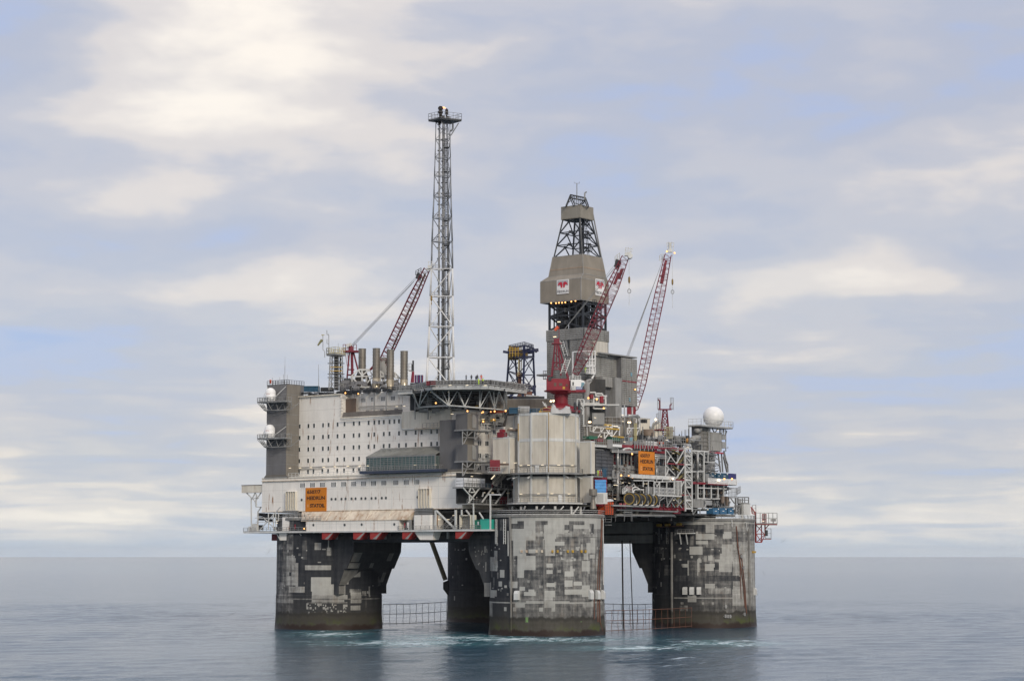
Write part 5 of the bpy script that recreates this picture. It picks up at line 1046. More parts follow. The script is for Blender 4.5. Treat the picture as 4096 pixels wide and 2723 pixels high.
def on_deck(x, y, D): p = W(*K(x, y), D=D); return p
zt = ZH+1.62
def hp(x, D, z=zt): p = W(*K(x, 235), D=D); p.z = z; return p
HP = 556
person(hp(965, HP), 'person in a slate jacket raising hands to the face at the helicopter deck edge, alone', 1.72, face, 'bluecloth', 'blackcloth', 'camera')
person(hp(1075, HP), 'person in black with hands in pockets on the helicopter deck, next to the slate jacket', 1.76, face, 'blackcloth', 'blackcloth', 'pockets')
person(hp(1170, HP+1.5), 'person in dark jacket and teal trousers half hidden behind a taller figure in black', 1.62, face+.5, 'blackcloth', 'bluecloth', 'stand')
person(hp(1198, HP), 'tall person in black between the half hidden figure and the one in orange', 1.85, face, 'blackcloth', 'blackcloth', 'pockets')
person(hp(1280, HP), 'person in an orange-red suit with hands on hips on the helicopter deck', 1.85, face, 'orangecloth', 'orangecloth', 'hips')
person(hp(1228, 548.6, ZH+.1), 'person in bright yellow-green suit standing in the helicopter deck gutter', 1.75, face+1, 'hivis', 'hivis', 'stand')
person(hp(1315, 548.6, ZH+.1), 'person in yellow-green vest and dark trousers in the helicopter deck gutter', 1.75, face-.6, 'hivis', 'blackcloth', 'stand', None)

# ---------------------------------------------------------------- lattice helpers
def lattice_panel(mb, a0, b0, a1, b1, n, r_, style='Z', horiz=True, k=5):
    for i in range(n):
        t0_, t1_ = i/n, (i+1)/n; p, q, s_, t_ = a0.lerp(a1, t0_), b0.lerp(b1, t0_), a0.lerp(a1, t1_), b0.lerp(b1, t1_)
        if horiz: mb.tube(s_, t_, r_, k, caps=False)
        if style == 'X': mb.tube(p, t_, r_, k, caps=False); mb.tube(q, s_, r_, k, caps=False)
        elif style == 'Z': (mb.tube(p, t_, r_, k, caps=False) if i % 2 == 0 else mb.tube(q, s_, r_, k, caps=False))
        elif style == 'K': m_ = (s_+t_)/2; mb.tube(p, m_, r_, k, caps=False); mb.tube(q, m_, r_, k, caps=False)
def boom(parent, foot, tip, side, dep, w0, w1, d0, d1, mat, n, chord=.12, br=.055, taper=.16):
    """four-chord crane jib: side = in-plane half-axis direction, dep = depth direction"""
    side, dep = V(side).normalized(), V(dep).normalized(); L_ = (tip-foot).length
    def sec(t_):
        f = min(1, .45+t_/taper*.55) if t_ < taper else (1 if t_ < .75 else 1-(t_-.75)/.25*(1-w1/w0)); return f
    def cp(t_, i, j): f = sec(t_); return foot.lerp(tip, t_)+side*(i*w0/2*f)+dep*(j*d0/2*f)
    ts = [i/n for i in range(n+1)]
    for i, j in ((1, 1), (1, -1), (-1, 1), (-1, -1)):
        mb = MB(); mb.path([cp(t_, i, j) for t_ in ts], chord, 6); part('jib_chord', mb, mat, parent, at=cp(0, i, j))
    mb = MB()
    for k in range(n):
        a, b = ts[k], ts[k+1]; m_ = (a+b)/2
        for j in (1, -1): mb.tube(cp(a, -1, j), cp(m_, 1, j), br, 5, caps=False); mb.tube(cp(m_, 1, j), cp(b, -1, j), br, 5, caps=False)
        for i in (1, -1): mb.tube(cp(a, i, -1), cp(m_, i, 1), br, 5, caps=False); mb.tube(cp(m_, i, 1), cp(b, i, -1), br, 5, caps=False)
        if k % 3 == 0: 
            for i, j, i2, j2 in ((1, 1, 1, -1), (1, -1, -1, -1), (-1, -1, -1, 1), (-1, 1, 1, 1)): mb.tube(cp(a, i, j), cp(a, i2, j2), br*1.2, 5, caps=False)
    part('lattice_bracing', mb, mat, parent, at=foot); return cp

# ---------------------------------------------------------------- flare tower
FD = 612
FT = thing('flare_tower', 'tall pale lattice flare tower with pipes inside and a railed platform at its top', 'flare tower', W(*I2(200, 1530), D=FD))
lv = [  # left and right leg bearings at each level, bottom to top
    (I2(38, 1640), I2(345, 1640)), (I2(58, 1272), I2(335, 1265)), (I2(75, 940), I2(330, 932)), (I2(85, 610), I2(328, 603)), (I2(97, 315), I2(325, 308)), (I2(103, 20), I2(322, 12)),
    (I1(117, 1298), I1(325, 1290)), (I1(128, 1060), I1(319, 1052)), (I1(134, 825), I1(315, 818)), (I1(141, 622), I1(312, 616)), (I1(147, 415), I1(309, 410)), (I1(150, 232), I1(307, 210))]
LL, RR, BB = [], [], []
for a, b in lv:
    p, q = W(*a, D=FD+.5), W(*b, D=FD-.5); q.z = p.z = (p.z+q.z)/2; LL.append(p); RR.append(q); w = (q-p).length; m_ = (p+q)/2; d = (q-p).normalized(); per = V((-d.y, d.x, 0)); per = per if per.dot(FH) > 0 else -per; BB.append(m_+FH*w*.80+RT*w*.30)
pale = paint('flare_white', (.66, .67, .66), .45, var=.08, dirt=.2, dirt_rgb=(.3, .27, .22)); greyf = paint('flare_grey', (.22, .235, .25), .45, .2, var=.15, dirt=.25)
for nm, ch in (('leg', LL), ('leg', RR), ('leg', BB)):
    lo = MB(); hi = MB()
    for k in range(len(ch)-1): (lo if k < 4 else hi).tube(ch[k], ch[k+1], .36-.022*k, 10, .36-.022*(k+1))
    part('leg', lo, pale, FT, at=ch[0], smooth=True); part('leg', hi, greyf, FT, at=ch[4], smooth=True)
for k in range(len(lv)-1):
    mt = pale if k < 4 else greyf; r_ = .19-.010*k; mb = MB()
    for a, b in ((LL, RR), (RR, BB), (BB, LL)): mb.tube(a[k+1], b[k+1], r_*.95, 8)
    part('horizontal_brace', mb, mt, FT, at=LL[k+1]); mb = MB(); s_ = (k % 2 == 0)
    mb.tube((LL if s_ else RR)[k+1] if k else LL[1], (RR if s_ else LL)[k], r_, 8)
    mb.tube((RR if s_ else BB)[k], (BB if s_ else RR)[k+1], r_*.85, 8); mb.tube((BB if s_ else LL)[k+1], (LL if s_ else BB)[k], r_*.85, 8); part('diagonal_brace', mb, mt, FT, at=RR[k])
for x0, x1, r_ in ((173, 190, .30), (218, 230, .30), (236, 245, .2), (278, 268, .12)):
    p, q = W(*I2(x0, 1560), D=FD+2+x0*.01), W(*I1(x1, 240), D=FD+2+x0*.01); mb = MB().tube(p, q, r_, 12); part('flare_pipe', mb, 'pipe', FT, at=p, smooth=True); mb = MB()
    for k in range(24): c = p.lerp(q, (k+.5)/24); mb.obox(c-RT*(r_+.05), RT*.22, FH*.25, V((0, 0, .14)))
    part('pipe_guide', mb, 'dark', FT, at=p)
p, q = W(*I2(262, 1560), D=FD+1), W(*I1(272, 400), D=FD+1); mb = MB().ladder(p, q, RT, .7, .06, .55).ladder(p-RT*1.3, q-RT*1.0, RT, .6, .05, .8)
for k in range(10): c = p.lerp(q, (k+.6)/10); mb.obox(c+V((0, 0, 0)), RT*.8, FH*.9, V((0, 0, .07))); mb.rail([c-RT*.9-FH*.9, c+RT*.9-FH*.9], 1.1, .9, .05)
part('ladder', mb, 'dark', FT, at=p)
zp = W(*I1(66, 208), D=FD).z; cx = (W(*I1(66, 205), D=FD)+W(*I1(438, 205), D=FD))/2; hw = (W(*I1(66, 205), D=FD)-W(*I1(438, 205), D=FD)).length/2
cor = [cx-RT*hw, cx-RT*hw*.25-FH*hw*.75, cx+RT*hw-FH*.3, cx+RT*hw*.3+FH*hw*.8]
for p in cor: p.z = zp-.2
part('top_platform', MB().prism(cor, (0, 0, .5)), 'dark', FT, at=cx); part('railing', MB().rail([p+V((0, 0, .5)) for p in cor+cor[:1]], 1.9, 1.4, .045), 'galv', FT, at=cx)
mb = MB()
for (x, y0_, y1_, r_) in ((190, 250, 165, .42), (203, 165, 45, .5), (271, 180, 70, .25), (232, 200, 150, .42), (292, 190, 160, .35)): mb.tube(W(*I1(x, y0_), D=FD), W(*I1(x, y1_), D=FD), r_, 10)
for x, y, r_ in ((201, 98, .8), (203, 55, .8), (271, 112, .48), (271, 82, .48)): c = W(*I1(x, y), D=FD); mb.tube(c, c-V((0, 0, .7)), r_, 10)
part('flare_tip', mb, paint('scorched_steel', (.018, .014, .012), .7), FT, at=cx)
mb = MB(); a = W(*I1(228, 58), D=FD); b = W(*I1(262, 66), D=FD); mb.tube(a, b, .35, 8, .08); part('flame', mb, 'flame', FT, at=a)
mb = MB(); mb.bar(W(*I1(405, 232), D=FD), W(*I1(318, 370), D=FD-1), .3); mb.tube(W(*I1(340, 235), D=FD), W(*I1(340, 290), D=FD), .3, 8); mb.path([W(*I1(340, 290), D=FD), W(*I1(330, 315), D=FD), W(*I1(310, 320), D=FD)], .3, 8); mb.bar(W(*I1(210, 215), D=FD-2), W(*I1(305, 380), D=FD-2), .25); part('platform_strut', mb, greyf, FT, at=cx)
mb = MB()
for k in range(9): p = LL[k+1]; mb.rail([p+V((0, 0, .4))+FH*.3, p+RT*2.6+V((0, 0, .4))+FH*.3], .9, 1.2, .05)
part('brace_handrail', mb, 'galv', FT, at=cx)

# ---------------------------------------------------------------- exhaust stacks on the roof and their frame
for i, (x0, x1, yt, yb, sl, lab) in enumerate(((561, 650, 1088, 1325, 0, 'plain round exhaust stack, leftmost, without a shiny sleeve'), (725, 812, 1083, 1520, 1425, 'ringed exhaust stack with brassy sleeve, beside the plain one'), (888, 975, 1100, 1535, 1438, 'ringed exhaust stack with the brownest rusty rings'), (1048, 1136, 1115, 1475, 1440, 'ringed exhaust stack nearest the flare tower'))):
    D = 606 if i else 610; p, q = W(*J((x0+x1)/2, yb), D=D), W(*J((x0+x1)/2, yt), D=D); r_ = (x1-x0)/2/2.904*D/FOC; t = thing('exhaust_stack', lab, 'exhaust stack', p, 'four exhaust stacks on the roof')
    zb = p.z-1.5; zs_ = W(*J(x0, sl), D=D).z if sl else zb
    part('barrel', MB().lathe((p.x, p.y, 0), [(r_*.98, zs_-.05), (r_*.98, q.z), (r_*.9, q.z), (r_*.9, q.z-2), (0, q.z-2.01)], 28), 'stack', t, smooth=False)
    if sl: part('sleeve', MB().lathe((p.x, p.y, 0), [(r_*1.03, zb), (r_*1.03, zs_), (r_*.9, zs_+.02)], 28), 'stackshine', t, smooth=True)
    n = 3 if i == 0 else 9
    for k in range(n+1): z = zs_+(q.z-zs_-.1)*k/n; part('ring', MB().lathe((p.x, p.y, 0), [(r_, z-.1), (r_*1.05, z-.09), (r_*1.05, z+.09), (r_, z+.1)], 28), 'stack', t, at=(p.x, p.y, z))
SF = thing('stack_frame', 'pale tubular frame and grey hoods between the exhaust stacks', 'frame', W(*J(700, 1540), D=612))
mb = MB(); f = lambda x, y, D=608: W(*J(x, y), D=D)
for s_, e_ in (((470, 1415), (560, 1335)), ((560, 1330), (690, 1330)), ((690, 1330), (725, 1395)), ((604, 1330), (604, 1540)), ((604, 1400), (560, 1335)), ((604, 1400), (690, 1332)), ((485, 1410), (720, 1405)), ((485, 1410), (485, 1560)), ((655, 1405), (655, 1560)), ((490, 1420), (570, 1500)), ((720, 1420), (650, 1500)), ((815, 1345), (885, 1405)), ((815, 1410), (890, 1410)), ((818, 1345), (818, 1530)), ((830, 1350), (870, 1410)), ((980, 1360), (1045, 1430)), ((985, 1425), (1045, 1430)), ((985, 1360), (985, 1420)), ((1000, 1380), (1020, 1425)), ((500, 1532), (780, 1530)), ((1030, 1440), (1000, 1530)), ((885, 1410), (820, 1510))): part('frame_tube', MB().bar(f(*s_), f(*e_), .36), 'offwhite', SF, at=f(*s_))
mb = MB()
for x0, x1, yt, yb in ((495, 640, 1440, 1560), (640, 725, 1440, 1560), (820, 885, 1425, 1545), (975, 1050, 1445, 1560)): mb.hexa([*(f(x, yb, 612) for x in (x0, x1)), *(f(x, yb, 618) for x in (x1, x0)), *(f(x, yt, 612) for x in (x0+25, x1-25)), *(f(x, yt, 618) for x in (x1-25, x0+25))])
mb.hexa([*(f(x, 1440, 613) for x in (520, 690)), *(f(x, 1440, 619) for x in (690, 520)), *(f(x, 1340, 613) for x in (560, 650)), *(f(x, 1340, 619) for x in (650, 560))])
part('hood', mb, paint('hood_steel', (.10, .09, .075), .5, .3, var=.3, dirt=.4), SF); c = f(848, 1320, 618); part('vent_drum', MB().lathe((c.x, c.y, 0), [(2.0, c.z-3), (2.0, c.z+3), (1.8, c.z+3.3), (0, c.z+3.5)], 20), 'slat', SF, at=c)
mb = MB()
for k in range(60): x = rng.uniform(380, 1050); y = rng.uniform(1470, 1580); p = f(x, y, rng.uniform(602, 616)); mb.obox(p, RT*rng.uniform(.2, 1.3), FH*.4, V((0, 0, rng.uniform(.1, .7))))
part('roof_equipment', mb, 'grey', SF, stuff=True)
mb = MB()
for x in (410, 437, 462): mb.path([f(x, 1560), f(x, 1450), f(x-8, 1432)], .36, 8)
part('swan_neck_pipe', mb, 'dark', SF)
solo('roof_slab', MB().box(8.1, 26, 30, 85, 57, 67.6), 'tar', 'dark roof block behind the top edge of the white wall', 'roof', (5, 60, 66))

# ---------------------------------------------------------------- small radio mast, windsocks, poles
RM = thing('radio_mast', 'yellow and dark lattice radio mast with a railed top on the accommodation roof', 'mast', W(*J(300, 1560), D=606)); D = 606
c0, c1 = [W(*J(x, 1565), D=d) for x, d in ((218, D), (385, D), (345, D+6), (250, D+6))], [W(*J(x, 1180), D=d) for x, d in ((232, D), (378, D), (350, D+6), (260, D+6))]
for a, b in zip(c0, c1): part('leg', MB().bar(a, b, .18), 'midgrey', RM, at=a)
mb = MB()
for i in range(4): lattice_panel(mb, c0[i], c0[(i+1) % 4], c1[i], c1[(i+1) % 4], 6, .06, 'X')
part('lattice_bracing', mb, 'slat', RM); mb = MB(); a = W(*J(307, 1565), D=D+3); b = W(*J(307, 1170), D=D+3); mb.tube(a, b, .7, 8); mb.tube(a+RT*1.2, b+RT*1.2, .2, 6)
for y in (1258, 1382, 1422): p = W(*J(205, y), D=D+2); q = W(*J(400, y), D=D+2); mb.bar(p, q, .5, .18)
part('cable_duct', mb, 'dark', RM); mb = MB()
for y in (1300, 1345): p = W(*J(235, y), D=D); q = W(*J(375, y), D=D); mb.bar(p, q, .18)
part('cross_arm', mb, 'yellow', RM)
pl = [W(*J(x, 1170), D=d) for x, d in ((190, D+2), (290, D-2), (418, D+2), (320, D+6))]
for p in pl: p.z = pl[0].z
part('top_platform', MB().prism(pl, (0, 0, .4)), 'midgrey', RM); part('railing', MB().rail([p+V((0, 0, .4)) for p in pl+pl[:1]], 1.9, 1.0, .05), 'paleyel', RM)
mb = MB()
for x, y in ((197, 1070), (328, 1025), (338, 1070), (277, 1095), (210, 1105)): p = W(*J(x, 1150), D=D+1); mb.tube(p, W(*J(x, y), D=D+1), .05, 5)
mb.path([W(*J(220, 1130), D=D), W(*J(218, 920), D=D), W(*J(197, 925), D=D), W(*J(196, 873), D=D)], .10, 6); mb.path([W(*J(218, 1030), D=D), W(*J(197, 1028), D=D), W(*J(197, 975), D=D)], .08, 6); part('aerial', mb, 'galv', RM)
mb = MB()
for k in range(7): p = pl[0].lerp(pl[2], .15+.11*k)+V((0, 0, .4)); mb.lathe(p, [(.3, 0), (.35, .5), (.2, 1.0+.3*(k % 3)), (0, 1.2+.3*(k % 3))], 8)
part('antenna_pod', mb, 'offwhite', RM)
WS = thing('windsock', 'drooping yellow-grey windsock on a bent pole beside the radio mast', 'windsock', W(*J(172, 1190), D=604)); f = lambda x, y: W(*J(x, y), D=604)
part('pole', MB().path([f(172, 1190), f(171, 1122), f(150, 1095), f(150, 925)], .10, 6), 'pipe', WS); part('lamp_head', MB().bar(f(132, 928), f(168, 928), .3, .2).bar(f(140, 935), f(150, 925), .15), 'paleyel', WS)
def sock(parent, a, b, r0, r1, mat): 
    d = b-a; n = 6; mb = MB()
    for k in range(n): mb.tube(a.lerp(b, k/n)-V((0, 0, .3*(k/n)**2)), a.lerp(b, (k+1)/n)-V((0, 0, .3*((k+1)/n)**2)), r0+(r1-r0)*k/n, 8, r0+(r1-r0)*(k+1)/n, caps=False)
    part('sleeve', mb, mat, parent, at=a)
sock(WS, f(141, 985), f(90, 1040), .45, .22, paint('sock_cloth', (.24, .23, .11), .8)); part('bracket', MB().bar(f(150, 975), f(141, 985), .12), 'paleyel', WS)
solo('whip_aerial', MB().tube(W(*J(100, 1575), D=608), W(*J(100, 1268), D=608), .10, 6, .04), 'galv', 'thin bare whip aerial standing on the roof left of the radio mast', 'aerial', W(*J(100, 1575), D=608))
for x0, x1, y0_, y1_, lab, mt in ((612, 828, 640, 690, 'dark teal container on the roof edge beside the dark tower', 'contblue'), (845, 975, 655, 690, 'low dark box on the roof edge, between the container and the radio mast', 'dark')):
    D = 612; a, b = W(*A(x0, y1_), D=D), W(*A(x1, y0_), D=D); c = (a+b)/2; t = thing('roof_container', lab, 'container', c); w = (b-a).dot(RT)/2; h = (b.z-a.z)/2
    part('body', MB().corr(c-RT*w-V((0, 0, h)), c+RT*w-V((0, 0, h)), c+RT*w+V((0, 0, h)), c-RT*w+V((0, 0, h)), 14, .08, -FH, 2.4), mt, t); mb = MB()
    for k in (-1, 1): mb.obox(c+RT*w*k-FH*.1, RT*.12, FH*.1, V((0, 0, h))); mb.obox(c+V((0, 0, h*k))-FH*.12, RT*w, FH*.1, V((0, 0, .1)))
    part('edge_frame', mb, mt, t)
mb = MB()
for a_, b_ in (((1215, 1388), (1310, 1400)),): pass
D = 614; a, b = W(*J(1215, 1480), D=D), W(*J(1312, 1392), D=D); c = (a+b)/2; t = thing('shipping_container', 'dark violet-blue container with pale ribs beside the flare tower foot', 'container', c); w, h = (b-a).dot(RT)/2, (b.z-a.z)/2
part('body', MB().obox(c+FH*1.2, RT*w, FH*1.2, V((0, 0, h))), 'navy', t)
for k in range(5): part('rib', MB().obox(c+RT*w*(-.9+.45*k)-FH*.03, RT*.09, FH*.05, V((0, 0, h*.98))), 'offwhite' if k % 2 else 'red', t, at=c+RT*w*(-.9+.45*k))
VS = thing('vent_post', 'thin red and black vent post with a small railed perch near the flare tower', 'post', W(*J(1190, 1490), D=604)); f = lambda x, y: W(*J(x, y), D=604)
part('post', MB().tube(f(1196, 1480), f(1198, 1350), .35, 8).tube(f(1175, 1480), f(1190, 1350), .2, 6), 'craner', VS); part('pipe', MB().tube(f(1198, 1350), f(1198, 1225), .26, 8).tube(f(1187, 1350), f(1187, 1268), .18, 8), 'dark', VS)
part('perch', MB().bar(f(1145, 1345), f(1210, 1352), .6, .2).rail([f(1148, 1345), f(1180, 1345)], 2.2, .6, .06), 'galv', VS)

# ---------------------------------------------------------------- crane behind the stacks
C3 = thing('deck_crane', 'dark red lattice crane behind the exhaust stacks, its jib reaching the flare tower', 'crane', W(*J(470, 1480), D=624), 'red deck cranes'); D = 622
f = lambda x, y, D=622: W(*J(x, y), D=D); mb = MB()
for s_, e_, w in (((460, 1100), (430, 1430), .24), ((485, 1100), (492, 1400), .42), ((500, 1110), (557, 1330), .26), ((440, 1330), (515, 1330), .2), ((435, 1392), (515, 1392), .24)): mb.tube(f(*s_), f(*e_), w, 8)
part('gantry_leg', mb, 'craner', C3); mb = MB().tube(f(474, 1125), f(474, 1062), .72, 10).tube(f(474, 1062), f(474, 1055), .5, 8); mb.obox(f(482, 1122), RT*3.2, FH*1.6, V((0, 0, .25))); part('gantry_head', mb, 'craner', C3); mb = MB().rail([f(384, 1122), f(440, 1122)], 2.2, .9, .07).rail([f(505, 1122), f(540, 1122)], 2.2, .8, .07); mb.ladder(f(445, 1290), f(420, 1130), RT, .7, .06); part('railing', mb, 'craner', C3)
part('sheave', MB().tube(f(442, 1052)-FH, f(442, 1052)+FH, .55, 10).tube(f(470, 1042)-FH, f(470, 1042)+FH, .5, 10).bar(f(435, 1058), f(480, 1050), .3), 'offwhite', C3)
ft, tp = f(770, 1420, 620), f(1358, 165, 600); boom(C3, ft, tp, RT*.89+V((0, 0, -.42)), FH, 2.75, 1.7, 2.2, 1.4, 'craner', 26, .12, .055)
part('catwalk', MB().bar(f(860, 1300, 617)+V((0, 0, 0)), f(1340, 215, 600), .5, .2), 'brown', C3); part('foot_frame', MB().bar(f(680, 1345), f(770, 1250), .4).bar(f(700, 1340), f(800, 1250), .3).bar(f(755, 1430), f(770, 1430), 2.5, 2.5), 'craner', C3)
part('jib_head', MB().obox(f(1392, 140, 599), RT*.6+V((0, 0, .1)), FH*.7, V((0, 0, .45))-RT*.1).bar(f(1345, 160, 599), f(1405, 175, 599), .5).bar(f(1375, 75, 599), f(1385, 150, 599), .18).bar(f(1420, 78, 599), f(1410, 140, 599), .18).bar(f(1370, 80, 599), f(1425, 75, 599), .15).bar(f(1400, 100, 599), f(1450, 110, 599), .16).bar(f(1440, 80, 599), f(1445, 125, 599), .14), 'offwhite', C3)
part('winch', MB().obox(f(1265, 250, 602), RT*.7-V((0, 0, .4)), FH*.6, V((0, 0, .8))+RT*.3).rail([f(1228, 235, 601), f(1290, 200, 601)], 1.3, .8, .07), 'dark', C3)
for i, (o_, p_) in enumerate((((480, 1045), (1232, 255)), ((486, 1050), (1238, 270)), ((492, 1056), (1205, 310)), ((500, 1062), (1180, 345)))): part('luffing_rope', MB().tube(f(*o_), f(*p_, 603), .05, 5), 'galv', C3, at=f(*o_))
a, b = f(1410, 170, 599), f(1410, 500, 599); part('hoist_rope', MB().tube(a, b, .045, 5).tube(b, f(1410, 765, 599), .045, 5), 'galv', C3); part('hook_block', MB().lathe(b, [(.1, .8), (.30, .5), (.30, -.5), (.1, -1.0)], 10).tube(b-V((0, 0, 2)), b-V((0, 0, 1.2)), .14, 6), 'dullyel', C3, at=b)

# ---------------------------------------------------------------- derrick
DC = W(2310, 1190, D=600)
def dk(hx, hy, y, sh=0.0):     # corners: near, right, far, left at the height seen at image row y on the near corner
    n_ = DC+V((-hx, -hy, 0)); sx = seen((n_.x, n_.y, 90))[0]; z = W(sx, y, D=(n_-EYE).dot(FH)).z; s_ = V((-.3*sh, sh, 0))
    return [V((DC.x-hx, DC.y-hy, z))+s_, V((DC.x+hx, DC.y-hy, z))+s_, V((DC.x+hx, DC.y+hy, z))+s_, V((DC.x-hx, DC.y+hy, z))+s_]
hy_ = lambda y: 700+y/2.413
DR = thing('drilling_derrick', 'tall drilling derrick with grey-brown clad hood and open black steel frame', 'derrick', (DC.x, DC.y, 55))
def clad(parent, A_, B_, mat, n=40, depth=.06, mode='v', nh=20):
    for i, o in ((0, (0, -1, 0)), (3, (-1, 0, 0)), (1, (1, 0, 0)), (2, (0, 1, 0))):
        p, q, r_, s_ = A_[i], A_[(i+1) % 4], B_[(i+1) % 4], B_[i]
        nr_ = (q-p).cross(s_-p).normalized(); mb = MB()
        if mode == 'v': mb.corr(p, q, r_, s_, n, depth, nr_, .15)
        else: mb.corr(p, s_, r_, q, nh, depth, nr_, .15)
        part('cladding', mb, mat, parent, at=p)
v0, v1 = dk(7.0, 7.35, hy_(1200), .9), dk(7.0, 7.35, hy_(992), .9); t0b, t1b = dk(5.85, 6.3, hy_(950)), dk(5.0, 5.45, hy_(763))
clad(DR, v0, v1, 'taupe', 44); clad(DR, v1, t0b, 'taupe', 40, .04); clad(DR, t0b, t1b, 'taupe', 36)
part('hood_floor', MB().prism([p-V((0, 0, .1)) for p in v0], (0, 0, .35)), 'dark', DR); part('hood_roof', MB().prism([p-V((0, 0, .4)) for p in t1b], (0, 0, .35)), 'dark', DR)
mb = MB()
for ring in (v0, v1, t0b, t1b):
    for i in range(4): mb.bar(ring[i], ring[(i+1) % 4], .16)
for a, b in ((v0, v1), (v1, t0b), (t0b, t1b)):
    for i in range(4): mb.bar(a[i], b[i], .18)
part('corner_trim', mb, 'slat', DR); k0, k1 = dk(5.55, 6.0, hy_(885)), dk(5.5, 5.95, hy_(872)); 
s0, s1 = [t0b[i].lerp(t1b[i], .30) for i in range(4)], [t0b[i].lerp(t1b[i], .37) for i in range(4)]; mb = MB()
for i in (0, 3): d = V((0, -.09, 0)) if i == 0 else V((-.09, 0, 0)); mb.quad(s0[i]+d, s0[(i+1) % 4]+d, s1[(i+1) % 4]+d, s1[i]+d)
part('band', mb, paint('band_brown', (.30, .235, .17), .55), DR)
c0_, c1_ = dk(3.4, 3.5, hy_(412)), dk(3.4, 3.5, hy_(286)); clad(DR, c0_, c1_, paint('crown_cladding', (.27, .255, .22), .55, var=.1), 26); part('crown_floor', MB().prism(c0_, (0, 0, .3)), 'dark', DR); part('crown_roof', MB().prism([p-V((0, 0, .3)) for p in c1_], (0, 0, .28)), 'taupe', DR)
DKM = paint('derrick_steel', (.030, .036, .045), .5, var=.25, dirt=.15)
f0, f1 = dk(4.75, 5.2, hy_(775)), dk(3.0, 3.1, hy_(415))
for i in range(4): part('leg', MB().bar(f0[i], f1[i], .42), DKM, DR, at=f0[i])
mb = MB()
for i in range(4):
    a, b, c, d = f0[i], f0[(i+1) % 4], f1[i], f1[(i+1) % 4]; lv_ = [0, .33, .66, 1.0]
    for l0, l1 in zip(lv_, lv_[1:]):
        p, q, r_, s_ = a.lerp(c, l0), b.lerp(d, l0), a.lerp(c, l1), b.lerp(d, l1); m_ = (p+q)/2; mt_ = (r_+s_)/2
        mb.bar(r_, s_, .26); 
        mb.bar(p, mt_, .27); mb.bar(q, mt_, .27); mb.obox(mt_, RT*.4, FH*.15, V((0, 0, .4)))
part('bracing', mb, DKM, DR); mb = MB(); ce = (f0[0]+f0[2])/2; ct_ = (f1[0]+f1[2])/2
for k in range(6): o = V((-.6+.24*k, .5-.2*k, 0)); mb.tube(ce+o, ct_+o, .04, 4)
mb.tube(ce+V((1.5, -1, -1)), ct_+V((1.5, -1, 0)), .4, 8); mb.tube(ce+V((-1.2, -2, -1)), ct_+V((-1.0, -1.6, 0)), .3, 8); part('drill_line', mb, DKM, DR); pr_ = f0[1]+V((-2.2, -.7, 0)); mb = MB().ladder(f0[0].lerp(f0[1], .45)+V((0, -.5, -14)), f1[0].lerp(f1[1], .35)+V((0, -.4, 0)), (1, 0, 0), .9, .07, .6)
for k in range(7): c = (f0[0].lerp(f0[1], .45)+V((0, -.7, -14))).lerp(f1[0].lerp(f1[1], .35)+V((0, -.6, 0)), k/6.5); mb.obox(c, V((1.0, 0, 0)), V((0, .6, 0)), V((0, 0, .08))); mb.rail([c+V((-1, -.6, 0)), c+V((1, -.6, 0)), c+V((1, .6, 0))], 1.2, 1, .06)
part('ladder', mb, DKM, DR); x_ = f0[1].lerp(f1[1], .0); part('side_pipe', MB().tube(f0[1]+V((.3, -.3, -1)), f1[1]+V((.3, -.3, 2)), .22, 6), 'galv', DR)
mb = MB(); hc_ = [W(*Hz(x, y), D=596) for x, y in ((445, 295), (487, 192), (632, 222), (660, 297))]; bk = [p+FH*5 for p in hc_]
for ch in (hc_, bk):
    for a, b in zip(ch, ch[1:]): mb.bar(a, b, .36)
    mb.bar(ch[1], ch[0].lerp(ch[3], .4), .28); mb.bar(ch[2], ch[0].lerp(ch[3], .6), .28); mb.bar(ch[0].lerp(ch[1], .5), ch[1].lerp(ch[2], .25), .2); mb.bar(ch[1].lerp(ch[2], .2)-V((0, 0, 2.2)), ch[2]-V((0, 0, 2.5)), .2)
for a, b in zip(hc_, bk): mb.bar(a, b, .3)
for k in range(6): p = hc_[1].lerp(hc_[2], .25+.13*k); mb.bar(p, p-V((0, 0, 2.6)), .16)
part('crown_frame', mb, DKM, DR); mb = MB(); f = lambda x, y: W(*Hz(x, y), D=596); mb.tube(f(549, 240), f(549, 82), .13, 6).path([f(527, 68), f(527, 80), f(573, 82), f(573, 66)], .06, 5).path([f(625, 240), f(625, 175), f(643, 162)], .22, 7); part('aerial', mb, 'galv', DR)
l0_, l1_ = dk(5.75, 6.05, hy_(1472)), dk(5.75, 6.05, hy_(1200))
for i in range(4): part('leg', MB().bar(l0_[i]-V((0, 0, 6)), l1_[i], .55), DKM, DR, at=l0_[i])
mb = MB()
for i in range(4):
    a, b, c, d = l0_[i], l0_[(i+1) % 4], l1_[i], l1_[(i+1) % 4]
    for l0, l1 in ((0, .48), (.48, .88)): p, q, r_, s_ = a.lerp(c, l0), b.lerp(d, l0), a.lerp(c, l1), b.lerp(d, l1); m_ = (p+q+r_+s_)/4; mb.bar(r_, s_, .4); mb.bar(p, s_, .38); mb.bar(q, r_, .38); mb.obox(m_, RT*.6, FH*.2, V((0, 0, .6)))
    for t_ in (.25, .6, .8): mb.bar(a.lerp(b, t_), c.lerp(d, t_), .3)
part('bracing', mb, DKM, DR); mb = MB(); lc = (l0_[0]+l0_[2])/2
for dx, dy, r_ in ((-3, 3.4, 1.3), (-1, .4, .9), (1.5, -1.5, 1.2), (3, 3, .8), (2.6, -3.8, .5), (-3.8, -2.4, .5)): mb.bar(lc+V((dx, dy, -5)), V((lc.x+dx, lc.y+dy, l1_[0].z)), 2*r_)
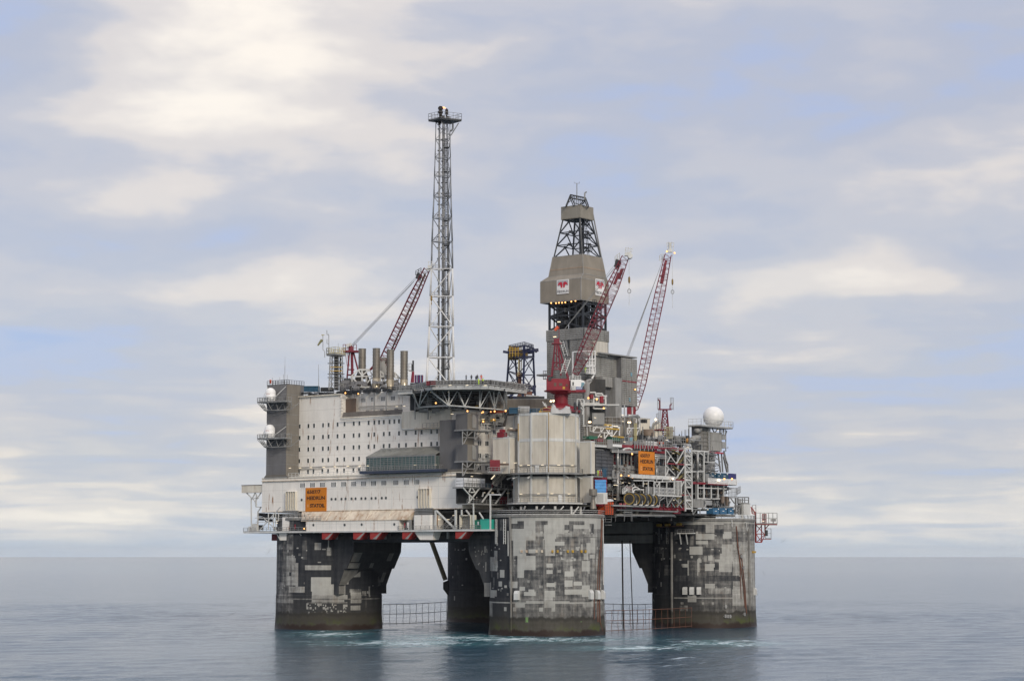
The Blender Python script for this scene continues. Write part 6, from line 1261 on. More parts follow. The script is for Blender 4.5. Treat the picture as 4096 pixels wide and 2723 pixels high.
part('drill_floor_machinery', mb, 'dark', DR); floods(DR, [W(*Hz(x, y), D=592) for x, y in ((300, 1236), (347, 1237), (376, 1234), (406, 1233), (437, 1230), (495, 1222), (535, 1215))], r_=.34)
# emblem boards on two faces of the hood
def emblem_board(face_, corners, lab):
    p00, p11 = corners; t = thing('emblem_board', lab, 'sign', p00)
    right = V((0, -1, 0)) if face_ == 'X' else V((1, 0, 0)); outv = V((-1, 0, 0)) if face_ == 'X' else V((0, -1, 0)); w = (p11-p00).dot(right); h = p11.z-p00.z; Z_ = V((0, 0, 1))
    P = lambda u, v, d=0: p00+right*w*u+Z_*h*v+outv*d
    bd = MB(); 
    part('board', MB().hexa([P(0, 0), P(1, 0), P(1, 1), P(0, 1), P(0, 0, .1), P(1, 0, .1), P(1, 1, .1), P(0, 1, .1)]), 'clean', t)
    part('inner_panel', MB().hexa([P(.06, .38, .101), P(.94, .38, .101), P(.94, .95, .101), P(.06, .95, .101), P(.06, .38, .11), P(.94, .38, .11), P(.94, .95, .11), P(.06, .95, .11)]), paint('emblem_grey', (.42, .42, .45), .5, var=.1), t)
    part('lower_panel', MB().hexa([P(.06, .38, .111), P(.94, .38, .111), P(.94, .56, .111), P(.06, .56, .111), P(.06, .38, .115), P(.94, .38, .115), P(.94, .56, .115), P(.06, .56, .115)]), 'clean', t)
    for sgn in (-1, 1):       # a pair of curled red plumes rising side by side
        g = lambda u, v: P(.5+sgn*u, v, .118)
        top_ = [(.03, .74), (.06, .80), (.12, .84), (.20, .85), (.29, .82), (.36, .75), (.40, .66), (.39, .57)]; bot = [(.03, .43), (.13, .43), (.17, .45), (.19, .62), (.24, .66), (.29, .66), (.34, .63), (.37, .57)]
        mb = MB(); n = len(top_)
        vs_ = [g(*a) for a in top_]+[g(*a) for a in bot]; mb.add(vs_+[v+outv*.02 for v in vs_], [(n*2+i, n*2+i+1, n*3+i+1, n*3+i) for i in range(n-1)]); part('plume', mb, 'logored', t, at=p00)
    cu = bpy.data.curves.new('lettering', 'FONT'); cu.body = 'H'; 
    def word(b, u0, u1, v0_, v1_):
        cu = bpy.data.curves.new('lettering', 'FONT'); cu.body = b; cu.size = 1; cu.offset = .008; cu.extrude = .01; to = bpy.data.objects.new('lettering', cu); col.objects.link(to); dgp = bpy.context.evaluated_depsgraph_get(); me = bpy.data.meshes.new_from_object(to.evaluated_get(dgp)); bpy.data.objects.remove(to)
        co = np.array([v.co[:] for v in me.vertices]); lo, hi = co.min(0), co.max(0)
        for v in me.vertices: c = v.co; v.co = right*w*(u0+(u1-u0)*(c.x-lo[0])/(hi[0]-lo[0]))+Z_*h*(v0_+(v1_-v0_)*(c.y-lo[1])/(hi[1]-lo[1]))+outv*(.115+c.z)
        me.materials.clear(); me.materials.append(M['blackcloth']); o = bpy.data.objects.new('lettering', me); col.objects.link(o); o.parent = t
    word('H', .05, .19, .08, .30); word('EIDRUN', .21, .97, .08, .25)
X0 = v0[3].x-.12; emblem_board('X', (W(*Hz(357, 1152), X=X0), W(*Hz(473, 1005), X=X0)), 'white emblem board with red plumes and HEIDRUN on the left face of the hood')
Y0 = v0[0].y-.12; emblem_board('Y', (W(*Hz(727, 1158), Y=Y0), W(*Hz(812, 1015), Y=Y0)), 'white emblem board partly crossed by the red jib, on the right face of the hood')
# ---------------------------------------------------------------- slatted drill-floor building below
DBd = thing('drill_floor_building', 'grey slatted building below the derrick with a wing to the right', 'building', (DC.x, DC.y, 50))
b1, b0 = dk(6.15, 6.55, hy_(1472)), dk(6.15, 6.55, 1690); m0 = [p.copy() for p in b1]; m1 = dk(6.15, 6.55, 1000+870/2.45)
def slats(parent, p, q, z0_, z1_, pitch, outv, mat='slat', posts=5):
    a, b = V((p.x, p.y, z0_)), V((q.x, q.y, z0_)); n = max(1, int((z1_-z0_)/pitch)); mb = MB()
    mb.corr(a, V((a.x, a.y, z1_)), V((b.x, b.y, z1_)), b, n, .14, outv, .12); part('slat_wall', mb, mat, parent, at=a); mb = MB()
    for k in range(posts+1): c = a.lerp(b, k/posts)+V(outv)*.12; mb.bar(c, c+V((0, 0, z1_-z0_)), .14)
    part('wall_post', mb, mat, parent, at=a)
for i, o in ((0, (0, -1, 0)), (3, (-1, 0, 0)), (1, (1, 0, 0)), (2, (0, 1, 0))): slats(DBd, m1[i]+V(o)*.25, m1[(i+1) % 4]+V(o)*.25, m1[0].z, b1[0].z, .55, o, 'slat', 6); slats(DBd, b0[i], b0[(i+1) % 4], b0[0].z-8, m1[0].z-.02, .55, o, 'slat', 6)
part('roof', MB().prism([p-V((0, 0, .3)) for p in b1], (0, 0, .1)), 'tar', DBd)
f = lambda x, y: W(*Lz(x, y), X=b0[3].x-.5); mb = MB().bar(f(298, 895), f(275, 990), .5).bar(f(305, 895), f(330, 1040), .5).bar(f(298, 895), f(310, 895), .6); part('a_frame', mb, 'galv', DBd); a, b = f(270, 1010), f(332, 880); part('dark_opening', MB().box(b0[3].x-.35, b0[3].x-.25, min(a.y, b.y), max(a.y, b.y), a.z, b.z), 'dark', DBd)
YW = b0[0].y; xr0 = b0[1].x
wx0, wx1, wz0, wz1 = XZ(YW-.6, Lz(590, 1245), Lz(848, 1050)); slats(DBd, V((wx0, YW-.6, 0)), V((wx1, YW-.6, 0)), wz0, wz1, .55, (0, -1, 0), 'slat', 5)
ux0, ux1, uz0, uz1 = XZ(YW-2.4, Lz(845, 1285), Lz(993, 1072)); slats(DBd, V((ux0, YW-2.4, 0)), V((ux1, YW-2.4, 0)), uz0, uz1, .55, (0, -1, 0), 'slat', 3)
lx0, lx1, lz0, lz1 = XZ(YW-2.4, Lz(850, 1520), Lz(993, 1292)); slats(DBd, V((lx0, YW-2.4, 0)), V((lx1, YW-2.4, 0)), lz0, lz1, .55, (0, -1, 0), 'slat', 3)
part('wing_core', MB().box(wx0, ux1-.3, YW-.45, YW+8, lz0, wz1-.1), 'grey', DBd); part('wing_core', MB().box(ux0+.05, ux1-.05, YW-2.2, YW-.47, lz0, uz1-.1), 'grey', DBd); part('wing_roof', MB().box(wx0-.2, ux1+.2, YW-2.6, YW+8.2, wz1-.05, wz1+.35), 'midgrey', DBd)
part('red_band', MB().box(ux0, ux1, YW-2.55, YW-2.42, lz1+.02, uz0-.02), 'red', DBd); part('red_band', MB().box(wx0, wx1+1, YW-.75, YW-.62, wz0-.5, wz0-.03), 'red', DBd)
for x, y in ((946, 1218), (930, 1465)): a, b, c, d = XZ(YW-2.62, Lz(x-7, y+17), Lz(x+7, y-17)); part('window', MB().box(a, b, YW-2.62, YW-2.5, c, d), 'cabglass', DBd)
a, b, c, d = XZ(YW-3.2, Lz(662, 1335), Lz(758, 1248)); part('clad_box', MB().corr((a, YW-3.2, c), (b, YW-3.2, c), (b, YW-3.2, d), (a, YW-3.2, d), 16, .05, (0, -1, 0), 2.5), 'slat', DBd)
a, b, c, d = XZ(YW-4.0, Lz(790, 1720), Lz(848, 1255)); part('duct_column', MB().corr((a, YW-4, c), (b, YW-4, c), (b, YW-4, d), (a, YW-4, d), 10, .05, (0, -1, 0), 3), 'midgrey', DBd); a2 = W(*Lz(710, 1500), Y=YW-3.9).x; part('duct_side', MB().box(a2, a-.003, YW-1.9, YW-.9, c, d-1), 'grey', DBd)
a, b, c, d = XZ(YW-.9, Lz(590, 970), Lz(712, 905)); c2 = W(*Lz(600, 1035), Y=YW-1.2); a, b, c, d = XZ(YW-1.3, Lz(592, 1030), Lz(712, 905)); part('pale_panel', MB().corr((a, YW-1.3, c), (b, YW-1.3, c), (b, YW-1.3, d), (a, YW-1.3, d), 9, .05, (0, -1, 0), .9), 'corr', DBd)
mb = MB(); g = lambda x, y: W(*Lz(x, y), Y=YW-2.5)
for x in (535, 560, 588): mb.bar(g(x, 990), g(x, 1215), .3)
for y in (990, 1070, 1140, 1212): mb.bar(g(500, y), g(590, y), .3)
for y in (1140, 1070): mb.rail([g(500, y+62), g(588, y+62)], 1.1, 1, .06)
mb.path([g(545, 1130), g(565, 1150), g(575, 1230), g(555, 1260)], .25, 7); mb.bar(g(370, 1000), g(370, 1250), .3); mb.bar(g(370, 998), g(500, 990), .3); part('white_stair_cage', mb, 'clean', DBd)
pv = person(g(513, 1205)+V((0, .6, .1)), 'person in yellow-green vest in the white stair cage below the derrick', 1.75, face, 'hivis', 'hivis', 'stand', 'whitecloth')
part('cage_floor', MB().obox(g(535, 1212)+V((0, .8, -.1)), (3, 0, 0), (0, 1, 0), (0, 0, .1)), 'galv', DBd); mb = MB().obox(W(*Lz(100, 1225), X=b0[3].x-1.2), (1.2, 0, 0), (0, 2.3, 0), (0, 0, .25)).rail([W(*Lz(82, 1270), X=b0[3].x-1.4), W(*Lz(118, 1270), X=b0[3].x-1.4)], 2.6, .7, .08); part('side_perch', mb, 'galv', DBd)
floods(DBd, [W(*Lz(982, 1366), Y=YW-2.8)], r_=.35)

# ---------------------------------------------------------------- near crane on its pedestal
D = 566; C1 = thing('deck_crane', 'red pedestal crane with white cab in front of the derrick', 'crane', W(*G(925, 1030), D=D), 'red deck cranes'); g = lambda x, y, D=566: W(*G(x, y), D=D); c = g(925, 1030)
zz = lambda y: g(925, y).z; rr = lambda w: w/3.136*D/FOC
part('pedestal', MB().lathe((c.x, c.y, 0), [(rr(240), zz(1100)), (rr(240), zz(1035)), (rr(130), zz(1015)), (rr(85), zz(985)), (rr(85), zz(905)), (rr(90), zz(900)), (rr(90), zz(880)), (rr(75), zz(875)), (rr(75), zz(862))], 32), 'red', C1, smooth=False)
part('slew_ring', MB().lathe((c.x, c.y, 0), [(rr(75), zz(880)), (rr(170), zz(836)), (rr(215), zz(833)), (rr(215), zz(822)), (0, zz(821))], 32), 'red', C1)
def slab(mb, x0, x1, y0_, y1_, d0, d1): a, b = g(x0, y1_), g(x1, y0_); q = (a+b)/2; mb.obox(q+FH*(d0+d1)/2, RT*(b-a).dot(RT)/2, FH*(d1-d0)/2, V((0, 0, (b.z-a.z)/2))); return mb
part('machinery_house', slab(slab(slab(MB(), 740, 1035, 682, 832, -2.5, 2.5), 755, 800, 640, 695, -1.5, 1), 1000, 1225, 824, 852, -3.8, 1), 'red', C1); part('house_panel', slab(slab(slab(MB(), 832, 862, 732, 775, -2.56, -2.51), 895, 935, 735, 770, -2.56, -2.51), 980, 1000, 750, 775, -2.56, -2.51), 'brown', C1); part('cooler', slab(MB(), 760, 800, 655, 705, -2.8, -2.52), 'dark', C1); part('notice', slab(MB(), 940, 970, 780, 812, -2.57, -2.52), 'yellow', C1)
mb = MB(); q4 = [g(1060, 830), g(1185, 830), g(1178, 800), g(1220, 740), g(1205, 712), g(1150, 695), g(1042, 700), g(1042, 760)]; mb.prism([p-FH*3.6 for p in q4], FH*2.2); part('cab', mb, 'clean', C1)
part('cab_window', MB().prism([p-FH*3.64 for p in (g(1168, 795), g(1180, 795), g(1216, 742), g(1203, 733), g(1172, 733))], FH*.03), 'cabglass', C1); part('cab_window', MB().prism([p-FH*3.64 for p in (g(1060, 770), g(1078, 770), g(1078, 728), g(1060, 728))], FH*.03), 'pane', C1)
part('cab_name_plate', MB().prism([p-FH*3.68 for p in (g(1106, 828), g(1186, 830), g(1186, 790), g(1106, 785))], FH*.03), paint('plate_blue', (.04, .10, .30), .5), C1)
mb = MB()
for k in range(9): x = 1112+k*8; mb.prism([p-FH*3.72 for p in (g(x, 806), g(x+5, 806), g(x+5, 795), g(x, 795))], FH*.03)
mb.prism([p-FH*3.72 for p in (g(1112, 818), g(1175, 819), g(1175, 816), g(1112, 815))], FH*.03); part('plate_lettering', mb, 'clean', C1)
part('railing', MB().rail([g(1030, 695, 563), g(1170, 690, 563)], 1.2, .8, .06).rail([g(1045, 815, 562), g(1105, 815, 562)], 1.1, .8, .05), 'offwhite', C1)
mb = MB()
for s_, e_, w, d in (((845, 235), (800, 650), .30, -1.4), ((862, 240), (868, 540), .22, -1.4), ((880, 240), (920, 640), .30, -1.4), ((845, 235), (815, 640), .26, 1.4), ((885, 240), (1010, 690), .34, -1.0), ((885, 240), (1025, 680), .3, 1.2), ((815, 470), (975, 482), .2, -1.2), ((808, 560), (930, 560), .22, -1.4), ((830, 330), (940, 480), .16, -1.2), ((820, 460), (905, 560), .14, -1.4), ((905, 460), (810, 560), .14, -1.4)): mb.tube(g(*s_)+FH*d, g(*e_)+FH*d, w*.75, 7)
part('gantry_leg', mb, 'craner', C1); mb = slab(slab(MB(), 832, 900, 175, 235, -1.5, 1.5), 805, 930, 232, 244, -1.8, 1.8); part('gantry_head', mb, 'craner', C1); lamps(C1, [g(845, 153)-FH*1.2], 'floodw', (.9, .2, .2)); mb = MB().ladder(g(985, 395)-FH*1.6, g(925, 200)-FH*1.6, RT, .9, .07).ladder(g(945, 615)-FH*2.0, g(1010, 425)-FH*2.0, RT, 1.4, .1); part('ladder', mb, 'offwhite', C1); part('aerial', MB().tube(g(897, 190), g(897, 10), .10, 6), 'craner', C1); part('mast_lamp', MB().bar(W(*Lz(220, 704), D=D), W(*Lz(250, 704), D=D), .3, .2), 'tube', C1)
W2 = thing('windsock', 'orange windsock on the red mast above the near crane', 'windsock', g(890, 20)); sock(W2, g(888, 25), g(845, 55), .5, .38, paint('sock_orange', (.75, .13, .06), .8)); part('bracket', MB().bar(g(897, 15), g(885, 28), .1), 'craner', W2)
ft, tp = g(1100, 615), W(*Lz(885, 70), D=562); jd = (tp-ft).normalized(); boom(C1, ft, tp, FH.cross(jd), FH, 3.5, 1.9, 2.6, 1.6, 'craner', 27, .12, .048)
def bez(t_, o=0): return ft.lerp(tp, t_)+FH.cross(jd)*o
part('catwalk', MB().bar(bez(.06, -1.0), bez(.95, -.5), .5, .2), 'craner', C1); part('winch', MB().obox(W(*Lz(808, 135), D=D-2), RT*.7-V((0, 0, .3)), FH*.7, V((0, 0, 1.0))+RT*.3), 'dark', C1); part('winch_railing', MB().rail([W(*Lz(785, 120), D=D-2), W(*Lz(830, 85), D=D-2)], 1.6, .8, .08), 'offwhite', C1); part('jib_block', MB().obox(W(*Lz(838, 235), D=D-2), RT*.45, FH*.7, V((0, 0, 1.4))+RT*.5).obox(W(*Lz(800, 280), D=D-2), RT*.4, FH*.8, V((0, 0, 1.6))+RT*.6), 'craner', C1)
h = lambda x, y: W(*Lz(x, y), D=561); mb = MB().obox(h(908, 42), RT*.8, FH*.7, V((0, 0, .5))+RT*.1).tube(h(932, 62)-FH, h(932, 62)+FH, .7, 10)
for x in (890, 915, 940, 955): mb.bar(h(x, -25), h(x-6, 20), .15)
mb.bar(h(885, -20), h(955, -8), .15).bar(h(880, 0), h(950, 20), .15).bar(h(915, 60), h(950, 75), .3); part('jib_head', mb, 'offwhite', C1)
for a, b in (((700, 250), (785, 140)), ((705, 262), (790, 160)), ((695, 300), (780, 180))): part('luffing_rope', MB().tube(g(870, 175), h(*b), .05, 5), 'galv', C1, at=h(*b))
for k in range(2): part('hoist_rope', MB().tube(bez(.12+.1*k, 2.2), bez(.9, 1.2), .04, 4), 'galv', C1, at=bez(.5))
def hook(parent, x, yt, yh, yb, f_): part('hoist_rope', MB().tube(f_(x-1, yt), f_(x, yb), .06, 5), 'offwhite', parent, at=f_(x, yt)); c_ = f_(x, yh); part('hook_block', MB().lathe(c_, [(.08, .9), (.30, .5), (.30, -.6), (.1, -1.1)], 10), 'dullyel', parent, at=c_); part('hook_ring', MB().path([c_+V((0, 0, -3.2))+(RT*math.sin(a)*.45+V((0, 0, math.cos(a)*.6))) for a in np.linspace(0, 2*math.pi, 13)], .10, 5), 'galv', parent, at=c_)
hook(C1, 923, 80, 290, 542, h)

# ---------------------------------------------------------------- far crane behind the slatted wing
D = 628; C2 = thing('deck_crane', 'red crane standing behind the slatted wing, jib to the right of the derrick', 'crane', W(*Lz(965, 1640), D=D), 'red deck cranes'); g2 = lambda x, y, D=628: W(*Lz(x, y), D=D)
ft, tp = g2(985, 1560), g2(1305, 45); jd = (tp-ft).normalized(); boom(C2, ft, tp, FH.cross(jd), FH, 3.0, 1.9, 2.2, 1.5, 'craner', 28, .115, .05)
ft_ = ft; part('catwalk', MB().bar(ft.lerp(tp, .1), ft.lerp(tp, .92), .45, .2), 'craner', C2); mb = MB().obox(g2(943, 1590), RT*1.3, FH*1.5, V((0, 0, 2.6))).bar(g2(985, 1560), g2(960, 1610), .8); part('machinery_house', mb, 'red', C2); part('pedestal', MB().tube(g2(945, 1720), g2(945, 1640), 1.2, 20), 'red', C2)
part('jib_block', MB().obox(g2(1262, 200), RT*.4, FH*.6, V((0, 0, 3))+RT*.7).obox(g2(1255, 250), RT*.5, FH*.7, V((0, 0, 2.5))+RT*.5), 'craner', C2); part('winch_railing', MB().rail([g2(1220, 105), g2(1245, 85)], 1.6, .7, .08).rail([g2(1240, 130), g2(1265, 75)], 1.2, .7, .06), 'offwhite', C2)
mb = MB().obox(g2(1322, 8), RT*.7, FH*.6, V((0, 0, .5))).obox(g2(1322, -35), RT*.25, FH*.4, V((0, 0, 1.2)))
for x, y in ((1292, -75), (1310, -80), (1335, -78), (1362, -70)): mb.bar(g2(x, y), g2(x+(1325-x)*.3, 25), .17)
mb.bar(g2(1292, -72), g2(1362, -70), .16).bar(g2(1295, -40), g2(1355, -35), .16); part('jib_head', mb, 'offwhite', C2); floods(C2, [g2(1292, 15, 625), g2(1368, 30, 625)], r_=.4); hook(C2, 1347, 30, 310, 570, lambda x, y: W(*Lz(x, y), D=626))
for k in range(4): part('luffing_rope', MB().tube(g2(885+8*k, 1068), g2(1210+14*k, 215-40*k), .05, 5), 'galv', C2, at=g2(885+8*k, 1068))
# ---------------------------------------------------------------- pale corrugated round tower on the front leg
RTW = thing('round_tower', 'big pale twelve-sided corrugated tower standing on the nearest concrete leg', 'tower', (0, 0, 33)); RAD = 8.75
va = math.atan2(-FH.y, -FH.x)              # bearing from the tower towards the viewer
def zat(sy, D=551): return W(2187, sy, D=D).z
phis = [R(-59+30*k) for k in range(12)]     # corner bearings, positive to the viewer's right
def pc(phi, z, r_=RAD): d = -FH*math.cos(phi)+RT*math.sin(phi); return V((d.x*r_, d.y*r_, z))
tiers = [(zat(1752), zat(1660)), (zat(1890), zat(1764)), (zat(2008), zat(1905))]
for za, zb in tiers:
    for k in range(12):
        a, b = phis[k], phis[k]+R(30); o = -FH*math.cos((a+b)/2)+RT*math.sin((a+b)/2)
        part('cladding_panel', MB().corr(pc(a, za), pc(b, za), pc(b, zb), pc(a, zb), 17, .085, o, .1), 'corr', RTW, at=pc(a, za))
mb = MB()
for k in range(12): mb.bar(pc(phis[k], tiers[2][0], RAD+.12), pc(phis[k], tiers[0][1], RAD+.12), .42)
part('corner_trim', mb, 'offwhite', RTW)
def ring_(z0_, z1_, r_, name, mat):
    mb = MB(); ps = [pc(p, z0_, r_) for p in phis]; mb.prism(ps, (0, 0, z1_-z0_)); part(name, mb, mat, RTW)
ring_(zat(1660), zat(1650), RAD+.14, 'cornice', 'offwhite'); ring_(zat(1764), zat(1752), RAD+.12, 'cornice', 'offwhite'); ring_(zat(1896), zat(1891), RAD+2.3, 'balcony_floor', 'galv'); ring_(zat(2015), zat(2009), RAD+2.2, 'balcony_floor', 'offwhite')
part('core', MB().lathe((0, 0, 0), [(RAD*.93, 33), (RAD*.93, zat(1655))], 12), 'dark', RTW); ring_(zat(1655)-.2, zat(1655), RAD, 'roof', 'deck')
for z, r_ in ((zat(1891), RAD+2.2), (zat(2009), RAD+2.1), (zat(1650), RAD)): part('railing', MB().rail([pc(p, z, r_) for p in phis+phis[:1]], 1.2, 1.5, .045), 'galv', RTW)
mb = MB()
for k in range(12): p = pc(phis[k]+.2, 31.8, RAD+.8); mb.tube(p, pc(phis[k]+.2, zat(2024), RAD+.8), .35, 8); mb.bar(p, pc(phis[k]+.42, zat(2024), RAD+1.6), .3); mb.bar(pc(phis[k], zat(1900), RAD), pc(phis[k], zat(1903), RAD+2.2)-V((0, 0, .6)), .3)
part('support_leg', mb, 'offwhite', RTW)
mb = MB()
for z in (zat(1870)+.6, zat(1858), zat(1975), zat(1980)): mb.path([pc(p, z, RAD+.35) for p in phis[:5]], .08, 5)
part('service_pipe', mb, 'pipe', RTW); lamps(RTW, [pc(a, zat(1858)-.1, RAD+.45) for a in (R(-50), R(-33), R(-8), R(20), R(48))]+[pc(a, zat(1974), RAD+.45) for a in (R(-50), R(-15), R(8), R(40))])
part('rusty_pipe', MB().path([pc(phis[0], zat(1690), RAD+.3), pc(phis[0], zat(1760), RAD+.3)], .2, 8).tube(pc(phis[2]+.02, zat(1650), RAD+.32), pc(phis[2]+.02, zat(1890), RAD+.32), .11), paint('ochre_pipe', (.36, .24, .10), .6, var=.3, dirt=.4, rust=.6), RTW)
mb = MB()
for sx_, y0_, y1_ in ((2145, 1862, 1890), (2190, 1862, 1890), (2240, 1985, 2008)):
    a = math.asin((sx_-2187)/136); p = pc(a, zat(y1_), RAD+.1); o = V((-FH.x*math.cos(a)+RT.x*math.sin(a), -FH.y*math.cos(a)+RT.y*math.sin(a), 0)); s = V((-o.y, o.x, 0)); mb.obox(p+V((0, 0, 1.0)), s*.55, o*.1, V((0, 0, 1.0)))
part('door', mb, 'offwhite', RTW)
# things lying on its top
t = thing('canvas_cover', 'pale grey canvas draped over gear on top of the round tower', 'cover', W(*G(920, 1100), D=552)); mb = MB(); g = lambda x, y, D: W(*G(x, y), D=D)
sil = [(790, 1100), (800, 1020), (822, 985), (850, 1005), (865, 1042), (905, 1066), (935, 1058), (985, 1012), (1035, 1030), (1042, 1070), (1050, 1105)]; rows_ = []
for d, hs in ((551, .75), (552.2, 1), (553.8, 1), (555, .7)): rows_.append([g(x, 1105-(1105-y)*hs+(6*math.sin(x*.05+d*3)), d) for x, y in sil])
for r0_, r1_ in zip(rows_, rows_[1:]):
    for k in range(len(sil)-1): mb.quad(r0_[k], r0_[k+1], r1_[k+1], r1_[k])
for k in range(len(sil)-1): a, b = rows_[0][k], rows_[0][k+1]; c_, d_ = g(sil[k][0], 1108, 550.6), g(sil[k+1][0], 1108, 550.6); mb.quad(c_, d_, b, a)
part('canvas', mb, 'cover', t, smooth=True); lash = MB()
for k in range(2, 9, 3): lash.path([rows_[j][k]+V((0, 0, .04)) for j in range(4)], .04, 4)
part('lashing', lash, 'midgrey', t)
for xa, xb, ya_, yb_, D, mt, lab in ((268, 410, 1036, 1108, 556, 'contblue', 'dark blue container on the round tower\'s deck, left of the yellow rack'), (528, 690, 1050, 1105, 552, 'contblue', 'blue low container beside the yellow rack on top of the round tower')):
    a, b = g(xa, yb_, D), g(xb, ya_, D); c = (a+b)/2; t = thing('deck_container', lab, 'container', c); w, h_ = (b-a).dot(RT)/2, (b.z-a.z)/2
    part('body', MB().corr(c-RT*w-V((0, 0, h_)), c+RT*w-V((0, 0, h_)), c+RT*w+V((0, 0, h_)), c-RT*w+V((0, 0, h_)), 10, .08, -FH, 2.4), mt, t); part('edge_frame', MB().obox(c+V((0, 0, h_-.1))-FH*.12, RT*w, FH*.1, V((0, 0, .12))).obox(c-V((0, 0, h_-.1))-FH*.12, RT*w, FH*.1, V((0, 0, .12))), mt, t)
t = thing('yellow_rack', 'small yellow lifting rack beside the canvas cover on the round tower', 'rack', g(720, 1100, 551.5)); mb = MB()
for s_, e_ in (((645, 1080), (800, 1085)), ((660, 1060), (720, 1035)), ((720, 1035), (800, 1045)), ((690, 1080), (690, 1105)), ((800, 1020), (800, 1100))): mb.bar(g(*s_, 551.5), g(*e_, 551.5), .2)
part('frame', mb, 'yellow', t); part('load', MB().obox(g(670, 1090, 551.5), RT*.5, FH*.4, V((0, 0, .3))), 'yellow', t)
t = thing('curved_tank', 'dull grey curved-top unit on the deck behind the dark blue container', 'tank', g(450, 1100, 557)); c = g(455, 1085, 557); part('shell', MB().tube(c-RT*1.6, c+RT*1.6, 1.5, 16), 'slat', t); part('saddle', MB().obox(c-V((0, 0, 1.4)), RT*1.2, FH*1, V((0, 0, .5))), 'dark', t)
for x in (1100, 1150): p, q_ = g(x, 1065, 553), g(x, 960, 553); solo('gas_cylinder', MB().lathe(p, [(0, 0), (.42, .02), (.42, (q_-p).z-.5), (.18, (q_-p).z-.1), (0, (q_-p).z)], 12), 'dark', ('left' if x < 1120 else 'right') + ' one of two tall black cylinders upright at the round tower edge', 'cylinder', p, 'black cylinders on the round tower')
floods(RTW, [g(795, 955, 556), g(828, 950, 556)], 'floodw', r_=.42)
for s_, e_ in (((1125, 930), (1125, 1000)), ((1125, 930), (1205, 930)), ((1160, 930), (1205, 1040)), ((1205, 930), (1205, 1250)), ((1220, 940), (1190, 1120)), ((1120, 1000), (1205, 1060)), ((690, 960), (745, 1035)), ((700, 985), (735, 985)), ((705, 1005), (745, 1005))): part('hose_frame', MB().bar(g(*s_, 557), g(*e_, 557), .24), 'offwhite', RTW, at=g(*s_, 557))
# right-hand bay of the tower and the left-hand annex
def bay(label, corner_s, D, left_s, right_s, zs, n1, n2, mats=('corr', 'corr')):
    nz_ = W(corner_s, 1850, D=D); t = thing('clad_annex', label, 'annex', (nz_.x, nz_.y, zs[0])); yl = W(left_s, 1850, X=nz_.x).y; xr = W(right_s, 1850, Y=nz_.y).x
    for za, zb in zip(zs[::2], zs[1::2]):
        part('cladding_panel', MB().corr((nz_.x, yl, za), (nz_.x, nz_.y, za), (nz_.x, nz_.y, zb), (nz_.x, yl, zb), n1, .08, (-1, 0, 0), .1), mats[0], t, at=(nz_.x, yl, za)); part('cladding_panel', MB().corr((nz_.x, nz_.y, za), (xr, nz_.y, za), (xr, nz_.y, zb), (nz_.x, nz_.y, zb), n2, .08, (0, -1, 0), .1), mats[1], t, at=(nz_.x, nz_.y, za))
    part('core', MB().box(nz_.x+.1, xr-.05, nz_.y+.1, yl-.02, zs[0], zs[-1]-.05), 'corr', t); part('roof_edge', MB().box(nz_.x-.12, xr, nz_.y-.12, yl, zs[-1]-.04, zs[-1]+.3), 'offwhite', t)
    part('corner_trim', MB().box(nz_.x-.1, nz_.x+.15, nz_.y-.1, nz_.y+.15, zs[0], zs[-1]), 'offwhite', t); return t, nz_, yl, xr
an, nz_, yl, xr = bay('pale corrugated annex left of the round tower, with a red locker on its roof', 2037, 555, 1971, 2082, [W(2037, 1893, D=555).z, W(2037, 1752, D=555).z], 16, 14)
zr_ = W(2037, 1752, D=555).z+.3; part('railing', MB().rail([(nz_.x, yl, zr_), (nz_.x, nz_.y, zr_), (xr, nz_.y, zr_)], 1.25, 1.3, .05), 'galv', an); p = W(*G(172, 1400), D=557); t = thing('red_locker', 'red locker standing on the annex roof, upper of the two red lockers', 'locker', (p.x, p.y, zr_)); mb = MB().box(p.x-.5, p.x+1.4, p.y-1.0, p.y+1.0, zr_, zr_+1.3).box(p.x-.2, p.x+1.2, p.y-.5, p.y+.5, zr_+1.3, zr_+2.2); part('body', mb, 'red', t); part('lid', MB().box(p.x-.6, p.x+1.5, p.y-1.1, p.y+1.1, zr_+1.3, zr_+1.42), 'red', t)
a1 = W(*G(205, 1390), D=562); a2 = W(*G(385, 1140), D=562); part('rear_wall', MB().corr(a1, W(*G(390, 1390), D=559), W(*G(390, 1120), D=559), W(*G(250, 1140), D=561), 12, .06, -FH, .2), 'corr', an); part('rear_door', MB().obox(W(*G(320, 1355), D=557), RT*1.0, FH*.1, V((0, 0, 1.3))), 'pipe', an); lamps(an, [W(*G(298, 1294), D=556), ]); part('door_hood', MB().obox(W(*G(325, 1315), D=556.6), RT*1.7, FH*.6, V((0, 0, .25))), 'brown', an)
lamps(an, [W(*C(x, y), D=552) for x, y in ((1050, 895), (1148, 897))]); part('door_hood', MB().obox(W(*C(1045, 910), D=553.5), RT*1.3, FH*.5, V((0, 0, .25))), 'brown', an)
bay('pale corrugated bay at the right flank of the round tower, upper part', 2364, 552.5, 2319, 2380, [zat(1893), zat(1766)], 15, 5)
bay('pale corrugated bay at the right flank of the round tower, lower part', 2364, 553.5, 2319, 2372, [zat(2008), zat(1906)], 15, 4)
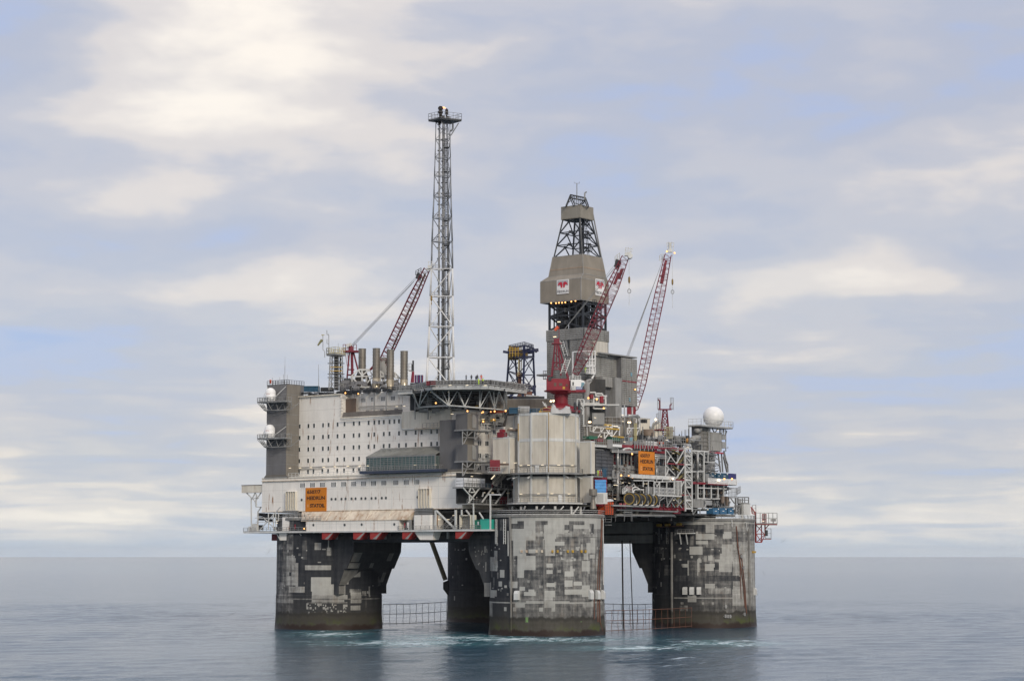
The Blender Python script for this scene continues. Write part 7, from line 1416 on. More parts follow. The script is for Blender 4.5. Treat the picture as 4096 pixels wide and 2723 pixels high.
p = W(*Oz(265, 660), D=553); q_ = W(*Oz(318, 440), D=553); t = thing('pale_cabinet', 'tall pale cabinet with flue on the lower balcony of the round tower', 'cabinet', p); c = (p+q_)/2; h_ = (q_.z-p.z)/2; part('case', MB().obox(c, RT*2.0, FH*.9, V((0, 0, h_))), 'offwhite', t); part('door_panel', MB().obox(c-FH*.93, RT*.9, FH*.03, V((0, 0, h_*.8))), 'pipe', t); k_ = W(*Oz(160, 500), D=551.5); part('flue', MB().lathe(k_, [(.9, -3.5), (.5, -1.0), (.55, 0), (1.1, .1), (1.1, 1.8), (.9, 1.8)], 14), 'stack', t, at=k_)

# balconies between the white block and the round tower
NB = thing('link_balcony', 'two-level trussed steel balcony linking the white block and the round tower', 'balcony', W(*C(900, 1115), Y=14.5)); YB = 14.5; f = lambda x, y, Y=YB: W(*C(x, y), Y=Y)
zu, zl_ = f(672, 1112).z, f(720, 1260).z; x0_, x1_ = f(672, 1112).x, f(1168, 1130).x; part('upper_floor', MB().box(x0_, x1_, YB, 18, zu-.35, zu), 'galv', NB); part('lower_floor', MB().box(f(715, 1262).x, x1_+1.5, YB, 18, zl_-.3, zl_), 'galv', NB)
part('railing', MB().rail([(f(870, 1100).x, YB+.1, zu), (x1_, YB+.1, zu)], 1.15, 1.5, .06), 'galv', NB); part('railing', MB().rail([(f(715, 1262).x, YB+.1, zl_), (x1_+1.5, YB+.1, zl_)], 1.15, 1.4, .05), 'galv', NB); mb = MB()
for s_, e_ in (((675, 1118), (735, 1185)), ((735, 1185), (775, 1225)), ((825, 1120), (725, 1258)), ((745, 1120), (730, 1160)), ((755, 1120), (785, 1160)), ((935, 1128), (845, 1250)), ((985, 1130), (1005, 1175)), ((1000, 1130), (985, 1160)), ((1065, 1130), (965, 1265)), ((745, 1160), (785, 1160)), ((1080, 1130), (1080, 1265)), ((1122, 1130), (1122, 1265)), ((735, 1190), (735, 1255)), ((860, 1160), (850, 1200))): mb.bar(f(*s_), f(*e_), .3)
part('truss', mb, 'offwhite', NB); lamps(NB, [f(x, y, YB+1) for x, y in ((760, 1160), (864, 1163), (940, 1165), (1078, 1169), (755, 1018), (995, 1055))], along='X'); part('back_wall', MB().box(x0_+2, x1_+6, 18.2, 18.35, zl_, zu+4), 'dark', NB)
mb = MB(); g3 = lambda x, y: W(*C(x, y), Y=12.5); pairs = ((970, 1100), (1082, 975)); mb.bar(g3(970, 1102), g3(1080, 985), .3, .5); mb.bar(g3(940, 1085), g3(1050, 975), .25, .4)
for k in range(12): mb.bar(g3(970, 1102).lerp(g3(1080, 985), k/11), g3(945, 1090).lerp(g3(1052, 978), k/11), .22, .1)
for dy_ in (-20, -38): mb.tube(g3(970, 1100+dy_), g3(1080, 985+dy_), .07); mb.tube(g3(940, 1085+dy_), g3(1050, 975+dy_), .07)
for k in range(7): a = g3(970, 1100).lerp(g3(1080, 985), k/6); mb.bar(a, a+V((0, 0, 1.3)), .1)
mb.bar(g3(1020, 1055), g3(1020, 1120), .25); part('stair', mb, 'pipe', NB)
for x, y, tilt in ((1020, 965, 1), (945, 1025, 1)): c = g3(x, y); part('lamp', MB().bar(c-RT*.5-V((0, 0, .55)), c+RT*.5+V((0, 0, .55)), .28), 'tube', NB, at=c)
t = thing('wrapped_bundle', 'long white shrink-wrapped bundle on the upper link balcony', 'bundle', (f(770, 1100).x, YB+1.5, zu)); xa, xb = f(676, 1060).x, f(866, 1060).x; zt2 = f(676, 1028).z; mb = MB()
for k in range(3): mb.box(xa, xb, YB-.25, YB+2.6, zu+.05+k*(zt2-zu)/3, zu+(k+1)*(zt2-zu)/3-.06)
part('wrapping', mb, 'wrap', t); mb = MB()
for k in range(6): x = xa+(xb-xa)*k/5; mb.bar((x, YB-.28, zu), (x, YB-.28, zt2), .12)
part('strap', mb, 'pipe', t); part('railing', MB().rail([(xa, YB-.35, zu), (xb, YB-.35, zu)], 1.15, 1.2, .06), 'galv', NB)
p = f(1000, 1088, YB+1.0); t = thing('deck_crates', 'small blue and red drums by the foot of the steel stair', 'drum', (p.x-2, YB+1, zu)); mb = MB(); 
for k, mt_ in enumerate(('contblue', 'contblue', 'red')): c = f(888+k*22, 1095, YB+.8); part('drum', MB().lathe((c.x, c.y, zu), [(0, 0), (.5, 0), (.5, 1.3), (.53, 1.35), (0, 1.36)], 12), mt_, t, at=(c.x, c.y, zu))
p = C(1128, 1092); q_ = W(*p, Y=YB+.8); person((q_.x, q_.y, zu+.02), 'person in a white top at the right end of the upper link balcony', 1.78, face, 'whitecloth', 'blackcloth', 'stand'); q_ = W(*C(1118, 1090), Y=YB+1.3); person((q_.x, q_.y, zu+.02), 'person in red beside the one in a white top on the link balcony', 1.75, face+1.2, 'orangecloth', 'blackcloth', 'stand', 'red')
q_ = W(*C(799, 1228), Y=YB+.8); person((q_.x, q_.y, zl_+.02), 'person in dark clothes with a white helmet on the lower link balcony', 1.82, face, 'blackcloth', 'blackcloth', 'stand', 'clean')
p = W(*C(1043, 1258), Y=YB+1.2); t = thing('red_locker', 'red locker on the lower link balcony', 'locker', (p.x, p.y, zl_)); part('body', MB().box(p.x-1.4, p.x+1.4, p.y-.5, p.y+.5, zl_, zl_+2.3), 'red', t); part('door', MB().box(p.x-1.2, p.x-.1, p.y-.55, p.y-.505, zl_+.2, zl_+2.1), 'craner', t)
an_p = W(*C(963, 978), D=552.5); t = thing('red_locker', 'red ribbed locker at the head of the steel stair', 'locker', an_p); part('body', MB().obox(an_p+V((0, 0, 1.6)), RT*1.35, FH*.8, V((0, 0, 1.6))), 'red', t); mb = MB()
for k in range(6): mb.obox(an_p+V((0, 0, .3+.5*k))-FH*.83, RT*1.3, FH*.04, V((0, 0, .08)))
part('rib', mb, 'craner', t); part('perch', MB().obox(an_p-V((0, 0, .2)), RT*2.0, FH*1.2, V((0, 0, .15))).rail([an_p-RT*2-FH*1.2, an_p+RT*2-FH*1.2], 1.2, 1, .05), 'galv', an); mb = MB(); f5 = lambda x, y: W(*C(x, y), Y=11)
for y in (1335, 1345): mb.rail([f5(930, y), f5(1100, y)], 1.0, 1.5, .06)
part('low_railing', mb, 'pipe', NB)

# ---------------------------------------------------------------- wind wall, dark hollow and blue tower behind
D = 585; ww = thing('wind_wall', 'long brownish corrugated wind wall between helicopter deck and round tower', 'wind wall', W(*K(1500, 800), D=D)); mb = MB(); f = lambda x, y, D=585: W(*K(x, y), D=D)
for k in range(9): x0_, x1_ = 940+k*205, 940+(k+1)*205; part('wall_panel', MB().corr(f(x0_, 815), f(x1_, 815), f(x1_, 628-.012*(x1_-940)), f(x0_, 628-.012*(x0_-940)), 9, .16, -FH, .2), paint('wind_wall_brown', (.20, .18, .155), .6, var=.15, dirt=.4) if k == 0 else bpy.data.materials['wind_wall_brown'], ww, at=f(x0_, 815))
part('top_rail', MB().bar(f(940, 624), f(2785, 600), .2), 'galv', ww)
hol = thing('gangway_cowl', 'dark rounded steel hood with orange lip under the helicopter deck', 'hood', f(1600, 1000, 572)); part('hood', MB().prism([f(1330, 960, 570), f(1430, 890, 570), f(1830, 880, 570), f(1740, 1100, 570), f(1560, 1060, 570)], FH*4), 'dark', hol); part('lip', MB().prism([f(1420, 888, 569.9), f(1500, 855, 569.9), f(1810, 845, 569.9), f(1800, 880, 569.9), f(1560, 905, 569.9)], FH*3), paint('lip_orange', (.34, .055, .02), .6, var=.3, dirt=.4), hol); mb = MB()
for k in range(50): x, y = rng.uniform(1150, 1720), rng.uniform(930, 1130); p = f(x, y, rng.uniform(568, 570)); mb.obox(p, RT*rng.uniform(.1, .9), FH*.3, V((0, 0, rng.uniform(.1, .6))))
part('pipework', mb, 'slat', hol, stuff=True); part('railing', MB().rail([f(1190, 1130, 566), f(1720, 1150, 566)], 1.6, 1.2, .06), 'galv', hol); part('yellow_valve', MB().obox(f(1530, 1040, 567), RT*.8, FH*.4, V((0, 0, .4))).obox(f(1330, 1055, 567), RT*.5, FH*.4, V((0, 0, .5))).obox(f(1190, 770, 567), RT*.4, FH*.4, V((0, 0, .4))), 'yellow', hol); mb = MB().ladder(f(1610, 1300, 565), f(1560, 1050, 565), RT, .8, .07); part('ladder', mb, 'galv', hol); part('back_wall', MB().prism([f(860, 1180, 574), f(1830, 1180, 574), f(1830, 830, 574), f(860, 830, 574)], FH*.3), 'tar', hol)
part('deck_beam', MB().bar(f(820, 790, 572), f(820, 910, 572), .9).bar(f(1100, 880, 570), f(1100, 1010, 570), .3).bar(f(1160, 850, 570), f(1160, 980, 570), .25), 'galv', hol)
BT = thing('hoist_tower', 'dark blue four-legged lattice tower with a railed top and rusty pipe', 'tower', W(*G(430, 920), D=600)); g = lambda x, y, D=600: W(*G(x, y), D=D)
ft4 = [g(240, 780, 604), g(445, 900, 594), g(597, 890, 602), g(395, 900, 612)]; tp4 = [g(268, 405, 604), g(460, 410, 594), g(575, 405, 602), g(345, 405, 612)]; hd4 = [V((p.x, p.y, g(460, 280).z)) for p in tp4]
for a, b in zip(ft4, tp4): part('leg', MB().tube(a, b, .30, 8), 'blue', BT, at=a)
mb = MB()
for i, (a, b) in enumerate(zip(ft4, tp4)):
    a2, b2 = ft4[(i+1) % 4], tp4[(i+1) % 4]; lattice_panel(mb, a.lerp(b, .1), a2.lerp(b2, .1), b, b2, 2, .15, 'X' if i in (1, 0) else 'Z')
for a, b in zip(tp4, hd4): mb.bar(a, b, .5)
for z in (0, .45, 1):
    for i in range(4): mb.bar(tp4[i].lerp(hd4[i], z), tp4[(i+1) % 4].lerp(hd4[(i+1) % 4], z), .4 if z != .45 else .25)
part('bracing', mb, 'blue', BT); part('cross_beam', MB().bar(g(195, 332), g(265, 345), .7).bar(g(265, 345), g(580, 325, 597), .9).bar(g(575, 318, 597), g(640, 312, 597), .9).bar(g(610, 345, 597), g(610, 312, 597), .4), 'blue', BT); part('top_floor', MB().prism([p+V((0, 0, .2)) for p in tp4], (0, 0, .3)), 'blue', BT); part('top_railing', MB().rail([p-V((0, 0, .0)) for p in hd4+hd4[:1]], 1.0, 1.2, .07), 'blue', BT)
part('hoist_gear', MB().obox(g(380, 370, 603), RT*3, FH*1.5, V((0, 0, 1.2))).obox(g(330, 350, 603), RT*1.5, FH*1.2, V((0, 0, 2))), paint('hoist_ochre', (.20, .14, .05), .6, var=.3), BT); mb = MB()
for k in range(5): mb.bar(g(280+k*35, 400, 596), g(280+k*35, 275, 596), .12)
for y in (290, 320, 350): mb.bar(g(275, y, 596), g(440, y, 596), .1)
part('inner_frame', mb, 'yellow', BT); part('riser_pipe', MB().tube(g(403, 925, 597), g(405, 600, 597), .55, 10).tube(g(405, 650, 597), g(405, 600, 597), 1.0, 10).tube(g(400, 600, 597), g(402, 430, 597), .18, 6), 'rustpipe', BT); mb = MB().ladder(g(400, 640, 596), g(410, 430, 596), RT, .9, .08); part('ladder', mb, 'paleyel', BT); mb = MB()
for s_, e_ in (((455, 770), (520, 740)), ((520, 740), (520, 840)), ((455, 770), (440, 880)), ((500, 800), (600, 800)), ((560, 770), (610, 770)), ((470, 850), (590, 840)), ((320, 905), (420, 915)), ((280, 900), (320, 860))): mb.bar(g(*s_, 595), g(*e_, 595), .7)
part('base_machinery', mb, 'blue', BT); part('base_frame', MB().bar(g(460, 870, 594), g(560, 860, 594), 1.2).bar(g(390, 870, 595), g(420, 920, 595), 1.2), 'rustpipe', BT)
t = thing('pipe_bundle', 'pale pipe stub lying on the wind wall top beside the blue tower', 'pipe', g(560, 905, 588)); part('pipe', MB().tube(g(480, 890, 588), g(645, 905, 588), .45, 10), 'pipe', t); part('cradle', MB().obox(g(540, 918, 588), RT*4, FH*.8, V((0, 0, .5))), 'dark', t)

BW = .75
# ---------------------------------------------------------------- steelwork between round tower and process decks
SWk = thing('pipe_tower', 'pale pipe columns and railed landings right of the round tower', 'pipework', W(*G(1245, 1200), D=575)); g = lambda x, y, D=572: W(*G(x, y), D=D); mb = MB()
for x, y0_, y1_, r_ in ((1228, 960, 700, .35), (1245, 1250, 700, .55), (1265, 1150, 715, .35), (1215, 1260, 1040, .3), (1255, 1180, 1000, .3)): mb.tube(g(x, y0_), g(x, y1_), r_, 8)
mb.path([g(1228, 1250), g(1225, 1220), g(1240, 1180), g(1240, 900)], .3, 8); mb.path([g(1245, 705), g(1265, 695), g(1310, 690)], .4, 8); mb.bar(g(1255, 760), g(1310, 690), .5); part('pipe', mb, 'pipe', SWk); mb = MB()
mb.path([g(1285, 845), g(1355, 845), g(1360, 890), g(1500, 890)], .25, 7).path([g(1330, 915), g(1330, 1045), g(1450, 1050)], .25, 7).path([g(1370, 860), g(1440, 860), g(1445, 885)], .25, 7).path([g(1480, 890), g(1480, 1050)], .25, 7)
for y in (915, 990): mb.bar(g(1330, y), g(1490, y), .3)
for x in (1330, 1400, 1485): mb.bar(g(x, 880), g(x, 1010), .22)
mb.rail([g(1215, 980), g(1310, 985)], 1.6, 1, .07).rail([g(1330, 1000), g(1490, 1000)], 1.6, 1, .07); mb.obox(g(1260, 985), RT*3.2, FH*1, V((0, 0, .2))).obox(g(1405, 1003), RT*5.5, FH*1, V((0, 0, .2))); part('landing', mb, 'offwhite', SWk); part('red_vessel', MB().tube(g(1430, 975), g(1430, 890), .6, 12).tube(g(1300, 920), g(1300, 870), .7, 12), 'red', SWk); floods(SWk, [g(1265, 915, 568), g(1370, 930, 568), g(1458, 1043, 568), g(1280, 1215, 568)], r_=.4)
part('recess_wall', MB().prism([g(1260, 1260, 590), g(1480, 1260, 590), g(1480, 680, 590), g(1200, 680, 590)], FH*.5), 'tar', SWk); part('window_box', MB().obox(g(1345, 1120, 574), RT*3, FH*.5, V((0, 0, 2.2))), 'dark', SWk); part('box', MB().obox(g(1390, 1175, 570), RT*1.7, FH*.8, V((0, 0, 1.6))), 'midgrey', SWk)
for k in range(30): pass
mb = MB(); g = lambda x, y, D=570: W(*Nz(x, y), D=D)
for s_, e_ in (((355, 335), (730, 350)), ((355, 335), (355, 430)), ((505, 335), (505, 440)), ((725, 285), (725, 520)), ((355, 430), (730, 445)), ((420, 330), (360, 420)), ((575, 340), (510, 435)), ((595, 340), (650, 440)), ((655, 440), (700, 340)), ((575, 440), (575, 560)), ((500, 460), (440, 545)), ((660, 450), (585, 555)), ((670, 450), (720, 520)), ((870, 330), (740, 515)), ((870, 320), (870, 500)), ((430, 285), (430, 335)), ((150, 305), (470, 300)), ((470, 300), (640, 300)), ((700, 310), (870, 330)), ((640, 385), (730, 300))): mb.bar(g(*s_), g(*e_), .32)
part('lattice_frame', mb, 'clean', SWk); part('pipe', MB().path([g(290, 310), g(290, 415), g(330, 420), g(370, 440), g(560, 445)], .3, 7), 'pipe', SWk); part('pipe', MB().path([g(230, 330), g(240, 560)], .3, 7), 'pipe', SWk); part('yellow_pipe', MB().path([g(600, 360), g(870, 378)], .28, 7).path([g(560, 285), g(720, 300)], .25, 7).path([g(740, 518), g(960, 535)], .25, 7), 'yellow', SWk); part('upper_railing', MB().rail([g(370, 285, 571), g(540, 290, 571), g(640, 285, 571), g(910, 300, 571)], 2.2, 1.4, .07).rail([g(150, 560, 562), g(215, 550, 562)], 2, 1, .06), 'pipe', SWk); part('landing_floor', MB().bar(g(370, 290, 572), g(910, 305, 572), .5), 'galv', SWk)
lamps(SWk, [g(x, y, 568) for x, y in ((390, 147), (640, 305), (770, 310), (820, 312), (505, 516), (935, 220), (930, 97))], along='X'); floods(SWk, [g(1045, 238, 566), g(1082, 238, 566), g(275, 233, 566), g(302, 233, 566)], 'floodw', r_=.36)
# ---------------------------------------------------------------- process decks on the right side
YP = -8.0; n_ = lambda x, y, Y=YP: W(*Nz(x, y), Y=Y); o_ = lambda x, y, Y=-10.5: W(*Oz(x, y), Y=Y); e_ = lambda x, y, Y=-10: W(*Ez(x, y), Y=Y); p_ = lambda x, y, Y=-8: W(*Pz(x, y), Y=Y)
PM = thing('process_module', 'multi-level process module packed with pipes behind the right-hand name board', 'process module', (40, YP, 34))
xl, xr = n_(330, 1000).x, p_(455, 650).x; zt_, zm_, zb_ = n_(700, 715).z, n_(1000, 1320).z, o_(1200, 720, YP).z
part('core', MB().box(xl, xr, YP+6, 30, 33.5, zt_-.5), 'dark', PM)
for z, y0_ in ((zt_, YP-.6), (zm_, YP-.6), ((zm_+zb_)/2+.6, YP+.2), (zb_, YP-1)): part('deck_floor', MB().box(xl, xr+.5, y0_, 28, z-.4, z), 'deck', PM, at=(xl, y0_, z)); 
sl = slats; a = n_(400, 1330); b = n_(728, 790); sl(PM, V((a.x, YP-.1, 0)), V((b.x, YP-.1, 0)), a.z, b.z, .9, (0, -1, 0), paint('dark_slats', (.085, .09, .10), .55, var=.3, dirt=.4), 3)
# pale square panels under a row of open bays with columns
xs_ = [n_(738+i*73, 1200).x for i in range(8)]; z0_, z1_, z2_ = n_(740, 1325).z, n_(740, 1065).z, n_(740, 822).z
pan_ = {}
for i in range(7):
    for j in range(3):
        w, h_ = (xs_[1]-xs_[0]), (z1_-z0_)/3; key = 'panel'
        if key not in pan_:
            mb = MB(); mb.box(.02, w-.02, -.05, .1, .02, h_-.02); mb.add([(.1, -.05, .1), (w-.1, -.05, .1), (w-.1, -.05, h_-.1), (.1, -.05, h_-.1), (w/2, -.22, h_/2)], [(0, 1, 4), (1, 2, 4), (2, 3, 4), (3, 0, 4)]); pan_[key] = mb.mesh('wall_panel', M['midgrey'], (0, 0, 0))
        ob = bpy.data.objects.new('wall_panel', pan_[key]); col.objects.link(ob); ob.parent = PM; ob.location = V((xs_[i], YP-.05, z0_+h_*j))-base(PM)
    part('column', MB().box(xs_[i]-.18, xs_[i]+.18, YP-.15, YP+.2, z1_, z2_), 'galv', PM, at=(xs_[i], YP, z1_))
xa = n_(1165, 1000).x; part('dark_screen', MB().box(xa, n_(1250, 1000).x, YP-.2, YP-.05, z0_, z2_), 'grey', PM)
for x0, x1, mt_ in ((745, 785, 'red'), (1105, 1150, 'red'), (860, 930, 'contblue'), (1690, 1750, 'red'), (1620, 1680, 'contblue')): a, b = n_(x0, 1060, YP+1.5), n_(x1, 850, YP+1.5); part('vessel', MB().box(a.x, b.x, YP+1.2, YP+2.5, a.z, b.z), mt_, PM)
a, b = n_(1560, 1325), n_(1830, 1100); part('pale_panel', MB().box(a.x, b.x, YP-.05, YP+.1, a.z, b.z), 'midgrey', PM); a, b = n_(1560, 1100), n_(1830, 930)
for k in range(4): x = n_(1570+80*k, 1000).x; part('column', MB().box(x-.2, x+.2, YP-.1, YP+.2, a.z, b.z), 'midgrey', PM, at=(x, YP, a.z))
# deck-edge girders, red and pale
for x0, x1, y0_, y1_, Y, mt_, nm in ((920, 1140, 730, 690, -9, 'red', 'edge_girder'), (1140, 1560, 742, 706, -9, 'red', 'edge_girder'), (720, 920, 712, 676, -9.6, 'clean', 'edge_beam'), (385, 720, 716, 690, -9.4, 'offwhite', 'edge_beam'), (1550, 2150, 757, 742, -9.5, 'red', 'edge_girder'), (720, 1250, 810, 795, -9, 'galv', 'edge_beam'), (1560, 1780, 835, 800, -9, 'red', 'edge_girder'), (1100, 1970, 1325, 1298, -12.5, 'offwhite', 'roof_edge'), (635, 1110, 1345, 1325, -9, 'galv', 'edge_beam')): a, b = n_(x0, y0_, Y), n_(x1, y1_, Y); part(nm, MB().box(a.x, b.x, Y, Y+.5, a.z, b.z if b.z > a.z else a.z+.4), mt_, PM, at=a)
a, b = n_(1110, 1285, -12.5), n_(1970, 1300, -12.5); part('canopy', MB().box(a.x, b.x, -12.4, -8.5, a.z-.15, a.z), 'offwhite', PM)
part('railing', MB().rail([n_(735, 672, -9.6), n_(925, 672, -9.6)], 2.2, 1.0, .07).rail([n_(380, 690, -9.4), n_(640, 690, -9.4)], 1.6, 1.0, .06), 'pipe', PM); mb = MB()
for x in range(1170, 1535, 52): a = n_(x, 755, -9.3); mb.bar(a, a+V((0, 0, 2.3)), .3)
part('girder_stiffener', mb, 'pipe', PM); a, b = n_(1160, 700), n_(1540, 630); part('mesh_screen', MB().box(a.x, b.x, -8.2, -8.1, a.z, b.z), 'midgrey', PM); a, b = n_(1370, 740, -8.6), n_(1615, 620, -8.6); part('pale_box', MB().corr((a.x, -8.6, a.z), (a.x, -8.6, b.z), (b.x, -8.6, b.z), (b.x, -8.6, a.z), 3, .1, (0, -1, 0), 1.2), 'offwhite', PM)
# big pipes
part('pipe', MB().path([n_(740, 735, -9), n_(815, 735, -9), n_(838, 760, -9), n_(838, 1200, -9)], .30, 9), 'pipe', PM, smooth=True); part('pipe', MB().tube(n_(832, 1200, -9), o_(645, 600, -9), .42, 9), 'pipe', PM, smooth=True); part('pipe', MB().tube(n_(830, 1215, -9), n_(830, 1195, -9), .55, 9), 'pipe', PM, smooth=True); part('pipe', MB().path([n_(1560, 1060, -9), n_(1590, 1085, -9), n_(1597, 1130, -9)], .32, 8), 'pipe', PM, smooth=True); part('pipe', MB().tube(n_(1597, 1130, -9), n_(1593, 1280, -9), .42, 9), 'pipe', PM, smooth=True); part('pipe', MB().path([n_(1575, 925, -9), n_(1590, 1000, -9), n_(1565, 1050, -9)], .3, 8), 'pipe', PM, smooth=True); part('pipe', MB().path([n_(1560, 905, -9), n_(1830, 915, -9)], .32, 8), 'pipe', PM, smooth=True); part('pipe', MB().path([n_(1640, 940, -9), n_(1830, 950, -9)], .2, 7), 'pipe', PM, smooth=True); part('pipe', MB().path([n_(1610, 1050, -9.2), n_(1608, 950, -9.2), n_(1640, 935, -9.2)], .22, 7), 'pipe', PM, smooth=True); part('pipe', MB().path([n_(1560, 870, -9), n_(1770, 880, -9)], .2, 7), 'pipe', PM, smooth=True); part('pipe', MB().path([n_(720, 820, -9.2), n_(1250, 842, -9.2)], .16, 6), 'pipe', PM, smooth=True); part('steel_pipe', MB().path([n_(740, 1180, -9.3), n_(740, 1330, -9.3), n_(830, 1335, -9.3)], .2, 7), 'galv', PM); mb = MB()
for k in range(5): x = 640+k*22; mb.path([n_(x, 570, -9.8), n_(x, 750, -9.8)], .14, 6)
part('pipe_drop', mb, 'pipe', PM); part('dark_arch_pipe', MB().path([n_(930, 790, -8.8), n_(980, 750, -8.8), n_(1060, 745, -8.8), n_(1110, 770, -8.8)], .3, 8), 'offwhite', PM); part('red_block', MB().path([n_(940, 790, -8.6), n_(1060, 760, -8.6)], .35, 8), 'red', PM)
# lower level interior
mb = MB(); r2 = random.Random(5)
def clutter(n, fx, X0, X1, Y0, Y1, dY, mats, sz, name, parent):
    by = {m_: MB() for m_ in mats}
    for k in range(n):
        x, y = r2.uniform(X0, X1), r2.uniform(Y0, Y1); m_ = r2.choice(mats); p = fx(x, y, r2.uniform(*dY)); t_ = r2.random(); s = r2.uniform(*sz)
        if t_ < .4: by[m_].tube(p, p+V((s*2.2, 0, 0)), .06+.12*r2.random(), 6)
        elif t_ < .65: by[m_].tube(p, p+V((0, 0, s*1.6)), .06+.12*r2.random(), 6)
        elif t_ < .8: by[m_].path([p, p+V((s, 0, 0)), p+V((s, 0, -s))], .06+.1*r2.random(), 6)
        else: by[m_].box(p.x, p.x+s*.8, p.y, p.y+.5, p.z, p.z+s*.6)
    for m_, b in by.items(): part(name, b, m_, parent, stuff=True)
clutter(130, n_, 330, 1800, 690, 830, (-8.5, -6.5), ('galv', 'dark', 'dark', 'red', 'midgrey'), (.4, 2), 'small_pipework', PM)
clutter(90, n_, 740, 1230, 830, 1060, (YP+.6, YP+3), ('galv', 'dark', 'dark', 'rustpipe'), (.4, 1.6), 'small_pipework', PM); clutter(60, n_, 740, 1250, 1080, 1330, (-8.7, -8.2), ('pipe', 'galv', 'midgrey', 'brown'), (.3, 1.2), 'small_pipework', PM)
clutter(150, n_, 1560, 2254, 780, 1330, (-9.5, -6.5), ('galv', 'dark', 'dark', 'midgrey', 'pipe'), (.4, 1.8), 'small_pipework', PM); clutter(200, o_, 440, 1900, 200, 330, (-9.5, -6), ('galv', 'dark', 'dark', 'midgrey', 'dark', 'brown'), (.4, 2), 'small_pipework', PM); clutter(160, o_, 430, 1350, 400, 690, (-9, -6), ('galv', 'dark', 'midgrey', 'pipe', 'brown'), (.4, 2), 'small_pipework', PM); clutter(140, o_, 1350, 1960, 500, 720, (-9, -6), ('galv', 'dark', 'midgrey', 'pipe', 'dark'), (.4, 2), 'small_pipework', PM)
clutter(240, n_, 950, 2300, 545, 740, (-8.5, -3), ('galv', 'pipe', 'dark', 'midgrey', 'dark', 'midgrey'), (.4, 2.6), 'small_pipework', PM)
lamps(PM, [n_(x, y, -9.5) for x, y in ((1320, 1339), (1635, 1343), (1820, 1352), (770, 1467), (810, 1467), (930, 1420), (1060, 1425), (1350, 1440), (1405, 1440), (1925, 845), (2000, 1020), (1920, 1158), (2135, 1330), (2205, 722), (1790, 585), (965, 620))], along='X'); floods(PM, [n_(x, y, -10) for x, y in ((1118, 857), (905, 1277), (1052, 1288), (1130, 1316))], r_=.38); floods(PM, [n_(1915, 1343, -13)], 'floodw', r_=.4); lamps(PM, [o_(x, y, -9) for x, y in ((583, 560), (1740, 582), (1940, 425))], along='X')
part('back_panel', MB().box(o_(440, 330).x, o_(1330, 330).x, -6.6, -6.4, o_(440, 440).z, o_(440, 300).z), 'midgrey', PM)
# cabin and small containers on the upper deck
c = n_(1055, 600, -8.6); t = thing('control_cabin', 'small grey cabin with sloping windows at the edge of the process deck', 'cabin', c); q4 = [n_(970, 690, -8.6), n_(1135, 690, -8.6), n_(1130, 620, -8.6), n_(1145, 530, -8.6), n_(970, 515, -8.6)]; part('body', MB().prism(q4, (0, 2.5, 0)), 'midgrey', t); part('window', MB().prism([n_(x, y, -8.64) for x, y in ((1075, 605), (1120, 605), (1132, 535), (1075, 535))], (0, .03, 0)), 'cabglass', t); part('window', MB().prism([n_(x, y, -8.64) for x, y in ((985, 600), (1040, 600), (1040, 530), (985, 530))], (0, .03, 0)), 'pane', t); part('pale_front', MB().prism([n_(x, y, -8.63) for x, y in ((1075, 690), (1130, 690), (1125, 612), (1075, 612))], (0, .02, 0)), 'pipe', t)
def crate(label, z_, x0, y0_, x1, y1_, Y, mat, group=None, depth=2.2, sheet=True, nm='deck_container'):
    a, b = W(*z_(x0, y1_), Y=Y), W(*z_(x1, y0_), Y=Y); t = thing(nm, label, 'container', a, group); n = max(5, int((b.x-a.x)*3)); part('body', MB().corr((a.x, Y, a.z), (b.x, Y, a.z), (b.x, Y, b.z), (a.x, Y, b.z), n, .06, (0, -1, 0), depth), mat, t); mb = MB()
    for z in (a.z, b.z): mb.box(a.x-.05, b.x+.05, Y-.12, Y-.062, z-.1, z+.1)
    for x in (a.x, b.x): mb.box(x-.08, x+.08, Y-.122, Y-.063, a.z+.1, b.z-.1)
    part('edge_frame', mb, mat, t)
    if sheet:
        w, h_ = b.x-a.x, b.z-a.z; part('label_plate', MB().box(a.x+w*.35, a.x+w*.62, Y-.11, Y-.07, a.z+h_*.45, a.z+h_*.56), 'clean', t); part('corner_plate', MB().box(a.x+w*.80, a.x+w*.96, Y-.13, Y-.123, b.z-h_*.2, b.z-h_*.02), 'clean', t)
    return t
crate('green low container beside the round tower, left one of the two green ones', Nz, 275, 520, 438, 560, -6, 'green', sheet=False); crate('green container with a white plate, between the lattice frame and the grey cabin', Nz, 735, 527, 880, 590, -7, 'green', sheet=False)
crate('red low skid on the upper process deck near the pale round tower', Nz, 440, 565, 540, 605, -7, 'red', sheet=False); crate('grey box among pipes right of the green container', Nz, 860, 555, 965, 600, -6.5, 'grey', sheet=False)
YT = 10
a = W(*Nz(880, 520), Y=-2); b = W(*Nz(1265, 175), Y=-2); t = thing('utility_building', 'plain cream and taupe building with louvred openings behind the yellow ladder', 'building', a); part('side_wall', MB().box(a.x, b.x, -2, 12, a.z-3, b.z), 'taupe', t); c = W(*Nz(1468, 190), Y=-2.2); mb = MB().box(b.x+.01, c.x, -2.2, 12, a.z-3, b.z+.2); part('wall', mb, 'cream', t); mb = MB()
for x in (1300, 1345, 1388): q_ = W(*Nz(x, 215), Y=-2.25); part('louvre', MB().box(q_.x-.7, q_.x+.7, -2.28, -2.21, q_.z-.5, q_.z+.5), 'dark', t, at=q_)
for x in (1305, 1350): q_ = W(*Nz(x, 487), Y=-2.25); part('louvre', MB().box(q_.x-.7, q_.x+.7, -2.28, -2.21, q_.z-.35, q_.z+.35), 'dark', t, at=q_)
part('roof_edge', MB().box(b.x-.1, c.x+.1, -2.35, 12, b.z+.2, b.z+.45), 'offwhite', t)
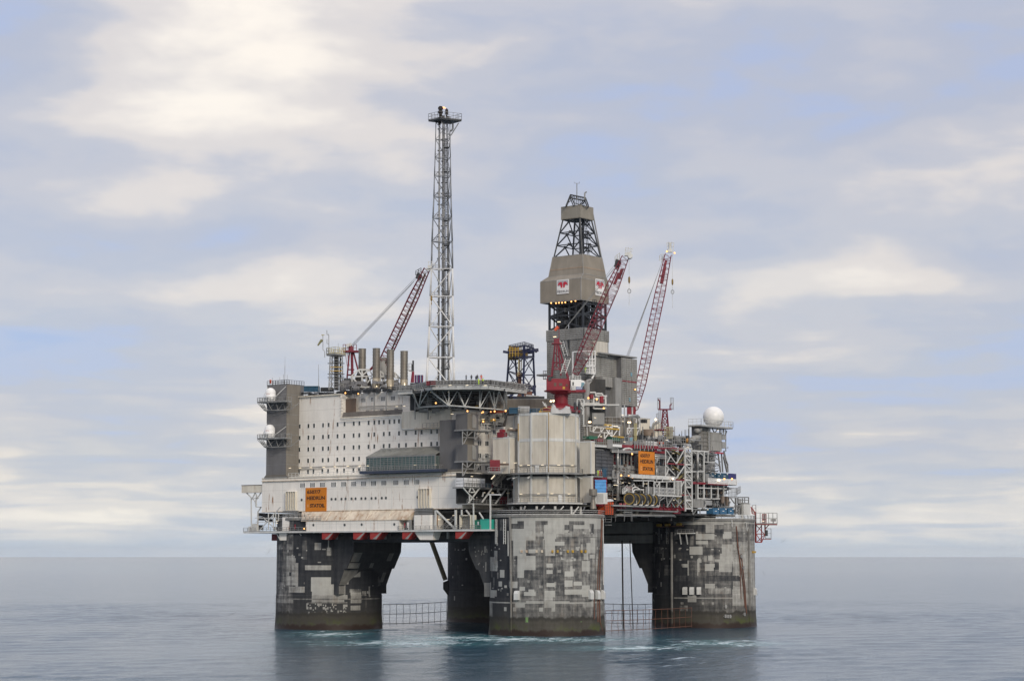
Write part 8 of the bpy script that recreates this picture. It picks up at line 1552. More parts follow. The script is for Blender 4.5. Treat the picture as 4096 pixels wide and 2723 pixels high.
t = thing('pipe_loop', 'pale overhead pipe bent over the taupe building roof', 'pipe', W(*Nz(1240, 120), Y=-5)); q_ = lambda x, y, Y=-5: W(*Nz(x, y), Y=Y); part('pipe', MB().path([q_(920, 135), q_(1030, 130), q_(1200, 130), q_(1240, 150), q_(1245, 270)], .3, 8).path([q_(1040, 110), q_(1225, 112), q_(1255, 140), q_(1258, 620)], .42, 9).path([q_(968, -100), q_(966, 500)], .22, 7).path([q_(1122, -60), q_(1122, 250)], .28, 7), 'pipe', t, smooth=True); part('support', MB().bar(q_(1200, 170), q_(1200, 250), .3).bar(q_(1020, 350), q_(1260, 350), .35).bar(q_(1025, 350), q_(1025, 520), .3).bar(q_(1110, 350), q_(1110, 520), .3).bar(q_(1030, 360), q_(1105, 500), .22).bar(q_(1105, 360), q_(1030, 500), .22).bar(q_(1255, 360), q_(1200, 520), .25).bar(q_(1060, 265), q_(1060, 350), .25), 'clean', t); yl_ = MB()
for s_, e__ in (((1160, 258), (1160, 640)), ((1205, 258), (1205, 640)), ((1185, 258), (1185, 640))): yl_.bar(q_(*s_, -7), q_(*e__, -7), .22)
for k in range(16): yl_.bar(q_(1158, 270+k*24, -7), q_(1207, 270+k*24, -7), .14)
yl_.bar(q_(1165, 560, -7), q_(1205, 620, -7), .2).bar(q_(1205, 560, -7), q_(1165, 620, -7), .2); solo('caged_ladder', yl_, 'paleyel', 'yellow caged ladder rising from the process deck beside the grey cabin', 'ladder', q_(1185, 640, -7))
t = thing('process_column', 'cream cylindrical process column with platforms left of the red mast', 'vessel', q_(1605, 520, -3)); c = q_(1600, 520, -3); z9 = q_(1600, 280, -3).z; z8 = q_(1600, 420, -3).z; part('shell', MB().lathe((c.x, c.y, 0), [(1.7, c.z-2), (1.7, z8), (1.35, z8+.8), (1.35, z9), (.9, z9+.7), (0, z9+.9)], 18), 'cream', t, smooth=True); part('platform', MB().rail([q_(1600, 370, -5), q_(1760, 370, -5)], 2.5, 1, .08).path([q_(1540, 420, -4), q_(1545, 275, -4), q_(1590, 262, -4)], .16, 6).path([q_(1590, 270, -4), q_(1590, 215, -4)], .16, 6).rail([q_(1600, 270, -4), q_(1650, 260, -4)], 3, .6, .08), 'galv', t); floods(t, [q_(1583, 185, -4)], 'floodw', r_=.5)
t = thing('storage_drum', 'brown round drum beside the cream building, left of the process column', 'drum', q_(1425, 500, -4)); c = q_(1427, 500, -4); part('shell', MB().lathe((c.x, c.y, 0), [(1.7, c.z), (1.7, q_(1427, 385, -4).z), (1.5, q_(1427, 385, -4).z+.1), (0, q_(1427, 380, -4).z)], 18), paint('drum_brown', (.22, .17, .13), .5), t); mb = MB().ladder(q_(1480, 480, -4), q_(1480, 310, -4), (1, 0, 0), 1.2, .08); mb.bar(q_(1470, 320, -4), q_(1510, 480, -4), .25, .6); part('stair', mb, 'midgrey', t)
# red lattice mast with forked top
RMd = thing('lattice_mast', 'red lattice mast with a forked railed top standing on the process deck', 'mast', e_(985, 450, -4)); q_ = lambda x, y, Y=-4: W(*Ez(x, y), Y=Y); b4 = [q_(945, 430), q_(1050, 430), q_(1035, 425, -1), q_(955, 425, -1)]; t4 = [q_(975, 110), q_(1022, 110), q_(1018, 112, -2), q_(980, 112, -2)]
for a, b in zip(b4, t4): part('leg', MB().bar(a, b, .30), 'craner', RMd, at=a)
mb = MB()
for i in range(4): lattice_panel(mb, b4[i], b4[(i+1) % 4], t4[i], t4[(i+1) % 4], 5, .12, 'X')
part('lattice_bracing', mb, 'craner', RMd); part('fork', MB().bar(q_(930, 103), q_(1065, 103), .55, .5).bar(q_(938, 100), q_(940, 12), .45).bar(q_(940, 12), q_(925, -8), .4).bar(q_(1055, 100), q_(1055, 55), .35).bar(q_(1055, 55), q_(1070, 45), .35).obox(q_(985, 335), (4, 0, 0), (0, 1, 0), (0, 0, .15)), 'craner', RMd); mb = MB().rail([q_(1060, 108), q_(1092, 108)], 3.6, .8, .08).rail([q_(918, 105), q_(948, 105)], 3.4, .8, .08).ladder(q_(942, 430), q_(942, 100), (1, 0, 0), 1.0, .08); mb.rail([q_(1000, 440, -5), q_(1085, 440, -5)], 3.8, 1, .08); part('railing', mb, 'midgrey', RMd)
t = thing('deck_machine', 'orange-red machine with white posts at the foot of the red mast', 'machine', n_(1690, 700)); part('body', MB().box(n_(1650, 660).x, n_(1710, 660).x, -8.5, -7, n_(1650, 660).z, n_(1650, 615).z), 'orange', t); part('post', MB().bar(n_(1690, 735, -9), n_(1690, 620, -9), .25).bar(n_(1710, 735, -9), n_(1710, 620, -9), .25), 'clean', t)
t = thing('hose_spindle', 'upright brown oval hose spindle on the pipe deck near the dome building', 'spindle', n_(2195, 650, -8)); c = n_(2195, 595, -8); part('drum', MB().tube(c-RT*.3, c+RT*.3, .85, 18), paint('spindle_brown', (.32, .17, .05), .6, var=.3), t); part('axle', MB().tube(c-RT*.5, c+RT*.5, .16, 8).bar(c+V((0, -.5, -3)), c, .3), 'rustpipe', t)
mb = MB(); t = thing('overhead_pipes', 'bundle of grey overhead pipes on the deck between red mast and dome building', 'pipework', n_(2000, 560, -6)); q_ = lambda x, y, Y=-6: W(*Nz(x, y), Y=Y)
mb.path([q_(1930, 525), q_(2120, 535), q_(2160, 560), q_(2165, 600)], .45, 9).path([q_(1930, 550), q_(2080, 560)], .4, 9).path([q_(1380, 590), q_(1400, 575), q_(1500, 545), q_(1640, 550)], .35, 8).path([q_(1560, 560), q_(1760, 565)], .5, 9).path([q_(1920, 640), q_(2250, 660)], .22, 7).path([q_(1920, 610), q_(2250, 600)], .2, 7); part('pipe', mb, 'galv', t, smooth=True); part('railing', MB().rail([q_(1640, 740, -9.6), q_(1900, 740, -9.6)], 3.2, 1, .08).rail([q_(1910, 680, -8), q_(2250, 685, -8)], 2.6, 1.2, .08).rail([q_(1870, 545, -7), q_(1925, 545, -7)], 3, .8, .1), 'pipe', t); part('yellow_frame', MB().rail([q_(1760, 560, -7), q_(1915, 560, -7)], 3.4, .9, .1), 'paleyel', t)

# right-hand name board
name_board('orange name board reading 6507/7 HEIDRUN STATOIL among the process pipes', ('Y', -10.6), Ez, (708, 563, 883, 818), [('6507/7', 725, 591, 833, 632, .034), ('HEIDRUN', 723, 654, 868, 698, .034), ('STATOIL', 752, 737, 869, 779, .045)], (735, 754, 1.35), 712)
NBd = bpy.data.objects['name_board.001']; mb = MB()
for x in (725, 770, 815, 860): mb.bar(e_(x, 565, -10.4), e_(x, 535, -10.2), .22).bar(e_(x, 815, -10.4), e_(x, 840, -10), .2)
part('bracket', mb, 'galv', NBd)

# white stair tower and its lattice bay
ST = thing('stair_tower', 'white open steel stair tower with yellow stair flights and red landings', 'stair tower', e_(1220, 1200, -12)); q_ = lambda x, y, Y=-12: W(*Ez(x, y), Y=Y); xx = [q_(1222, 860).x, q_(1296, 860).x]; zz_ = [q_(1222, y).z for y in (1200, 1110, 965, 885, 795, 712, 620, 535)]
for x in xx:
    for Y in (-12, -9.5): part('post', MB().box(x-.17, x+.17, Y-.17, Y+.17, zz_[0]-.8, zz_[-1]+.3), 'offwhite', ST, at=(x, Y, zz_[0]))
mb = MB()
for k, z in enumerate(zz_):
    mb.box(xx[0]+.22, xx[1]-.22, -12.12, -11.9, z-.2, z+.2)
    if k < len(zz_)-1: mb.bar((xx[0], -12.1, zz_[k+1]), (xx[1], -12.1, z), .28); 
    mb.rail([(xx[0], -11.8, z+.1), (xx[1], -11.8, z+.1)], 1.3, 1.0, .08)
part('bracing', mb, 'offwhite', ST); mb = MB(); xL = q_(1005, 712).x
for y in (712, 885, 1200, 1050): z = q_(1222, y).z; mb.box((xL if y < 1000 else q_(1190, 712).x), xx[1], -11.85, -11.6, z-.22, z+.12)
part('landing_edge', mb, 'red', ST); mb = MB()
for s_, e__ in (((1005, 545), (1005, 840)), ((1010, 550), (1120, 705)), ((1215, 545), (1125, 705)), ((1010, 725), (1110, 830)), ((1215, 730), (1120, 870)), ((1222, 535), (1005, 545)), ((1060, 620), (1020, 700)), ((1040, 750), (1015, 830)), ((1210, 900), (1180, 960)), ((1010, 545), (1215, 540))): mb.bar(q_(*s_), q_(*e__), .32)
part('lattice_bay', mb, 'offwhite', ST); mb = MB(); y2 = lambda x, y: W(*Ez(x, y), Y=-10.5)
for s_, e__ in (((1080, 550), (1165, 610)), ((1215, 630), (1150, 700)), ((1080, 730), (1165, 790)), ((1215, 810), (1140, 880)), ((1110, 1120), (1190, 1040)), ((1120, 1180), (1200, 1110))): part('stair_flight', MB().bar(y2(*s_), y2(*e__), .9, .35), bpy.data.materials.get('stair_yellow') or paint('stair_yellow', (.26, .22, .09), .6, var=.3, dirt=.4), ST, at=y2(*s_))
mb = MB()
# diamond-panel module on a truss
DM = thing('panelled_module', 'grey module of diamond pressed panels on a white truss, right of the hose reels', 'module', o_(1550, 480, -13)); YM = -13; xs_ = [o_(1362+i*64.5, 420, YM).x for i in range(7)]; zs_ = [o_(1362, y, YM).z for y in (468, 398, 328)]
for i in range(6):
    for j in range(2):
        w, h_ = xs_[1]-xs_[0], zs_[1]-zs_[0]
        if 'dia' not in pan_:
            mb = MB(); mb.add([(.03, 0, .03), (w-.03, 0, .03), (w-.03, 0, h_-.03), (.03, 0, h_-.03), (w/2, -.28, h_/2)], [(0, 1, 4), (1, 2, 4), (2, 3, 4), (3, 0, 4)]); mb.box(0, w, .002, .1, 0, h_); pan_['dia'] = mb.mesh('pressed_panel', M['pipe'], (0, 0, 0))
        ob = bpy.data.objects.new('pressed_panel', pan_['dia']); col.objects.link(ob); ob.parent = DM; ob.location = V((xs_[i], YM, zs_[j]))-base(DM)
q_ = lambda x, y, Y=YM-.1: W(*Oz(x, y), Y=Y); xe = q_(1890, 400).x; part('floor_beam', MB().box(q_(1335, 480).x, xe, YM-.25, -9, q_(1340, 500).z, q_(1340, 470).z), 'offwhite', DM); mb = MB()
for x in (1352, 1460, 1600, 1745, 1890): mb.bar(q_(x, 470), q_(x, 215), .35)
mb.bar(q_(1350, 228), q_(1890, 215), .35).bar(q_(1370, 235), q_(1405, 320), .28).bar(q_(1455, 240), q_(1410, 320), .28).bar(q_(1405, 215), q_(1405, 130), .25).bar(q_(1520, 215), q_(1520, 140), .25).bar(q_(1670, 215), q_(1670, 150), .25).bar(q_(950, 200), q_(1350, 205), .35).bar(q_(1140, 210), q_(1140, 325), .3).bar(q_(1240, 205), q_(1240, 470), .3)
part('frame', mb, 'offwhite', DM); mb = MB()
for i in range(7): x = 1758+i*21; mb.bar(q_(x, 470), q_(x, 225), .13)
for j in range(10): y = 240+j*25; mb.bar(q_(1750, y), q_(1890, y), .13)
part('grid_screen', mb, 'offwhite', DM); mb = MB()
for s_, e__ in (((1340, 500), (1360, 660)), ((1460, 500), (1350, 640)), ((1565, 530), (1380, 650)), ((1590, 500), (1620, 730)), ((1740, 500), (1600, 720)), ((1750, 540), (1900, 740)), ((1890, 600), (1800, 720)), ((1700, 640), (1760, 730)), ((1500, 510), (1440, 580))): mb.bar(q_(*s_), q_(*e__), .32)
part('under_truss', mb, 'pipe', DM); part('floor', MB().box(xs_[0]-4.5, xe, YM+.15, -9, zs_[0]-.2, zs_[0]), 'galv', DM); part('side_wall', MB().box(q_(1230, 400).x, xs_[0]-.1, YM+.5, YM+.7, zs_[0], zs_[2]), 'midgrey', DM)
# hose reels
for i, lab in enumerate(('hose reel nearest the viewer, its whole yellow-rimmed face showing', 'second yellow-rimmed hose reel in the row, just behind the full-face one', 'third, middle yellow-rimmed hose reel of the row', 'fourth yellow-rimmed hose reel of the row', 'last yellow-rimmed hose reel of the row, under the white truss')):
    c = o_(865+i*113, 560+i*6, -12.5); t = thing('hose_reel', lab, 'hose reel', (c.x, c.y, c.z-1.6), 'black and yellow hose reels on the process deck'); r_ = 1.72; ax = V((.80, .60, 0)); ax = V((1, -.05, 0)) if i else V((.93, .37, 0)); ax.normalize(); ax = (FH*.92+RT*.40).normalized(); u_ = ax.cross(V((0, 0, 1))).normalized(); z__ = V((0, 0, 1))
    def disc(mb, o_c, ra, rb, th):
        n = 28; ps = []
        for s_ in (0, th):
            for rr_ in (ra, rb): ps += [o_c+ax*s_+(u_*math.cos(2*math.pi*k/n)+z__*math.sin(2*math.pi*k/n))*rr_ for k in range(n)]
        fs = []
        for k in range(n): k2 = (k+1) % n; fs += [(k, k2, n+k2, n+k), (2*n+k, 3*n+k, 3*n+k2, 2*n+k2), (n+k, n+k2, 3*n+k2, 3*n+k), (k, 2*n+k, 2*n+k2, k2)]
        mb.add(ps, fs)
    mb = MB(); disc(mb, c, r_*.94, r_*1.06, 1.3); part('rim', mb, 'dark', t); mb = MB(); disc(mb, c-ax*.04, r_*.76, r_*.93, .1); part('yellow_ring', mb, M.setdefault('reelyel', paint('reel_yellow', (.36, .25, .07), .55, var=.2, dirt=.4)), t); mb = MB(); disc(mb, c+ax*.05, .01, r_*.76, .1); part('plate', mb, paint('reel_plate', (.07, .065, .06), .5) if i == 0 else bpy.data.materials['reel_plate'], t); mb = MB()
    for k in range(8): a = 2*math.pi*k/8; mb.bar(c-ax*.05, c-ax*.05+(u_*math.cos(a)+z__*math.sin(a))*r_*.74, .1)
    mb.tube(c-ax*.3, c+ax*1.2, .28, 10); part('spokes', mb, 'dark', t); b = c+V((1.2, -.5, -1.7)); mb = MB().rail([b, b+RT*1.0], 1.7, .5, .07); mb.bar(b+V((0, 0, .1)), b+RT+V((0, 0, .1)), .2); part('stand', mb, 'clean', t)
HP_ = thing('hose_arches', 'white looped hoses arching over the hose reels', 'hose', o_(1050, 400, -11.5)); q_ = lambda x, y, Y=-11.5: W(*Oz(x, y), Y=Y); mb = MB().path([q_(935, 450), q_(932, 360), q_(950, 340), q_(1000, 330), q_(1030, 345), q_(1080, 378), q_(1160, 380), q_(1190, 420), q_(1190, 455)], .17, 7).path([q_(955, 450), q_(955, 400), q_(980, 380), q_(1060, 378), q_(1130, 385), q_(1150, 420), q_(1150, 455)], .15, 7).path([q_(985, 320), q_(960, 260), q_(925, 300)], .1, 6); part('hose', mb, 'clean', HP_); mb = MB().rail([q_(740, 455), q_(830, 375)], 1.2, 1, .07).rail([q_(730, 465), q_(880, 460)], 1.5, 1, .07).rail([q_(850, 445), q_(930, 445)], 1.8, .8, .07); mb.bar(q_(740, 455), q_(830, 375), .25, .5); part('stair', mb, 'offwhite', HP_); part('red_pump', MB().box(q_(850, 385, -10.5).x, q_(920, 385, -10.5).x, -10.5, -9.5, q_(850, 385).z, q_(850, 310).z), 'craner', HP_)
# tarpaulin in its red frame, orange sheeted scaffold
TF = thing('tarpaulin_screen', 'blue tarpaulin laced into a tall dark red frame beside the round tower', 'screen', o_(300, 560, -11)); q_ = lambda x, y, Y=-11: W(*Oz(x, y), Y=Y); part('frame_side', MB().prism([q_(118, 400), q_(190, 400), q_(190, 155), q_(118, 150)], (0, .6, 0)), 'brown', TF); mb = MB().prism([q_(165, 185), q_(430, 185), q_(430, 148), q_(165, 140)], (0, .5, 0)).prism([q_(412, 560), q_(432, 560), q_(432, 150), q_(412, 150)], (0, .4, 0)).prism([q_(168, 420), q_(192, 420), q_(192, 150), q_(168, 150)], (0, .4, 0))
for k in range(8): mb.bar(q_(180+34*k, 160, -11.1), q_(180+34*k, 138, -11.1), .3)
part('frame', mb, 'red', TF); NX, NZ = 14, 26; vs_ = []
for j in range(NZ+1):
    for i in range(NX+1):
        u_, v_ = i/NX, j/NZ; xl_ = 190+(v_**1.0)*(60 if v_ > .5 else 20); p = q_(xl_+(415-xl_)*u_, 188+(560-188)*v_, -11.15); f_ = abs((v_*6) % 1-.5)*2; p.y -= .14*(1-f_)**3+.04*math.sin(u_*9+v_*13)+.03*math.sin(u_*31)*math.cos(v_*27); vs_.append(p)
mb = MB(); mb.add(vs_, [(j*(NX+1)+i, j*(NX+1)+i+1, (j+1)*(NX+1)+i+1, (j+1)*(NX+1)+i) for j in range(NZ) for i in range(NX)]); part('tarpaulin', mb, 'tarp', TF, smooth=True)
OS = thing('sheeted_scaffold', 'orange-red sheeted scaffold with a white rag on top, between round tower and red girders', 'scaffold', o_(480, 870, -12)); q_ = lambda x, y, Y=-12: W(*Oz(x, y), Y=Y); part('sheeting', MB().prism([q_(400, 870), q_(555, 870), q_(560, 625), q_(400, 630)], (0, 2.6, 0)), 'orange', OS); part('sheeting', MB().prism([q_(325, 700, -11.5), q_(400, 705, -11.5), q_(400, 630, -11.5), q_(330, 590, -11.5)], (0, 2, 0)), 'red', OS); mb = MB()
for k in range(5): mb.bar(q_(395+k*42, 880, -12.1), q_(395+k*42, 620, -12.1), .1)
for k in range(8): mb.bar(q_(370, 650+k*31, -12.1), q_(600, 652+k*31, -12.1), .1)
part('scaffold_tube', mb, 'brown', OS); rg = MB(); pts = [(330, 570), (400, 560), (500, 562), (545, 575), (565, 605), (480, 612), (390, 630), (360, 600)]; rg.prism([q_(x, y, -12.2) for x, y in pts], (0, 2, 0)); part('rag', rg, 'wrap', OS)
# red girders under the lowest process deck, pipes slung below
RG = thing('red_girder', 'dark red girders carrying the lowest process deck over the concrete beam', 'girder', o_(1300, 780, -10)); q_ = lambda x, y, Y=-10: W(*Oz(x, y), Y=Y)
for x0, x1, y0_, y1_, Y in ((930, 1210, 762, 722, -10.6), (1300, 1960, 772, 738, -10), (930, 1740, 862, 770, -8.3), (600, 940, 755, 725, -10.4), (1745, 1880, 850, 755, -9.5)): a, b = q_(x0, y0_, Y), q_(x1, y1_, Y); part('girder', MB().box(a.x, b.x, Y, Y+.7, a.z, b.z), 'red' if x0 != 600 else 'craner', RG, at=a); part('flange', MB().box(a.x, b.x, Y-.3, Y-.002, b.z-.12, b.z), 'red', RG, at=b)
mb = MB()
for k in range(9): a = q_(1320+k*75, 770, -10.1); mb.box(a.x-.08, a.x+.08, -10.25, -10.0, a.z, a.z+1.6)
part('stiffener', mb, 'red', RG); mb = MB().path([q_(620, 775, -11), q_(950, 785, -11), q_(1300, 795, -11), q_(1800, 815, -11)], .22, 8).path([q_(1815, 820, -11), q_(1812, 760, -11)], .16, 7).path([q_(600, 880, -10.5), q_(1740, 890, -9)], .35, 8); part('slung_pipe', mb, 'pipe', RG); mb = MB()
for xc in (960, 1230, 640): mb.path([q_(xc+60*math.cos(a), 800+85*math.sin(a), -9.2) for a in np.linspace(0, 1.35, 8)], .45, 8)
part('riser_bend', mb, paint('bend_beige', (.38, .35, .28), .5, dirt=.4), RG); mb = MB()
for x0, x1, y in ((355, 520, 960), (360, 515, 1010), (395, 520, 1070), (380, 630, 910), (900, 1010, 922), (1100, 1230, 922), (1370, 1495, 920)): mb.bar(q_(x0, y, -8.6), q_(x1, y, -8.6), .2)
for x in (400, 515, 598, 770, 905, 925): mb.bar(q_(x, 700 if x > 700 else 880, -10.9), q_(x, 1000, -10.9), .13)
for y in (740, 780, 820, 860, 900): mb.bar(q_(768, y, -10.9), q_(920, y, -10.9), .16)
for x in (1460, 1720, 1740): mb.bar(q_(x, 862, -8.9), q_(x+40, 920, -8.9), .2)
for k in range(10): mb.bar(q_(770+k*16, 780, -10.9), q_(770+k*16, 740, -10.9), .09)
part('hanging_scaffold', mb, 'galv', RG, stuff=True); part('pipe_manifold', MB().box(q_(768, 830, -10.8).x, q_(915, 830, -10.8).x, -10.8, -10.3, q_(770, 832).z, q_(770, 812).z), 'offwhite', RG); lamps(RG, [q_(160, 895, -16)], size=(.01, .01, .01)) 
part('pink_jack', MB().box(q_(705, 755, -11.6).x, q_(725, 755, -11.6).x, -11.6, -11, q_(705, 755).z, q_(705, 650).z).box(q_(785, 755, -11.6).x, q_(805, 755, -11.6).x, -11.6, -11, q_(785, 755).z, q_(785, 650).z), paint('faded_red', (.42, .12, .14), .6), RG); part('lower_deck', MB().box(q_(440, 700, -11).x, q_(1350, 700, -11).x, -12.8, -8, q_(800, 705).z-.2, q_(800, 690).z), 'pipe', RG)

# workers by the tarpaulin frame
WB = thing('side_balcony', 'small railed balcony with two workers at the right flank of the round tower', 'balcony', n_(470, 1290, -11.5)); a, b = n_(330, 1290, -11.5), n_(545, 1290, -11.5); part('floor', MB().box(a.x, b.x, -11.6, -8, a.z-.25, a.z), 'galv', WB); part('railing', MB().rail([(a.x, -11.5, a.z), (b.x, -11.5, a.z)], 1.2, 1.2, .06), 'galv', WB)
for x, cl, lab in ((450, 'hivis', 'worker in yellow-green vest and white helmet at the left of the small balcony'), (482, 'orangecloth', 'worker in orange-red suit between two others on the small balcony'), (518, 'orangecloth', 'worker in orange-red suit with white helmet at the right of the small balcony')): c = n_(x, 1285, -10.8); person((c.x, c.y, a.z+.02), lab, 1.8, -math.pi/2+(x-482)*.02, cl, cl, 'stand', 'clean')
c = n_(570, 1230, -10.2); t = thing('gas_rack', 'dark teal bottle rack beside the workers on the small balcony', 'rack', (c.x, c.y, a.z)); mb = MB()
for k in range(4): part('bottle', MB().lathe((c.x-.75+.5*k, c.y, a.z), [(0, 0), (.22, 0), (.22, 1.9), (.08, 2.3), (0, 2.32)], 10), 'contblue', t, at=(c.x-.75+.5*k, c.y, a.z))
part('rack_frame', MB().box(c.x-1.1, c.x+1.1, c.y-.3, c.y+.3, a.z+2.5, a.z+2.62).bar((c.x-1.05, c.y-.3, a.z), (c.x-1.05, c.y-.3, a.z+2.5), .1).bar((c.x+1.05, c.y-.3, a.z), (c.x+1.05, c.y-.3, a.z+2.5), .1), 'contblue', t)

# ---------------------------------------------------------------- far right: frames, clad tower with the big dome
FR = thing('pipe_rack', 'white portal frames full of pipes between stair tower and dome building', 'pipe rack', p_(330, 1030, -8)); q_ = lambda x, y, Y=-8.5: W(*Pz(x, y), Y=Y)
for x, y0_, y1_, r_ in ((262, 480, 1030, .5), (335, 470, 1030, .5), (240, 850, 1030, .25), (270, 860, 1030, .25), (420, 865, 1030, .45), (497, 865, 1030, .45), (565, 865, 1000, .4), (383, 490, 610, .35), (345, 490, 600, .25)): part('post', MB().bar(q_(x, y1_), q_(x, y0_), r_), 'offwhite' if r_ > .3 else 'pipe', FR, at=q_(x, y1_))
mb = MB()
for s_, e__, w in (((200, 470), (390, 480), .5), ((200, 712), (340, 712), .4), ((260, 900), (600, 912), .4), ((260, 1022), (410, 1030), .4), ((205, 475), (250, 510), .3), ((270, 480), (325, 525), .3), ((430, 1028), (520, 1028), .4), ((340, 600), (460, 605), .3), ((280, 630), (290, 660), .3)): mb.bar(q_(*s_), q_(*e__), w)
part('beam', mb, 'offwhite', FR); clutter(150, lambda x, y, Y: W(*Pz(x, y), Y=Y), 200, 455, 480, 860, (-8.3, -6), ('galv', 'pipe', 'midgrey', 'dark'), (.4, 2), 'small_pipework', FR); clutter(170, lambda x, y, Y: W(*Pz(x, y), Y=Y), 210, 600, 860, 1130, (-8, -5), ('dark', 'dark', 'galv', 'midgrey', 'brown'), (.4, 2.2), 'small_pipework', FR); a, b = q_(215, 860, -5.5), q_(455, 490, -5.5); slats(FR, V((a.x, -5.5, 0)), V((b.x, -5.5, 0)), a.z, b.z, 1.3, (0, -1, 0), 'midgrey', 4); part('dark_backing', MB().box(q_(205, 1000, -2).x, q_(570, 1000, -2).x, -2.2, -2, q_(300, 1130, -2).z, q_(300, 862, -2).z), 'dark', FR); [part('pipe', MB().path([q_(x, y0_, -9), q_(x, y1_, -9)], r_, 8), 'pipe', FR, smooth=True) for x, y0_, y1_, r_ in ((262, 500, 700, .4), (262, 740, 830, .45), (285, 620, 660, .3))]
part('red_edge', MB().box(q_(205, 850, -8.7).x, q_(385, 850, -8.7).x, -8.7, -8.4, q_(300, 860, -8.7).z, q_(300, 835, -8.7).z), 'red', FR); a, b = q_(340, 860, -8), q_(395, 740, -8); part('grey_box', MB().box(a.x, b.x, -8, -6, a.z, b.z), 'midgrey', FR); floods(FR, [q_(262, 788, -9)], 'floodw', r_=.42); a, b = q_(215, 1130, -9.5), q_(333, 1040, -9.5); t = thing('grey_cabin', 'plain grey cabin on the leg top left of the blue bins', 'cabin', a); part('body', MB().box(a.x, b.x, -9.5, -6.5, a.z, b.z), 'slat', t); part('roof', MB().box(a.x-.1, b.x+.1, -9.6, -6.4, b.z, b.z+.15), 'pipe', t); c = q_(430, 1080, -9); part('side_room', MB().box(b.x+.8, c.x, -9, -7, q_(350, 1100, -9).z, q_(350, 1045, -9).z), 'pipe', t); part('duct', MB().path([q_(340, 1040, -9.6), q_(355, 1090, -9.6), q_(345, 1130, -9.6), q_(320, 1145, -9.6)], .3, 8), 'pipe', t)
DB = thing('dome_building', 'grey clad tower block carrying the big white dome', 'building', p_(345, 465, -4)); YD = -4; a, b = q_(275, 465, YD), q_(376, 192, YD); slats(DB, V((a.x, YD, 0)), V((b.x, YD, 0)), a.z, b.z, 1.05, (0, -1, 0), paint('dome_slats', (.20, .195, .18), .55, var=.2, dirt=.4), 2); part('core', MB().box(a.x+.05, b.x-.02, YD+.14, YD+2.5, a.z, b.z-.05), 'grey', DB); c = q_(415, 300, YD-.4); mb = MB().box(b.x, c.x, YD-.35, YD-.2, a.z, b.z)
for k in range(9): z = a.z+(b.z-a.z)*k/9; mb.box(b.x, c.x, YD-.45, YD-.36, z, z+.12)
mb.box((b.x+c.x)/2-.06, (b.x+c.x)/2+.06, YD-.46, YD-.451, a.z, b.z); part('pale_strip', mb, 'pipe', DB); d_ = q_(545, 300, YD-.5)
for y0_, y1_ in ((360, 265), (468, 365)): u_, v_ = q_(418, y0_, YD-.5), q_(543, y1_, YD-.5); part('clad_panel', MB().corr((u_.x, YD-.5, u_.z), (v_.x, YD-.5, u_.z), (v_.x, YD-.5, v_.z), (u_.x, YD-.5, v_.z), 12, .05, (0, -1, 0), .6), 'slat', DB, at=u_)
for y0_, y1_, x1 in ((340, 280, 592), (440, 370, 592)): u_, v_ = q_(548, y0_, YD-.2), q_(x1, y1_, YD-.2); part('end_panel', MB().box(u_.x, v_.x, YD-.2, YD+3, u_.z, v_.z), 'pipe', DB, at=u_)
part('core', MB().box(c.x, d_.x, YD+.12, YD+2.5, a.z, q_(418, 268, YD).z), 'grey', DB); part('red_beam', MB().box(b.x+.3, q_(555, 490, YD-.6).x, YD-.9, YD-.3, q_(390, 497, YD-.6).z, q_(390, 478, YD-.6).z), paint('faded_red_beam', (.40, .06, .08), .5, dirt=.3), DB); mb = MB()
for s_, e__, w in (((590, 240), (590, 480), .3), ((600, 240), (585, 290), .4), ((570, 470), (572, 540), .5), ((565, 540), (605, 720), .6), ((575, 540), (615, 640), .5), ((610, 620), (615, 720), .45), ((500, 500), (530, 720), .5), ((540, 500), (555, 720), .45), ((575, 490), (600, 600), .3), ((430, 210), (460, 265), .35), ((520, 210), (520, 265), .3), ((460, 265), (500, 215), .3), ((460, 600), (530, 660), .3), ((460, 680), (530, 660), .25), ((460, 540), (530, 600), .25), ((455, 720), (525, 690), .22), ((480, 520), (460, 560), .22)): mb.bar(q_(*s_, YD), q_(*e__, YD), w)
part('lattice_strut', mb, 'galv', DB); part('ladder', MB().ladder(q_(575, 290, YD-1), q_(575, 215, YD-1), (1, 0, 0), 1.2, .1).rail([q_(530, 265, YD-1), q_(570, 265, YD-1)], 1.3, .8, .08), 'galv', DB); zz9 = q_(440, 205, YD).z; part('dome_deck', MB().box(q_(268, 200, YD-1).x, q_(632, 200, YD-1).x, YD-2.2, YD+2.5, zz9-.1, zz9+.3), 'pipe', DB); xA, xB = q_(268, 200, YD-1).x, q_(638, 200, YD-1).x; part('railing', MB().rail([(xA, YD+2.4, zz9+.3), (xA, YD-2.1, zz9+.3), (xB, YD-2.1, zz9+.3), (xB, YD+2.4, zz9+.3)], 1.9, 1.3, .06), 'offwhite', DB)
for x, y in ((650, 175), (612, 435)): part('aerial', MB().bar(q_(x-18, y, YD-2), q_(x+8, y, YD-2), .1).bar(q_(x+5, y-16, YD-2), q_(x+5, y+14, YD-2), .1).bar(q_(x-5, y-10, YD-2), q_(x-5, y+10, YD-2), .1), 'galv', DB, at=q_(x, y, YD-2))
mb = MB().path([q_(278, 240, YD-1), q_(240, 240, YD-1)], .75, 10).path([q_(275, 320, YD-1), q_(220, 325, YD-1), q_(195, 350, YD-1), q_(185, 370, YD-1)], .9, 10).path([q_(255, 255, YD-1), q_(300, 220, YD-1)], .5, 8); part('duct_pipe', mb, 'slat', DB, smooth=True); lamps(DB, [q_(497, 230, YD-1)], along='X')
